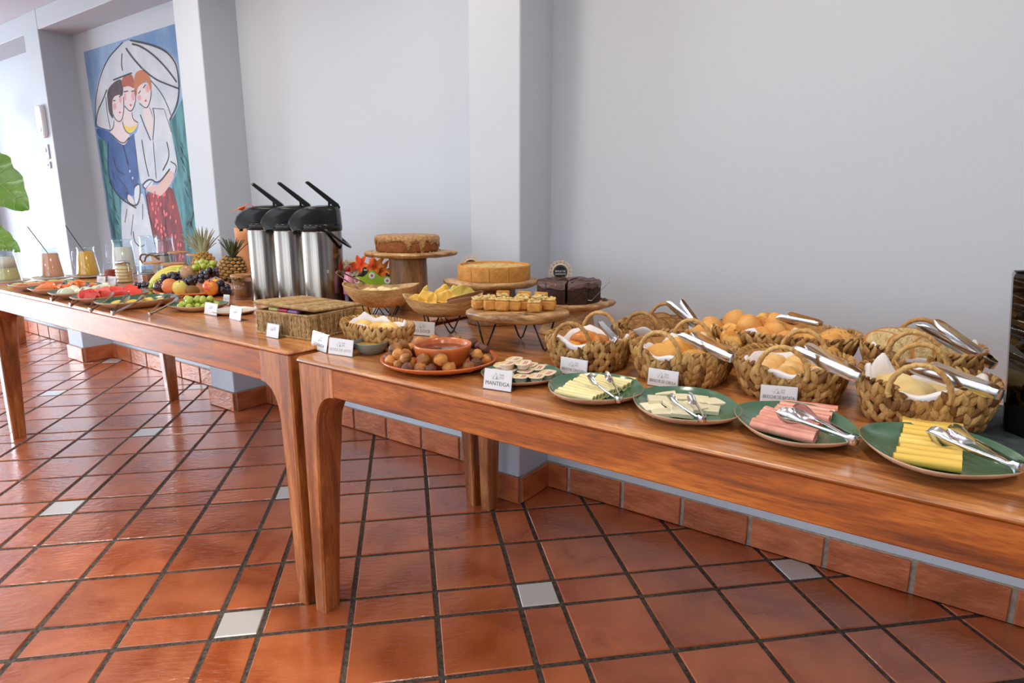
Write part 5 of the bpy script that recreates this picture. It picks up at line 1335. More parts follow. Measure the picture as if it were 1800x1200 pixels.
# --- cards on the left table
for i, (a, b, h, lb) in enumerate([((-3.6494, 1.4217), (-3.5883, 1.4367), .044, 'small white card in front of the honey jar'), ((-3.6043, 1.4541), (-3.5435, 1.4688), .044, 'small white card in front of the cream coloured jar'),
                            ((-2.4978, 1.4317), (-2.4627, 1.4382), .042, 'tiny white card beside the cocoa canister'), ((-2.3452, 1.2662), (-2.2590, 1.2662), .044, 'white card in front of the first cream plate'),
                            ((-2.1763, 1.2662), (-2.0896, 1.2574), .046, 'white card in front of the second cream plate'), ((-1.7772, 1.1508), (-1.7165, 1.1518), .042, 'small white card at the foot of the seagrass box')]):
    card((a[0], a[1], Z1), (b[0], b[1], Z1), h, lb, [], tilt=.2, group='cards on the left table')

# --- long fruit plates
FY = 1.215
FX = [-3.69, -3.455, -3.22, -2.985, -2.745]
labs = ['oval plate of green and pink melon slices, leftmost of the fruit plates', 'plate of orange papaya slices', 'plate of white melon chunks', 'plate of red watermelon wedges', 'long plate with a few yellow pineapple slices, nearest the grapes']
for x, lb in zip(FX, labs): dish('fruit_plate', lb, 'plate', (x, FY, Z1), .100, .148, 2.8, .02, x * 3, radians(rnd(-4, 4)), h=.032, group='long stoneware plates of cut fruit')
dish('fruit_plate', 'square stoneware plate heaped with green grapes', 'plate', (-2.470, 1.315, Z1), .100, .095, 3.2, .02, .4, radians(8), h=.024)
dish('fruit_plate', 'round stoneware plate of dark grapes behind the watermelon', 'plate', (-3.17, 1.455, Z1), .125, .085, 2.4, .02, .9, radians(20), h=.024)
def arcslice(L_, w, h, curv, seg=10):
    g = G(); R = []
    for i in range(seg + 1):
        u = -1 + 2 * i / seg; k = math.sqrt(max(.02, 1 - u * u * .96)); y0 = curv * u * u
        R.append([Vector((u * L_ / 2, y0 + w / 2 * k * c_, h * k * s_ if s_ > 0 else 0)) for c_, s_ in ((-1, 0), (-.8, .5), (-.3, .95), (.3, 1), (.8, .6), (1, 0))])
    g.loft(R, True, True, True); return g
zf = Z1 + .012
random.seed(51)
for i in range(9):
    g = arcslice(.085, .022, .020, -.012); piece('melon_slice', 'thin slice of pale green melon on the leftmost fruit plate' if i < 5 else 'thin slice of pink melon on the leftmost fruit plate', 'melon', g, M['melon_green' if i < 5 else 'melon_pink'], (FX[0] + (-.030 if i < 5 else .022), FY - .10 + (i % 5) * .048, zf + .006 + .002 * (i % 2)), radians(70) + rnd(-.15, .15), 'green melon slices' if i < 5 else 'pink melon slices', rot=(rnd(.2, .5), 0, radians(65) + rnd(-.15, .15)))
for i in range(11):
    g = arcslice(.070, .030, .026, -.010); piece('papaya_slice', 'thick orange papaya slice on the second fruit plate', 'papaya', g, M['papaya'], (FX[1] + (-.022 if i % 2 else .030), FY - .085 + (i // 2) * .038, zf + .002 + (.014 if i % 3 == 0 else 0)), 0, 'papaya slices', rot=(rnd(.0, .5), rnd(-.2, .2), radians(30) + rnd(-.4, .4)))
for i in range(10):
    g = arcslice(.055, .036, .030, -.004, 8); piece('melon_chunk', 'chunk of white melon on the third fruit plate', 'melon', g, M['melon_white'], (FX[2] + (-.028 if i % 2 else .026), FY - .085 + (i // 2) * .044, zf + .002 + (.010 if i % 3 == 0 else 0)), 0, 'white melon chunks', rot=(rnd(-.2, .3), rnd(-.2, .2), rnd(0, 1.5)))
for i in range(12):
    g = G(); L_, w, h = rnd(.050, .085), .022, .030
    V = [Vector(p) for p in ((-L_ / 2, -w / 2, 0), (L_ / 2, -w / 2, 0), (L_ / 2, w / 2, 0), (-L_ / 2, w / 2, 0), (-L_ * .38, 0, h), (L_ * .38, 0, h))]
    g.add(V, [(0, 1, 5, 4), (2, 3, 4, 5), (1, 2, 5), (3, 0, 4)], 0); g.loft([[V[0] + Vector((0, 0, -.005)), V[1] + Vector((0, 0, -.005)), V[2] + Vector((0, 0, -.005)), V[3] + Vector((0, 0, -.005))], [V[0], V[1], V[2], V[3]]], True, True, False, 1)
    o = g.obj('watermelon_wedge', None, None, mats=[M['watermelon'], M['rind']], loc=(FX[3] + (-.042 + .042 * (i % 3)), FY - .085 + (i // 3) * .055, zf + .008 + (.012 if i % 3 == 1 else 0)), rot=(rnd(-.5, .4), rnd(-.25, .25), rnd(.2, 1.1))); tagk(o, 'red watermelon wedge on the fourth fruit plate', 'watermelon', 'watermelon wedges')
for i, (dx, dy, rz) in enumerate([(-.03, -.06, .3), (.0, -.02, 1.1), (.03, .02, .6), (-.01, .05, .2), (.04, .075, 1.4), (.02, -.09, 2)]):
    g = arcslice(.060, .034, .018, -.014, 8); piece('pineapple_slice', 'yellow pineapple slice on the long plate nearest the grapes', 'pineapple', g, M['pineapple_flesh'], (FX[4] + dx, FY + dy, zf), rz, 'pineapple slices')
random.seed(61)
def grape(label, c, m, grp, r=.0115, i=0):
    if ('g', m) not in protos:
        V, F = blob(1, 1, 1.12, 14, 9, .02, 10, 1, 0); me = bpy.data.meshes.new('grape'); me.from_pydata([tuple(v - Vector((0, 0, 1.12))) for v in V], [], F); me.materials.append(M[m]); me.polygons.foreach_set('use_smooth', [True] * len(me.polygons)); protos[('g', m)] = me
    o = bpy.data.objects.new('grape', protos[('g', m)]); COL.objects.link(o); o.location = c; o.scale = (r, r, r); o.rotation_euler = (rnd(-1, 1), rnd(-1, 1), 0)
    if label: tagk(o, label, 'grape', grp)
    return o
for i in range(26):
    a = i * 2.4; rr = .080 * math.sqrt((i % 18 + .5) / 18)
    grape('loose green grape on the square stoneware plate', (-2.470 + rr * cos(a), 1.315 + rr * sin(a) * .9, Z1 + .018 + (.020 if i >= 18 else 0) * 1.0), 'grape_green', 'loose green grapes', rnd(.0125, .0145))
for i in range(34):
    a = i * 2.4; rr = .095 * math.sqrt((i % 24 + .5) / 24)
    grape('loose dark grape on the round plate behind the watermelon', (-3.17 + rr * cos(a) * 1.1, 1.455 + rr * sin(a) * .72, Z1 + .018 + (.016 if i >= 24 else 0)), 'grape_black', 'loose dark grapes', rnd(.010, .0125))
def bunch(label, c, pts, m, grp, r=.012, seed=0):
    t = thing('grape_bunch', label, 'grapes', c, 0, grp); rr = random.Random(seed)
    g = G(); P_ = [Vector(p) for p in pts]; g.tube(P_, .002, 5); g.obj('stem', M['dark_leaf'], t)
    for i in range(len(P_) * 6):
        k = rr.random() * (len(P_) - 1); j = int(k); p = P_[j].lerp(P_[j + 1], k - j); d = Vector((rr.uniform(-1, 1), rr.uniform(-1, 1), rr.uniform(-.6, 1))).normalized() * r * rr.uniform(1.0, 1.7)
        o = grape(None, p + d, m, None, r * rr.uniform(.88, 1.12)); o.parent = t
    return t

# --- orange pottery platter with whole fruit
PF = (-2.930, 1.560)
t = thing('fruit_platter', 'large orange pottery platter carrying the heap of whole fruit', 'plate', (*PF, Z1))
g = G(); g.lathe([(.120, 0), (.130, .002), (.172, .014), (.180, .020), (.179, .022), (.168, .017), (.13, .008), (.002, .007)], 60, cap0=True, cap1=True); g.obj('body', M['orange_terra'], t, smooth=True)
def fruit(name, label, cat, c, r, m, sq=(1, 1, 1), rot=(0, 0, 0), stem=None, seed=0, dimple=True):
    t = thing(name, label, cat, c, 0, None, rot=rot)
    V, F = blob(r * sq[0], r * sq[1], r * sq[2], 24, 16, .015, 12, seed, 0)
    W = []
    for v in V:
        v = v - Vector((0, 0, r * sq[2])); l = math.hypot(v.x, v.y) / r
        if dimple and v.z > 0: v.z -= r * .18 * math.exp(-(l / .3) ** 2)
        W.append(v)
    mo('skin', W, F, M[m], t, True)
    g = G(); g.tube([Vector((0, 0, r * sq[2] * .8)), Vector((.002, 0, r * sq[2] * 1.05)), Vector((.004, .001, r * sq[2] * 1.18))], .0018, 6); g.obj('stalk', M['pineapple_dark'], t)
    return t
fruit('plum', 'dark purple plum at the left of the fruit platter', 'plum', (-3.0425, 1.4539, 0.8422), .033, 'plum', rot=(.3, -.4, 0))
fruit('peach', 'russet peach with its dimple showing, beside the purple plum', 'peach', (-2.9776, 1.4639, 0.8512), .036, 'peach', rot=(1.1, -.7, 0))
fruit('pear', 'pale yellow pear between the peach and the kiwi', 'pear', (-2.9348, 1.4881, 0.8440), .035, 'pear', rot=(.2, .3, 0))
fruit('kiwi', 'fuzzy brown kiwi at the front of the fruit platter', 'kiwi', (-2.8235, 1.4834, 0.8401), .026, 'kiwi_skin', (1.25, .95, .95), rot=(0, 0, .6), dimple=False)
fruit('mango', 'red and orange striped mango at the front right of the platter', 'mango', (-2.7562, 1.5314, 0.8529), .034, 'mango_red', (1.0, .95, 1.05), rot=(.2, .2, 0))
fruit('apricot', 'small yellow fruit behind the striped mango', 'fruit', (-2.7839, 1.5759, 0.8695), .020, 'apricot')
fruit('melon', 'greyish green and rosy melon in the middle of the heap', 'melon', (-3.0004, 1.5653, 0.8929), .040, 'mango_grey', (1, 1, 1.15), rot=(.1, .2, 0), dimple=False)
t = thing('banana_bunch', 'bunch of pale yellow green bananas arching over the left of the platter', 'bananas', (-3.1459, 1.5312, 0.8621))
b0 = Vector((-3.1459, 1.5312, 0.8621))
for k in range(4):
    ctl = [Vector(q) - b0 for q in ((-3.2003, 1.4737, 0.8283), (-3.1879, 1.4926, 0.8602), (-3.1524, 1.5137, 0.8933), (-3.1113, 1.5416, 0.9179), (-3.0606, 1.5765, 0.9289))]
    off = Vector((.016 * k, -.012 * k, -.006 * k)); P_ = []
    for i in range(4):
        for q in range(4): P_.append(ctl[i].lerp(ctl[i + 1], q / 4) + off)
    P_.append(ctl[4] + off); n = len(P_)
    for _ in range(2): P_ = [P_[0]] + [(P_[i - 1] + P_[i] * 2 + P_[i + 1]) / 4 for i in range(1, n - 1)] + [P_[-1]]
    g = G(); g.tube(P_, [.017 * math.sin(pi * min(.95, max(.07, i / (n - 1)))) ** .4 for i in range(n)], 8); g.obj('banana', M['banana'], t, smooth=True)
bunch('bunch of green grapes lying over the bananas', (-3.0523, 1.5424, 0.9051), [(-.03, -.02, -.006), (0, 0, .006), (.03, .02, .0)], 'grape_green', 'bunches of green grapes', .0125, 1)
bunch('bunch of green grapes on top of the heap between the pineapples', (-2.9498, 1.5986, 0.9226), [(-.03, -.02, -.02), (-.005, 0, .012), (.03, .015, .016), (.06, .03, .008)], 'grape_green', 'bunches of green grapes', .0130, 2)
bunch('few green grapes hanging over the left rim of the platter', (-3.0968, 1.4480, 0.8307), [(-.005, -.01, -.012), (.004, .004, .006), (.016, .012, .016)], 'grape_green', 'bunches of green grapes', .0130, 3)
bunch('small bunch of dark grapes over the peach', (-3.0335, 1.5060, 0.8801), [(-.03, -.02, -.012), (0, 0, .006), (.025, .018, .01)], 'grape_black', 'bunches of dark grapes', .0125, 4)
bunch('long bunch of dark grapes trailing over the middle of the platter', (-2.8987, 1.5453, 0.8644), [(-.06, -.04, -.012), (-.03, -.02, .0), (0, 0, .010), (.03, .02, .024), (.05, .03, .034)], 'grape_black', 'bunches of dark grapes', .0125, 5)
bunch('thick bunch of dark grapes against the right pineapple', (-2.8540, 1.5971, 0.8968), [(-.03, -.02, 0), (0, 0, .014), (.03, .02, .012), (.055, .04, -.005), (.065, .045, -.035)], 'grape_black', 'bunches of dark grapes', .0140, 6)
bunch('dark grapes at the right rim of the platter beside the canister', (-2.7542, 1.5885, 0.8419), [(0, 0, .02), (.005, .003, 0), (0, 0, -.022)], 'grape_black', 'bunches of dark grapes', .0150, 7)

def pineapple(label, c, rot, r, h, nl, ll, dark, seed, scales='pineapple_skin', leafm='pineapple_leaf'):
    t = thing('pineapple', label, 'pineapple', c, 0, 'whole pineapples', rot=rot); rr = random.Random(seed)
    def rad(z): u = z / h; return r * (math.sin(pi * min(.96, max(.08, .12 + u * .80))) ** .5)
    g = G(); g.lathe([(rad(h * i / 12) * .93, h * i / 12) for i in range(13)], 24, cap0=True, cap1=True); g.obj('flesh_core', M['pineapple_dark'], t, smooth=True)
    g = G(); rows = 8
    for j in range(rows):
        z = h * (j + .5) / rows; n = 12; R_ = rad(z)
        for i in range(n):
            a = 2 * pi * (i + .5 * (j % 2)) / n
            nr = Vector((cos(a), sin(a), .0)); c0 = nr * R_ * .94 + Vector((0, 0, z)); tg = Vector((-sin(a), cos(a), 0)); up = Vector((0, 0, 1))
            s = 2 * pi * R_ / n * .46; hh = h / rows * .56
            ring = [c0 + tg * s * x + up * hh * y for x, y in ((-1, 0), (-.5, .8), (.5, .8), (1, 0), (.5, -.8), (-.5, -.8))]
            ring2 = [c0 + nr * .007 + tg * s * x * .6 + up * hh * y * .6 for x, y in ((-1, 0), (-.5, .8), (.5, .8), (1, 0), (.5, -.8), (-.5, -.8))]
            g.loft([ring, ring2], True, False, True); b = len(g.V); g.add([ring2[0], ring2[3], c0 + nr * .013 + up * .006], [(0, 1, 2)])
    tagk(g.obj('eyes', M[scales], t), kind='stuff')
    for k in range(nl):
        u = k / nl; a = k * 2.4; tilt_ = .05 + .48 * (1 - u); L_ = ll * (.6 + .4 * math.sin(pi * (.3 + .6 * u)))
        g = G(); R = []
        for i in range(7):
            v = i / 6; out = sin(tilt_ * (1 + .5 * v)) * L_ * v; z = h + cos(tilt_ * (1 + .35 * v)) * L_ * v - .004
            w = .0100 * (1 - v) ** .7 + .0006
            d = Vector((cos(a), sin(a), 0)); s_ = Vector((-sin(a), cos(a), 0)); p = d * (.008 + out) + Vector((0, 0, z))
            R.append([p - s_ * w, p - d * .002, p + s_ * w, p + d * .0018 - Vector((0, 0, .0015))])
        g.loft(R, True, True, True); g.obj('leaf', M[leafm], t)
    return t
pineapple('pineapple with a tall pale grey green crown leaning left, behind the platter', (-3.0594, 1.6830, 0.8761), (radians(-14), radians(-34), 0), .054, .118, 46, .140, False, 1)
pineapple('darker pineapple with short dark crown leaning against the left airpot', (-2.7971, 1.6647, 0.8705), (radians(-2), radians(6), 0), .062, .112, 26, .095, True, 2, leafm='pineapple_leaf_dark')

# --- cream plates, seagrass box
dish('side_plate', 'empty cream plate in front of the cocoa canister', 'plate', (*(-2.2673, 1.3451), Z1), .078, .078, 2.2, .01, .4, 0, h=.014, inner='cream_glaze', group='empty cream plates')
dish('side_plate', 'empty cream plate half hidden by the seagrass box', 'plate', (-2.085, 1.405, Z1), .078, .078, 2.2, .01, .9, 0, h=.014, inner='cream_glaze', group='empty cream plates')
SBX = (-1.748, 1.285)
t = thing('seagrass_box', 'rectangular seagrass box with its lid ajar over coloured sachets', 'box', (*SBX, Z1), radians(5))
W_, D_, Hh = .235, .195, .074
g = G(); g.box((0, 0, Hh / 2), (W_ - .012, D_ - .012, Hh - .006)); g.obj('inner_box', M['sea2'], t)
g = G(); random.seed(71)
def cords(g, p0, p1, nrm):
    d = (p1 - p0); n = int(d.length / .0066); dd = d.normalized()
    for i in range(n):
        p = p0 + d * (i + .5) / n; ph = rnd(0, 6)
        g.tube([p + nrm * (rnd(-.0008, .0012)) + dd * (.0012 * sin(ph + j * 1.9)) + Vector((0, 0, Hh * j / 9)) for j in range(10)], [.0040 * (1 + .18 * (-1) ** j) for j in range(10)], 5, m=0 if random.random() < .6 else 1)
A, B_, C_, D4 = Vector((-W_ / 2, -D_ / 2, 0)), Vector((W_ / 2, -D_ / 2, 0)), Vector((W_ / 2, D_ / 2, 0)), Vector((-W_ / 2, D_ / 2, 0))
cords(g, A, B_, Vector((0, -1, 0))); cords(g, B_, C_, Vector((1, 0, 0))); cords(g, C_, D4, Vector((0, 1, 0))); cords(g, D4, A, Vector((-1, 0, 0)))
for z in (.003, Hh - .001): g.tube([A + Vector((-.001, -.002, z)), B_ + Vector((.001, -.002, z)), C_ + Vector((.001, .002, z)), D4 + Vector((-.001, .002, z))], .0048, 6, closed=True)
tagk(g.obj('twisted_cords', None, t, smooth=True, mats=[M['sea1'], M['sea2']]), kind='stuff')
lid = Matrix.Translation((-.004, .014, Hh + .012)) @ Matrix.Rotation(radians(-3.2), 4, 'X') @ Matrix.Rotation(radians(2.0), 4, 'Y') @ Matrix.Rotation(radians(4), 4, 'Z')
g = G(); n = 30
for i in range(n):
    x = -W_ / 2 - .006 + (W_ + .012) * (i + .5) / n; k = 20
    g.tube([lid @ Vector((x + .0011 * (-1) ** j, -D_ / 2 - .006 + (D_ + .012) * j / k, .006 + .0016 * ((j + i) % 2))) for j in range(k + 1)], [.0046 * (1 + .15 * (-1) ** (j + i)) for j in range(k + 1)], 5, m=0 if random.random() < .7 else 1)
cr = [lid @ Vector((x, y, .004)) for x, y in ((-W_ / 2 - .008, -D_ / 2 - .008), (W_ / 2 + .008, -D_ / 2 - .008), (W_ / 2 + .008, D_ / 2 + .008), (-W_ / 2 - .008, D_ / 2 + .008))]
g.tube(cr, .0055, 6, closed=True); o = g.obj('lid', None, t, smooth=True, mats=[M['sea1'], M['sea2']])
for nm, x, m in (('pale yellow', -.055, 'yelwrap'), ('crimson', -.005, 'pinkwrap'), ('purple', .045, 'purple')):
    g = G(); g.bbox((0, 0, 0), (.046, .03, .012), .004); o = g.obj('sachet', M[m], None, loc=(SBX[0] + x, SBX[1] - D_ / 2 + .026, Z1 + Hh + .007), rot=(.3, 0, radians(5))); tagk(o, nm + ' sachet peeking out under the lid of the seagrass box', 'sachet', 'sachets in the seagrass box')

# --- three airpots
def airpot(label, c, rz):
    t = thing('airpot', label, 'coffee flask', c, rz, 'steel pump airpots')
    r = .0775; H_ = .305
    g = G(); g.lathe([(r * .94, 0), (r, .004), (r, .010), (r * 1.0, H_ - .004), (r * .985, H_)], 56, cap0=True, cap1=True); smooth_angle(g.obj('steel_body', M['brushed'], t), 40)
    g = G(); g.lathe([(r * 1.01, -.001), (r * 1.025, .002), (r * 1.01, .012), (r * 1.0, .012)], 56, cap0=True); g.obj('base_ring', M['brushed'], t, smooth=True)
    g = G(); g.lathe([(r * 1.0, H_ - .001), (r * 1.04, H_ + .003), (r * 1.045, H_ + .022), (r * 1.0, H_ + .028)], 56, cap0=True, cap1=True); smooth_angle(g.obj('collar', M['black'], t), 40)
    # head, +x is the spout side
    prof = [(.030 + r, .000)] + [(-.2 * r + (1.2 * r + .047) * cos(q * pi / 20) ** .8, .012 + .086 * sin(q * pi / 20) ** .95) for q in range(1, 9)] + [(r * .02, .0975), (-r * .5, .098), (-r * .93, .094), (-r * 1.0, .080), (-r * 1.04, .026), (r * .9, .020), (.010 + r, .002)]
    g = G(); rings = []
    for y, k in ((-1, .80), (-.94, .93), (-.6, .985), (0, 1), (.6, .985), (.94, .93), (1, .80)):
        rings.append([Vector(((x * (k if x > 0 else (.72 + .28 * (1 - y * y) ** .5 if abs(y) < 1 else .72))), y * .060 * (1 if x < r * .6 else 1 - .35 * min(1, (x - r * .6) / .09)), H_ + (z - .02) * k + .02)) for x, z in prof])
    g.loft(rings, True, True, True); smooth_angle(recalc(g.obj('pump_head', M['black'], t)), 38)
    g = G(); g.lathe([(.006, 0), (.006, .004), (.004, .006)], 14, cap0=True, cap1=True); g.obj('button', M['black'], t, loc=(r * .70, -.050, H_ + .050), rot=(pi / 2, 0, 0))
    g = G(); g.tube([Vector((r + .024, 0, H_ + .004)), Vector((r + .024, 0, H_ - .008))], .008, 12); g.obj('spout', M['black'], t, smooth=True)
    g = G(); A = Vector((-r * .75, 0, H_ + .088)); B_ = Vector((r * .62, 0, H_ + .182)); d = (B_ - A); up = Vector((-d.z, 0, d.x)).normalized()
    g.loft([[p + Vector((0, s * w, 0)) + up * q for s, q in ((-1, 0), (1, 0), (1, th), (-1, th))] for p, w, th in ((A - d * .10, .016, .014), (A, .018, .020), (A.lerp(B_, .35), .015, .018), (A.lerp(B_, .95), .014, .013), (B_, .011, .008))], True, True, True); g.box((A.x + .022, 0, H_ + .103), (.008, .018, .022)); g.obj('lever', M['black'], t)
    g = G(); pts = []
    for i in range(15):
        a = pi * i / 14; pts.append(Vector((-r * .25 - .085 * sin(a) * 1.0, -cos(a) * (r * 1.10), H_ + .010 - .072 * sin(a))))
    g.tube(pts, .0105, 8, sq=.5); g.obj('carry_handle', M['black'], t, smooth=True)
    return t
ar = radians(215.7 + 12)
airpot('steel pump airpot standing frontmost, its handle hanging at the right', (-2.100, 1.640, Z1), ar)
airpot('middle one of the three steel pump airpots', (-2.262, 1.628, Z1), ar)
airpot('leftmost steel pump airpot, beside the cocoa canister', (-2.424, 1.616, Z1), ar)

# --- small serving tongs in front of the fruit plates
T1G = 'small steel tongs in front of the fruit plates'
for a, b, c_, lb in [((-3.1111, 1.0357, 0.8280), (-3.5690, 1.2680, 0.8500), (-3.4837, 1.2727, 0.8500), 'small steel tongs across the papaya plate'), ((-2.8907, 1.0232, 0.8280), (-3.3570, 1.2817, 0.8500), (-3.2419, 1.2858, 0.8500), 'small steel tongs across the white melon plate'),
                   ((-2.6881, 1.0144, 0.8280), (-3.0078, 1.1919, 0.8500), (-2.9452, 1.2149, 0.8500), 'small steel tongs in front of the watermelon plate'), ((-2.5371, 1.0280, 0.8280), (-2.8192, 1.2201, 0.8500), (-2.7368, 1.2382, 0.8500), 'small steel tongs in front of the pineapple plate'), ((-2.4386, 1.1115, 0.8220), (-2.7267, 1.3463, 0.8480), (-2.6428, 1.3435, 0.8480), 'small steel tongs in front of the green grape plate')]:
    tongs('serving_tongs', lb, a, b, c_, 's', .024, T1G)

# --- bottle, flowers, crates behind the carved bowls
t = thing('soap_bottle', 'slim bottle, pink above and clear bluish below, right of the airpots', 'bottle', (-1.985, 1.665, Z1))
g = G(); g.lathe([(.020, 0), (.022, .003), (.021, .03), (.021, .062)], 24, cap0=True, cap1=True); g.obj('clear_base', M['blueplastic'], t, smooth=True)
g = G(); g.lathe([(.021, .0625), (.021, .10), (.017, .125), (.009, .138), (.009, .150)], 24, cap0=True, cap1=True); g.obj('pink_upper', M['pinkfluid'], t, smooth=True)
g = G(); g.lathe([(.010, .150), (.010, .166), (.008, .168)], 16, cap0=True, cap1=True); g.obj('red_cap', M['red'], t, smooth=True)
FB = (-2.030, 1.800)
t = thing('red_planter', 'red box planter behind the carved bowl holding the flowers', 'planter', (*FB, Z1), HR)
g = G(); g.loft([superell(.070, .050, 6, 24, z=0), superell(.085, .060, 6, 24, z=.115), superell(.081, .056, 6, 24, z=.115), superell(.076, .05, 6, 24, z=.09)], True, True, True); smooth_angle(g.obj('box', M['red'], t), 40)
def petals(g, c, ax, n, L_, w, curl, m=0):
    ax = ax.normalized(); u = ax.orthogonal().normalized(); v = ax.cross(u)
    for k in range(n):
        a = 2 * pi * k / n + rnd(-.2, .2); d = u * cos(a) + v * sin(a); s_ = ax.cross(d); R = []
        for i in range(6):
            q = i / 5; p = c + d * L_ * q * (.45 + .55 * q * curl) + ax * L_ * (q * .9 - .55 * curl * q * q); ww = w * math.sin(pi * min(.97, .12 + .82 * q))
            R.append([p - s_ * ww, p - ax * .0012, p + s_ * ww, p + ax * .002])
        g.loft(R, True, True, True, m)
fl = thing('flower_arrangement', 'arrangement of orange lilies and cream roses with dark leaves in the red planter', 'flowers', (FB[0], FB[1], Z1 + .10), HR)
random.seed(91)
for x, y, z in ((-.012, -.03, .060), (.045, -.02, .052), (.075, -.03, .035), (.03, .03, .04)):
    g = G(); petals(g, Vector((x, y, z)), Vector((rnd(-.4, .4), -.7, .6)), 6, .050, .013, 1.0); g.obj('lily', M['lily'], fl)
for x, y, z in ((-.060, -.01, .040), (-.080, .02, .052), (-.045, .03, .05), (-.095, -.01, .028), (-.030, -.035, .025)):
    g = G()
    for r_ in range(3): petals(g, Vector((x, y, z)), Vector((rnd(-.3, .3), -.5, .8)), 6, .018 + .008 * r_, .012, .2 + .3 * r_)
    g.obj('rose', M['cream_flower'], fl)
g = G()
for k in range(14): petals(g, Vector((rnd(-.07, .08), rnd(-.04, .03), .0)), Vector((rnd(-.7, .7), rnd(-.8, .2), .8)), 1, .065, .014, .6)
g.obj('leaves', M['dark_leaf'], fl)
t = thing('sachet_rack', 'lime green wavy fronted rack with round white badges on a wooden base', 'rack', (-1.925, 1.735, Z1), HR)
g = G(); pr = []
for i in range(25):
    x = -.075 + .15 * i / 24; pr.append((x, .118 + .035 * math.exp(-(x / .028) ** 2) + .010 * math.exp(-((abs(x) - .06) / .02) ** 2)))
g.loft([[Vector((x, -.004, .008)) for x, z in pr] + [Vector((x, -.004, z)) for x, z in pr[::-1]], [Vector((x, .004, .008)) for x, z in pr] + [Vector((x, .004, z)) for x, z in pr[::-1]]], True, True, True); g.obj('front_panel', M['lime'], t)
g = G(); g.bbox((0, .01, .004), (.165, .06, .008), .001); g.obj('wooden_base', M['lid_wood'], t)
for x, z in ((0, .132), (-.060, .112), (.060, .112)):
    g = G(); g.lathe([(.0125, -.001), (.0125, .001)], 24, cap0=True, cap1=True); b_ = g.obj('badge', M['paper'], t, loc=(x, -.0052, z), rot=(pi / 2, 0, 0))
    g = G(); g.lathe([(.006, 0), (.006, .0004)], 6, cap0=True, cap1=True); g.obj('badge_mark', M['foil_red'], b_, loc=(0, 0, .0011))
t = thing('vase', 'tan clay vase with orange flowers behind the left airpot', 'vase', (-3.03, 1.895, Z1))
g = G(); g.lathe([(.035, 0), (.045, .01), (.056, .12), (.050, .24), (.052, .29), (.047, .29), (.044, .24), (.002, .23)], 28, cap0=True, cap1=True); g.obj('body', M['pot'], t, smooth=True)
g = G(); petals(g, Vector((0, 0, .375)), Vector((-.2, -.4, 1)), 6, .05, .014, 1.0); petals(g, Vector((.05, .03, .37)), Vector((.3, -.2, 1)), 6, .045, .012, 1.0); g.tube([Vector((0, 0, .24)), Vector((0, 0, .385))], .003, 5); g.obj('flower', M['lily'], t)

# ================================================================ floor plant, wall devices, painting
PP = (-6.9235, 1.9162)
t = thing('clay_planter', 'large straight sided clay planter on the floor behind the left table', 'planter', (PP[0], PP[1], 0))
g = G(); g.lathe([(.135, 0), (.142, .004), (.158, .42), (.165, .43), (.165, .46), (.152, .46), (.148, .40), (.002, .39)], 48, cap0=True, cap1=True); g.obj('pot', M['pot'], t, smooth=True)
fig = thing('fiddle_leaf_plant', 'tall plant with big wavy green leaves entering at the left edge', 'plant', (PP[0], PP[1], .39))
g = G(); g.tube([Vector((0, 0, 0)), Vector((.02, .0, .5)), Vector((.0, .02, 1.0)), Vector((.03, 0, 1.5))], .013, 8); g.obj('trunk', M['rope'], fig, smooth=True)
def bigleaf(base, tip, w, nrm, seed):
    base, tip = Vector(base), Vector(tip); ax = tip - base; L_ = ax.length; ax.normalize(); n = Vector(nrm); n = (n - ax * n.dot(ax)).normalized(); s = ax.cross(n)
    g = G(); R = []; N_ = 18
    for i in range(N_ + 1):
        u = i / N_; ww = w * (math.sin(pi * min(.985, u ** .8 * .93 + .04)) ** .75) * (1 + .075 * sin(u * 27 + seed)); p = base + ax * L_ * u - Vector((0, 0, 1)) * L_ * .12 * u * u
        R.append([p + s * ww * k + n * (.05 * w * abs(k) * 3 + .010 * sin(u * 17 + k * 3 + seed)) for k in (-1, -.66, -.33, 0, .33, .66, 1)])
    g.loft(R, False); nv = len(g.V); V2 = [Vector(v) - n * .0015 for v in g.V]; F2 = [f[::-1] for f in g.F]; g.add(V2, F2)
    lf = g.obj('leaf', M['leaf'], fig, smooth=True)
    g = G(); mid = [r[3] + n * .002 for r in R]; g.tube(mid, [.004 * (1 - .8 * i / N_) for i in range(N_ + 1)], 5)
    for i in range(3, N_ - 1, 2):
        for k in (0, 6): g.tube([R[i][3] + n * .0015, R[min(i + 1, N_)][3 + (1 if k else -1) * 2] + n * .0015, R[min(i + 2, N_)][k] + n * .001], .0014, 4)
    g.obj('veins', M['vein'], lf, smooth=True)
    g = G(); g.tube([base, base - ax * .08 - Vector((0, 0, .03))], .004, 5); g.obj('leaf_stalk', M['vein'], fig)
def lp(p): return (p[0] - PP[0], p[1] - PP[1], p[2] - .39)
bigleaf(lp((-5.2497, 1.3690, 1.5544)), lp((-4.9376, 1.5930, 1.2418)), .155, (.45, -.75, .55), 1)
bigleaf(lp((-5.1781, 1.3286, 1.1018)), lp((-4.9295, 1.5071, 0.9601)), .085, (.3, -.6, .8), 2)
bigleaf(lp((-5.4949, 1.3448, 1.8485)), lp((-5.3994, 1.6134, 2.0828)), .14, (.3, -.6, .8), 3)
bigleaf(lp((-5.5415, 1.1831, 1.4246)), lp((-5.7503, 1.0050, 1.2136)), .14, (.3, -.6, .8), 4)
bigleaf((.0, .02, 1.45), (-.25, .15, 1.65), .12, (.3, -.3, .8), 5)
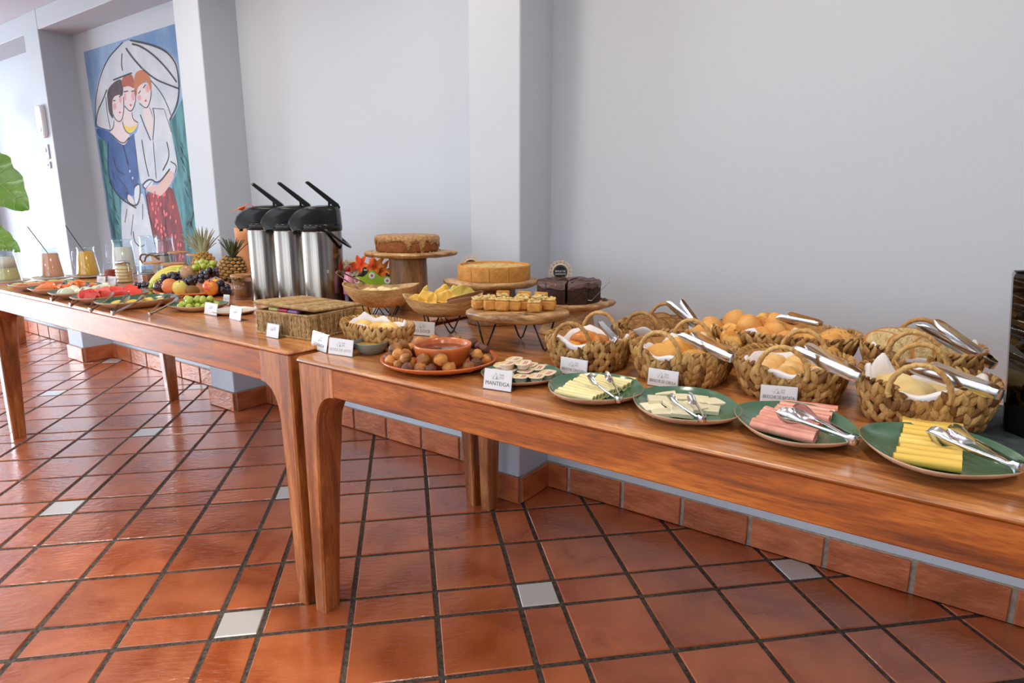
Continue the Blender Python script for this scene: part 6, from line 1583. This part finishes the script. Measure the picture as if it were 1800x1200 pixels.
# wall device and switch on the pier
g = G(); g.loft([superell(.060, .115, 5, 28, z=0), superell(.060, .115, 5, 28, z=.020), superell(.050, .104, 5, 28, z=.028)], True, True, True)
t = thing('wall_phone', 'white rounded wall unit on the pier left of the painting', 'wall unit', (-5.730, 2.0285, 1.815), 0, None, rot=(pi / 2, 0, 0)); g.obj('housing', M['plastic_white'], t)
g = G(); g.bbox((0, -.06, .0295), (.05, .03, .004), .001); g.obj('lower_grille', M['paper'], t)
t = thing('light_switch', 'white switch plate below the white wall unit', 'switch', (-5.735, 2.0285, 1.60), 0, None, rot=(pi / 2, 0, 0))
g = G(); g.bbox((0, 0, .004), (.075, .105, .009), .003); g.obj('plate', M['plastic_white'], t)
g = G(); g.lathe([(.018, .008), (.016, .016)], 20, cap0=True, cap1=True); g.obj('rocker', M['paper'], t, loc=(-.004, .012, 0))
t = thing('power_socket', 'small grey socket under the switch plate on the pier', 'socket', (-5.735, 2.0285, 1.505), 0, None, rot=(pi / 2, 0, 0))
g = G(); g.bbox((0, 0, .004), (.065, .05, .009), .003); g.obj('plate', M['plastic_white'], t)
g = G(); g.bbox((0, 0, .0095), (.034, .018, .003), .001); g.obj('outlet', M['ink_pale'], t)

# painting: flat brushwork on a canvas
cv = thing('painting', 'tall painting of three women sharing a white umbrella, hung between two piers', 'painting', (-4.795, 2.260, 1.49), 0, None)
g = G()
cl = [(-5.445, 2.298), (-4.137, 2.296), (-4.137, .70), (-5.375, .70)]
P3 = lambda x, z, d: Vector((x + 4.795, -.014 - d, z - 1.49))
g.loft([[P3(x, z, -.003) for x, z in cl], [P3(x, z, 0) for x, z in cl]], True, True, True); g.obj('canvas', mat('canvas_sky_blue', srgb(136, 166, 200), .8, col2=srgb(96, 132, 176), nscale=3.5, lo=.35, hi=.65), cv)
PM = {
 'white': mat('paint_white', srgb(194, 202, 210), .8, col2=srgb(176, 188, 200), nscale=6), 'teal': mat('paint_teal', srgb(84, 142, 150), .8, col2=srgb(46, 96, 104), nscale=16, stretch=(1, 1, .25), lo=.4, hi=.6),
 'blue': mat('paint_blue', srgb(66, 98, 154), .8, col2=srgb(48, 78, 132), nscale=7), 'skin': mat('paint_skin', srgb(206, 196, 198), .8), 'skin2': mat('paint_skin_warm', srgb(200, 170, 164), .8),
 'dark': mat('paint_dark', srgb(58, 58, 66), .8), 'brown': mat('paint_brown', srgb(86, 70, 76), .8, col2=srgb(66, 56, 64), nscale=20), 'red': mat('paint_auburn', srgb(158, 82, 66), .8), 'ginger': mat('paint_ginger', srgb(176, 112, 74), .8),
 'skirt': mat('paint_red_skirt', srgb(146, 62, 64), .8, col2=srgb(108, 46, 56), nscale=14, stretch=(1, 1, .3), lo=.4, hi=.6), 'yellow': mat('paint_yellow', srgb(214, 190, 96), .8), 'pink': mat('paint_pink', srgb(212, 150, 164), .8), 'lip': mat('paint_lip', srgb(190, 50, 70), .8), 'spark': mat('paint_spark', srgb(226, 106, 110), .8), 'cuff': mat('paint_cool_white', srgb(196, 206, 218), .8), 'grey': mat('paint_grey', srgb(120, 126, 138), .8)}
PAINT_POLYS = [
('teal', [(-4139,1873),(-4101,1863),(-4103,1666),(-4114,1349),(-4135,954),(-4153,817),(-4440,801),(-4407,1082),(-4391,1341),(-4307,1419),(-4357,1617),(-4337,1732),(-4261,1777),(-4191,1834)]),
('teal', [(-5390,1701),(-5360,956),(-5375,749),(-5218,758),(-5213,960),(-5147,1256),(-5278,1385),(-5230,1663)]),
('white', [(-4837,2282),(-4733,2283),(-4543,2240),(-4365,2192),(-4222,2131),(-4166,2070),(-4160,2009),(-4178,1925),(-4206,1854),(-4261,1777),(-4336,1738),(-4477,1715),(-4721,1765),(-5184,1733),(-5398,1783),(-5384,1884),(-5345,1982),(-5282,2075),(-5192,2149),(-5076,2210),(-4937,2253)]),
('skin', [(-4934,1876),(-4821,1840),(-4780,1769),(-4756,1747),(-4825,1711),(-4971,1741)]),
('yellow', [(-4977,1776),(-4975,1727),(-4904,1701),(-4834,1705),(-4749,1760),(-4880,1735)]),
('white', [(-4710,1811),(-4647,1826),(-4531,1837),(-4385,1815),(-4337,1732),(-4311,1582),(-4287,1451),(-4336,1406),(-4394,1447),(-4570,1350),(-4688,1401),(-4806,1347),(-4827,1383),(-4839,1573),(-4829,1697),(-4784,1695)]),
('skin', [(-5097,1805),(-4972,1796),(-4960,1726),(-4891,1694),(-4904,1674),(-4981,1622),(-5056,1640),(-5197,1719),(-5165,1739)]),
('blue', [(-5401,1776),(-5200,1734),(-5195,1726),(-5056,1640),(-4981,1622),(-4904,1674),(-4829,1697),(-4829,1697),(-4824,1572),(-4839,1383),(-4936,1263),(-5037,1300),(-5071,1234),(-5190,1279),(-5286,1355),(-5303,1445),(-5232,1656),(-5396,1709)]),
('white', [(-5149,1249),(-5043,1219),(-4939,1190),(-4813,1319),(-4778,1219),(-4746,1105),(-4698,933),(-4703,786),(-5218,758),(-5213,960)]),
('skirt', [(-4775,1319),(-4616,1275),(-4523,1309),(-4391,1341),(-4350,1219),(-4314,1070),(-4305,892),(-4302,809),(-4703,786),(-4709,947),(-4749,1090)]),
('skin2', [(-4394,1447),(-4336,1406),(-4403,1348),(-4562,1261),(-4628,1289),(-4783,1319),(-4746,1346),(-4613,1348),(-4571,1344)]),
('skin', [(-5039,1293),(-4951,1263),(-4931,1190),(-5043,1219)]),
('cuff', [(-4920,1335),(-4822,1372),(-4828,1291),(-4905,1201),(-4943,1234)]),
('cuff', [(-4806,1347),(-4689,1398),(-4611,1358),(-4752,1322)]),
('skin', [(-5095,1952),(-4987,1966),(-4914,1949),(-4934,1849),(-4991,1784),(-5067,1796),(-5109,1848)]),
('brown', [(-5153,2006),(-5042,2050),(-4897,2066),(-4916,1943),(-4987,1966),(-5087,1951),(-5105,1862),(-5106,1803),(-5165,1853),(-5165,1937)]),
('skin', [(-4920,2011),(-4743,1993),(-4745,1901),(-4831,1831),(-4917,1882)]),
('red', [(-4915,2057),(-4846,2083),(-4745,2072),(-4741,1973),(-4822,2008),(-4923,2001)]),
('skin', [(-4706,1996),(-4535,1992),(-4552,1884),(-4616,1837),(-4705,1884),(-4714,1964)]),
('ginger', [(-4733,2071),(-4638,2090),(-4558,2068),(-4506,2008),(-4527,1934),(-4543,1961),(-4561,2011),(-4707,1990),(-4733,1920),(-4757,1968)]),
('skin', [(-4664,1848),(-4571,1847),(-4542,1779),(-4582,1656),(-4634,1706),(-4657,1787)]),
('pink', [(-5035,1891),(-5045,1878),(-5061,1871),(-5079,1872),(-5090,1882),(-5092,1896),(-5082,1909),(-5066,1916),(-5048,1915),(-5037,1905)]),
('pink', [(-4945,1925),(-4953,1914),(-4965,1907),(-4979,1908),(-4987,1917),(-4988,1929),(-4981,1940),(-4968,1947),(-4955,1945),(-4946,1937)]),
('pink', [(-4875,1939),(-4883,1925),(-4894,1916),(-4905,1917),(-4912,1927),(-4911,1942),(-4904,1957),(-4892,1965),(-4881,1964),(-4875,1954)]),
('pink', [(-4757,1935),(-4766,1917),(-4781,1907),(-4795,1908),(-4804,1921),(-4804,1939),(-4794,1957),(-4780,1968),(-4765,1966),(-4757,1954)]),
('pink', [(-4666,1914),(-4674,1904),(-4690,1898),(-4708,1900),(-4720,1908),(-4723,1919),(-4715,1929),(-4699,1934),(-4681,1933),(-4669,1925)]),
('pink', [(-4540,1961),(-4550,1946),(-4567,1937),(-4586,1939),(-4599,1950),(-4601,1966),(-4591,1981),(-4574,1990),(-4555,1988),(-4542,1977)]),
('lip', [(-4985,1846),(-4988,1842),(-4995,1840),(-5003,1841),(-5008,1844),(-5009,1848),(-5006,1852),(-4999,1854),(-4991,1853),(-4986,1850)]),
('lip', [(-4814,1880),(-4817,1876),(-4825,1874),(-4835,1875),(-4841,1878),(-4843,1882),(-4839,1886),(-4831,1888),(-4822,1887),(-4815,1884)]),
('lip', [(-4601,1890),(-4605,1886),(-4612,1883),(-4620,1884),(-4625,1887),(-4627,1892),(-4623,1897),(-4616,1900),(-4608,1899),(-4603,1895)]),
('spark', [(-4673,1187),(-4682,1174),(-4694,1174),(-4696,1187),(-4687,1201),(-4675,1201)]),
('spark', [(-4645,1108),(-4654,1095),(-4666,1094),(-4669,1108),(-4659,1122),(-4648,1122)]),
('spark', [(-4581,1270),(-4589,1257),(-4601,1257),(-4604,1270),(-4595,1283),(-4583,1283)]),
('spark', [(-4388,858),(-4397,845),(-4408,844),(-4410,857),(-4402,871),(-4391,872)]),
('spark', [(-4599,925),(-4608,911),(-4620,911),(-4622,924),(-4613,938),(-4602,939)]),
('spark', [(-4594,1039),(-4603,1026),(-4614,1025),(-4617,1039),(-4608,1053),(-4597,1053)]),
('spark', [(-4675,1219),(-4684,1205),(-4696,1205),(-4699,1219),(-4690,1232),(-4678,1232)]),
('spark', [(-4397,1199),(-4405,1186),(-4416,1186),(-4419,1199),(-4410,1212),(-4399,1212)]),
('spark', [(-4392,902),(-4401,888),(-4412,888),(-4415,901),(-4406,915),(-4395,915)]),
('spark', [(-4607,907),(-4616,893),(-4628,893),(-4630,906),(-4621,920),(-4610,921)]),
('spark', [(-4489,1152),(-4498,1139),(-4509,1139),(-4512,1152),(-4503,1165),(-4492,1166)]),
('spark', [(-4383,950),(-4392,936),(-4403,936),(-4405,949),(-4397,962),(-4386,963)]),
('spark', [(-4640,866),(-4649,851),(-4661,851),(-4664,864),(-4655,879),(-4643,879)]),
('spark', [(-4454,1009),(-4462,995),(-4474,995),(-4476,1008),(-4468,1022),(-4456,1022)]),
('spark', [(-4630,1054),(-4639,1040),(-4651,1040),(-4654,1053),(-4645,1067),(-4633,1067)]),
('spark', [(-4663,1069),(-4673,1056),(-4685,1055),(-4687,1069),(-4678,1083),(-4666,1083)]),
('spark', [(-4365,851),(-4373,838),(-4385,837),(-4387,850),(-4379,864),(-4368,865)]),
('spark', [(-4585,1034),(-4594,1020),(-4606,1020),(-4608,1034),(-4599,1047),(-4588,1048)]),
('spark', [(-4467,859),(-4476,845),(-4487,845),(-4490,858),(-4481,872),(-4470,873)]),
('spark', [(-4375,877),(-4383,863),(-4394,862),(-4397,876),(-4388,889),(-4377,890)]),
('spark', [(-4548,1054),(-4557,1041),(-4568,1041),(-4571,1054),(-4562,1068),(-4551,1068)]),
('spark', [(-4536,1010),(-4545,996),(-4557,996),(-4559,1009),(-4550,1023),(-4539,1023)]),
('spark', [(-4607,1224),(-4616,1211),(-4628,1211),(-4631,1224),(-4622,1237),(-4610,1237)]),
('spark', [(-4660,899),(-4669,885),(-4681,884),(-4684,898),(-4675,912),(-4663,913)]),
('spark', [(-4507,1279),(-4516,1266),(-4527,1266),(-4529,1280),(-4521,1293),(-4510,1292)]),
('spark', [(-4522,1166),(-4531,1153),(-4542,1153),(-4545,1166),(-4536,1180),(-4525,1180)]),
('spark', [(-4575,1072),(-4584,1059),(-4595,1058),(-4598,1072),(-4589,1085),(-4578,1086)]),
('spark', [(-4594,808),(-4603,794),(-4615,793),(-4617,807),(-4608,821),(-4597,822)]),
('spark', [(-4627,1100),(-4636,1087),(-4648,1086),(-4651,1100),(-4642,1114),(-4630,1114)]),
('spark', [(-4588,992),(-4597,978),(-4609,978),(-4611,991),(-4602,1005),(-4591,1005)]),
('spark', [(-4446,1131),(-4454,1117),(-4466,1117),(-4468,1130),(-4460,1144),(-4449,1144)]),
('spark', [(-4511,1147),(-4520,1134),(-4531,1133),(-4534,1147),(-4525,1160),(-4514,1160)]),
('spark', [(-4634,853),(-4643,839),(-4655,839),(-4657,852),(-4648,867),(-4636,867)]),
('spark', [(-4640,1273),(-4649,1260),(-4660,1260),(-4663,1273),(-4654,1286),(-4642,1286)]),
('spark', [(-4462,930),(-4471,917),(-4482,916),(-4485,930),(-4476,943),(-4465,944)]),
('spark', [(-4594,1187),(-4603,1174),(-4614,1173),(-4617,1187),(-4608,1200),(-4596,1200)]),
('spark', [(-4554,1216),(-4563,1203),(-4574,1203),(-4577,1216),(-4568,1229),(-4557,1229)]),
('spark', [(-4484,1281),(-4492,1268),(-4504,1268),(-4506,1281),(-4498,1294),(-4486,1294)]),
('spark', [(-4338,872),(-4346,858),(-4357,857),(-4360,871),(-4352,884),(-4341,885)]),
('spark', [(-4348,950),(-4356,936),(-4367,936),(-4370,949),(-4362,962),(-4351,963)]),
('spark', [(-4622,1294),(-4631,1281),(-4642,1281),(-4645,1294),(-4636,1307),(-4624,1307)]),
('spark', [(-4393,835),(-4402,821),(-4413,820),(-4416,833),(-4407,847),(-4396,848)]),
('spark', [(-4377,1105),(-4386,1092),(-4397,1092),(-4399,1105),(-4391,1118),(-4380,1118)]),
('spark', [(-4404,1003),(-4412,990),(-4423,989),(-4426,1003),(-4417,1016),(-4406,1016)]),
('spark', [(-4638,1159),(-4648,1146),(-4659,1146),(-4662,1159),(-4653,1172),(-4641,1173)]),
('spark', [(-4649,1084),(-4658,1071),(-4670,1070),(-4672,1084),(-4663,1098),(-4651,1098)]),
('white', [(-4940,1446),(-4949,1437),(-4962,1437),(-4965,1447),(-4956,1457),(-4944,1456)]),
('white', [(-4911,1399),(-4920,1389),(-4932,1390),(-4936,1400),(-4927,1409),(-4914,1409)]),
('dark', [(-4960,1507),(-4969,1498),(-4981,1498),(-4985,1508),(-4976,1518),(-4964,1517)]),
]
PAINT_STROKES = [
([(-4837,2282),(-4937,2253),(-5076,2210),(-5228,2111),(-5337,1981),(-5372,1883),(-5398,1783)], 5),
([(-4733,2281),(-4466,2220),(-4281,2157),(-4183,2078),(-4169,1998),(-4178,1913),(-4225,1825),(-4334,1745)], 8),
([(-4803,2242),(-4720,2167),(-4610,2090)], 9),
([(-4711,2256),(-4603,2229),(-4453,2160),(-4303,2061),(-4195,1964)], 8),
([(-4610,2090),(-4462,2010),(-4312,1963),(-4178,1925)], 7),
([(-4863,2217),(-4892,2148),(-4885,2108)], 6),
([(-4517,2009),(-4401,1922),(-4339,1840),(-4308,1774)], 4),
([(-5150,2013),(-5238,1944),(-5342,1881),(-5398,1783)], 6),
([(-5399,1780),(-5183,1737)], 6),
([(-5181,1967),(-5193,1869),(-5171,1747)], 4),
([(-5039,2064),(-4879,2074),(-4757,2080)], 7),
([(-4531,1837),(-4518,1777),(-4580,1636)], 5),
([(-4710,1811),(-4670,1735),(-4608,1637)], 6),
([(-4385,1815),(-4324,1673)], 5),
([(-4531,1837),(-4385,1819)], 5),
([(-4729,1650),(-4719,1513),(-4688,1401)], 6),
([(-4575,1628),(-4587,1460),(-4590,1385)], 4),
([(-4397,1619),(-4378,1520),(-4493,1437)], 6),
([(-4377,1493),(-4297,1464),(-4333,1419)], 5),
([(-4298,1581),(-4287,1451)], 5),
([(-4394,1447),(-4570,1350),(-4675,1394),(-4806,1347),(-4753,1318)], 7),
([(-4751,1325),(-4651,1373)], 4),
([(-4925,1335),(-4823,1369),(-4850,1262),(-4921,1197),(-5055,1234),(-5037,1300)], 7),
([(-5295,1385),(-5190,1279),(-5057,1227),(-4923,1190)], 7),
([(-4835,1587),(-4827,1383)], 6),
([(-5230,1663),(-5298,1460),(-5270,1355)], 6),
([(-5010,1630),(-4977,1522),(-4970,1486)], 6),
([(-5180,1718),(-5011,1627),(-4904,1674)], 5),
([(-4762,1162),(-4680,1006)], 5),
([(-4982,1146),(-5054,995)], 7),
([(-5069,1182),(-5128,1084)], 8),
([(-4823,1219),(-4851,1111)], 8),
([(-5014,1026),(-5018,951),(-4933,909),(-4864,934)], 6),
([(-4768,1318),(-4746,1105),(-4713,932)], 5),
([(-5179,1552),(-5157,1456),(-5035,1424)], 4),
([(-5153,1412),(-5031,1322)], 4),
([(-4258,1085),(-4213,1113),(-4192,1086)], 9),
([(-4221,1072),(-4151,1167)], 9),
([(-5077,1930),(-5042,1930)], 9),
([(-4980,1947),(-4940,1957)], 9),
([(-4902,1974),(-4843,1973)], 9),
([(-4795,1967),(-4755,1967)], 9),
([(-4700,1944),(-4669,1959)], 9),
([(-4628,1972),(-4589,1990)], 9),
([(-5109,1848),(-5068,1795),(-4991,1783),(-4934,1849),(-4916,1943)], 4),
([(-4917,1882),(-4832,1829),(-4745,1901),(-4748,1974)], 4),
([(-4705,1884),(-4616,1836),(-4552,1884),(-4524,1946)], 4),
([(-4823,1833),(-4820,1786),(-4752,1761)], 4),
([(-5099,1799),(-5121,1751),(-5184,1733)], 4),
([(-4976,1783),(-4960,1726),(-4905,1699)], 4),
([(-4571,1847),(-4542,1779)], 4),
([(-4190,1042),(-4166,1003)], 6),
([(-4222,1604),(-4199,1565)], 6),
([(-4240,1512),(-4216,1473)], 6),
([(-4177,1398),(-4153,1359)], 6),
([(-4223,1554),(-4199,1514)], 6),
([(-4160,1362),(-4136,1323)], 6),
([(-4230,1576),(-4207,1536)], 6),
([(-4239,1513),(-4215,1473)], 6),
([(-4192,1522),(-4168,1483)], 6),
([(-4231,1324),(-4207,1284)], 6),
([(-4200,1020),(-4175,981)], 6),
([(-4223,1301),(-4199,1261)], 6),
([(-4177,1371),(-4153,1331)], 6),
([(-4158,1330),(-4134,1291)], 6),
([(-4218,1371),(-4194,1331)], 6),
([(-4233,1365),(-4209,1325)], 6),
([(-4203,1086),(-4178,1046)], 6),
([(-4170,1318),(-4146,1279)], 6),
([(-4238,1463),(-4214,1423)], 6),
([(-4224,1489),(-4199,1450)], 6),
([(-4205,1098),(-4180,1058)], 6),
([(-4236,1581),(-4212,1541)], 6),
([(-4160,1279),(-4136,1240)], 6),
([(-4160,1374),(-4136,1335)], 6),
([(-4159,1227),(-4135,1187)], 6),
([(-4165,1173),(-4141,1133)], 6),
([(-5331,1299),(-5300,1257)], 5),
([(-5235,1467),(-5205,1425)], 5),
([(-5243,1052),(-5213,1010)], 5),
([(-5263,1393),(-5233,1351)], 5),
([(-5272,1113),(-5241,1071)], 5),
([(-5284,1103),(-5254,1061)], 5),
([(-5265,1201),(-5234,1159)], 5),
([(-5230,1432),(-5200,1391)], 5),
([(-5334,1015),(-5303,973)], 5),
([(-5241,1008),(-5211,966)], 5),
([(-5337,1193),(-5306,1151)], 5),
([(-5328,1051),(-5297,1009)], 5),
([(-5272,1009),(-5241,967)], 5),
([(-5321,1559),(-5290,1517)], 5),
([(-5277,1213),(-5247,1171)], 5),
([(-5240,1145),(-5209,1104)], 5),
([(-5342,1465),(-5311,1423)], 5),
([(-5340,1036),(-5309,994)], 5),
([(-5329,1064),(-5298,1023)], 5),
([(-5257,1107),(-5226,1065)], 5),
([(-4500,983),(-4503,919)], 5),
([(-4610,979),(-4614,915)], 5),
([(-4582,1054),(-4585,990)], 5),
([(-4430,981),(-4432,917)], 5),
([(-4533,1125),(-4536,1062)], 5),
([(-4717,1280),(-4721,1217)], 5),
([(-4537,1082),(-4540,1018)], 5),
([(-4483,988),(-4485,925)], 5),
([(-4605,1241),(-4608,1178)], 5),
([(-4515,1022),(-4518,958)], 5),
([(-4465,1284),(-4468,1222)], 5),
([(-4651,997),(-4655,932)], 5),
([(-4574,1099),(-4577,1036)], 5),
([(-4581,1013),(-4584,949)], 5),
([(-4560,1207),(-4563,1145)], 5),
([(-4639,947),(-4643,882)], 5),
]
def tri_fill(pts):
    from mathutils.geometry import tessellate_polygon
    return tessellate_polygon([[Vector((x, z, 0)) for x, z in pts]])
by = {}
def chaikin(P_, closed, it):
    for _ in range(it):
        Q_ = [] if closed else [P_[0]]
        for i in range(len(P_) if closed else len(P_) - 1):
            a, b = P_[i], P_[(i + 1) % len(P_)]
            Q_ += [(a[0] * .75 + b[0] * .25, a[1] * .75 + b[1] * .25), (a[0] * .25 + b[0] * .75, a[1] * .25 + b[1] * .75)]
        P_ = Q_ if closed else Q_ + [P_[-1]]
    return P_
for k, (m, pts) in enumerate(PAINT_POLYS):
    if m != 'teal': pts = chaikin(pts, True, 2)
    g = by.setdefault(m, G()); pts = [(max(-5440, min(-4139, x)) / 1000, max(702, min(2290, z)) / 1000) for x, z in pts]
    V = [P3(x, z, .0004 + k * .00002) for x, z in pts]; F = [tuple(t_) for t_ in tri_fill(pts)]
    F = [f if (V[f[1]] - V[f[0]]).cross(V[f[2]] - V[f[0]]).y < 0 else f[::-1] for f in F]; g.add(V, F)
for m, g in by.items():
    o = g.obj('painted_shape', PM[m], cv)
    if m in ('spark', 'pink', 'white', 'teal', 'skin', 'cuff', 'lip'): o['kind'] = 'stuff'
g = G()
for pts, w in PAINT_STROKES:
    if len(pts) > 2: pts = chaikin(pts, False, 2)
    P_ = [Vector((max(-5440, min(-4139, x)) / 1000, max(702, min(2290, z)) / 1000, 0)) for x, z in pts]; n = len(P_); L_, R_ = [], []
    for i, p in enumerate(P_):
        d = P_[min(i + 1, n - 1)] - P_[max(i - 1, 0)]; d = d.normalized() if d.length > 1e-6 else Vector((1, 0, 0)); q = Vector((-d.y, d.x, 0)) * w * .00075 * (0.5 if i in (0, n - 1) else 1)
        L_.append(P3((p + q).x, (p + q).y, .0022)); R_.append(P3((p - q).x, (p - q).y, .0022))
    for i in range(n - 1): g.add([L_[i], L_[i + 1], R_[i + 1], R_[i]], [(0, 1, 2, 3)])
tagk(g.obj('brush_strokes', PM['dark'], cv), kind='stuff')


# ---------------------------------------------------------------- labels of alike things: say which one, by its place in the row
def project(p):
    rel = Vector(p) - Vector((0, 0, 1.22)); d = rel.dot(_f); return 900 + 1128 * rel.dot(_r) / d, 600 - 1128 * rel.dot(_u) / d
ORD = ['first', 'second', 'third', 'fourth', 'fifth', 'sixth', 'seventh', 'eighth', 'ninth', 'tenth', 'eleventh', 'twelfth', 'thirteenth', 'fourteenth', 'fifteenth', 'sixteenth', 'seventeenth', 'eighteenth']
same = {}
for o in SC.objects:
    if o.parent is None and o.get('label') and o.get('category'): same.setdefault(o['label'], []).append(o)
for lb, L_ in same.items():
    if 1 < len(L_) <= 14:
        front = any(w in lb for w in ('rolled',))
        L_.sort(key=(lambda o: -project(o.location)[1]) if front else (lambda o: project(o.location)[0]))
        for i, o in enumerate(L_):
            tail = ', ' + (('frontmost' if i == 0 else ORD[i] + ' from the front') if front else (('leftmost' if i == 0 else ORD[i] + ' from the left')))
            if len((lb + tail).split()) <= 16: o['label'] = lb + tail
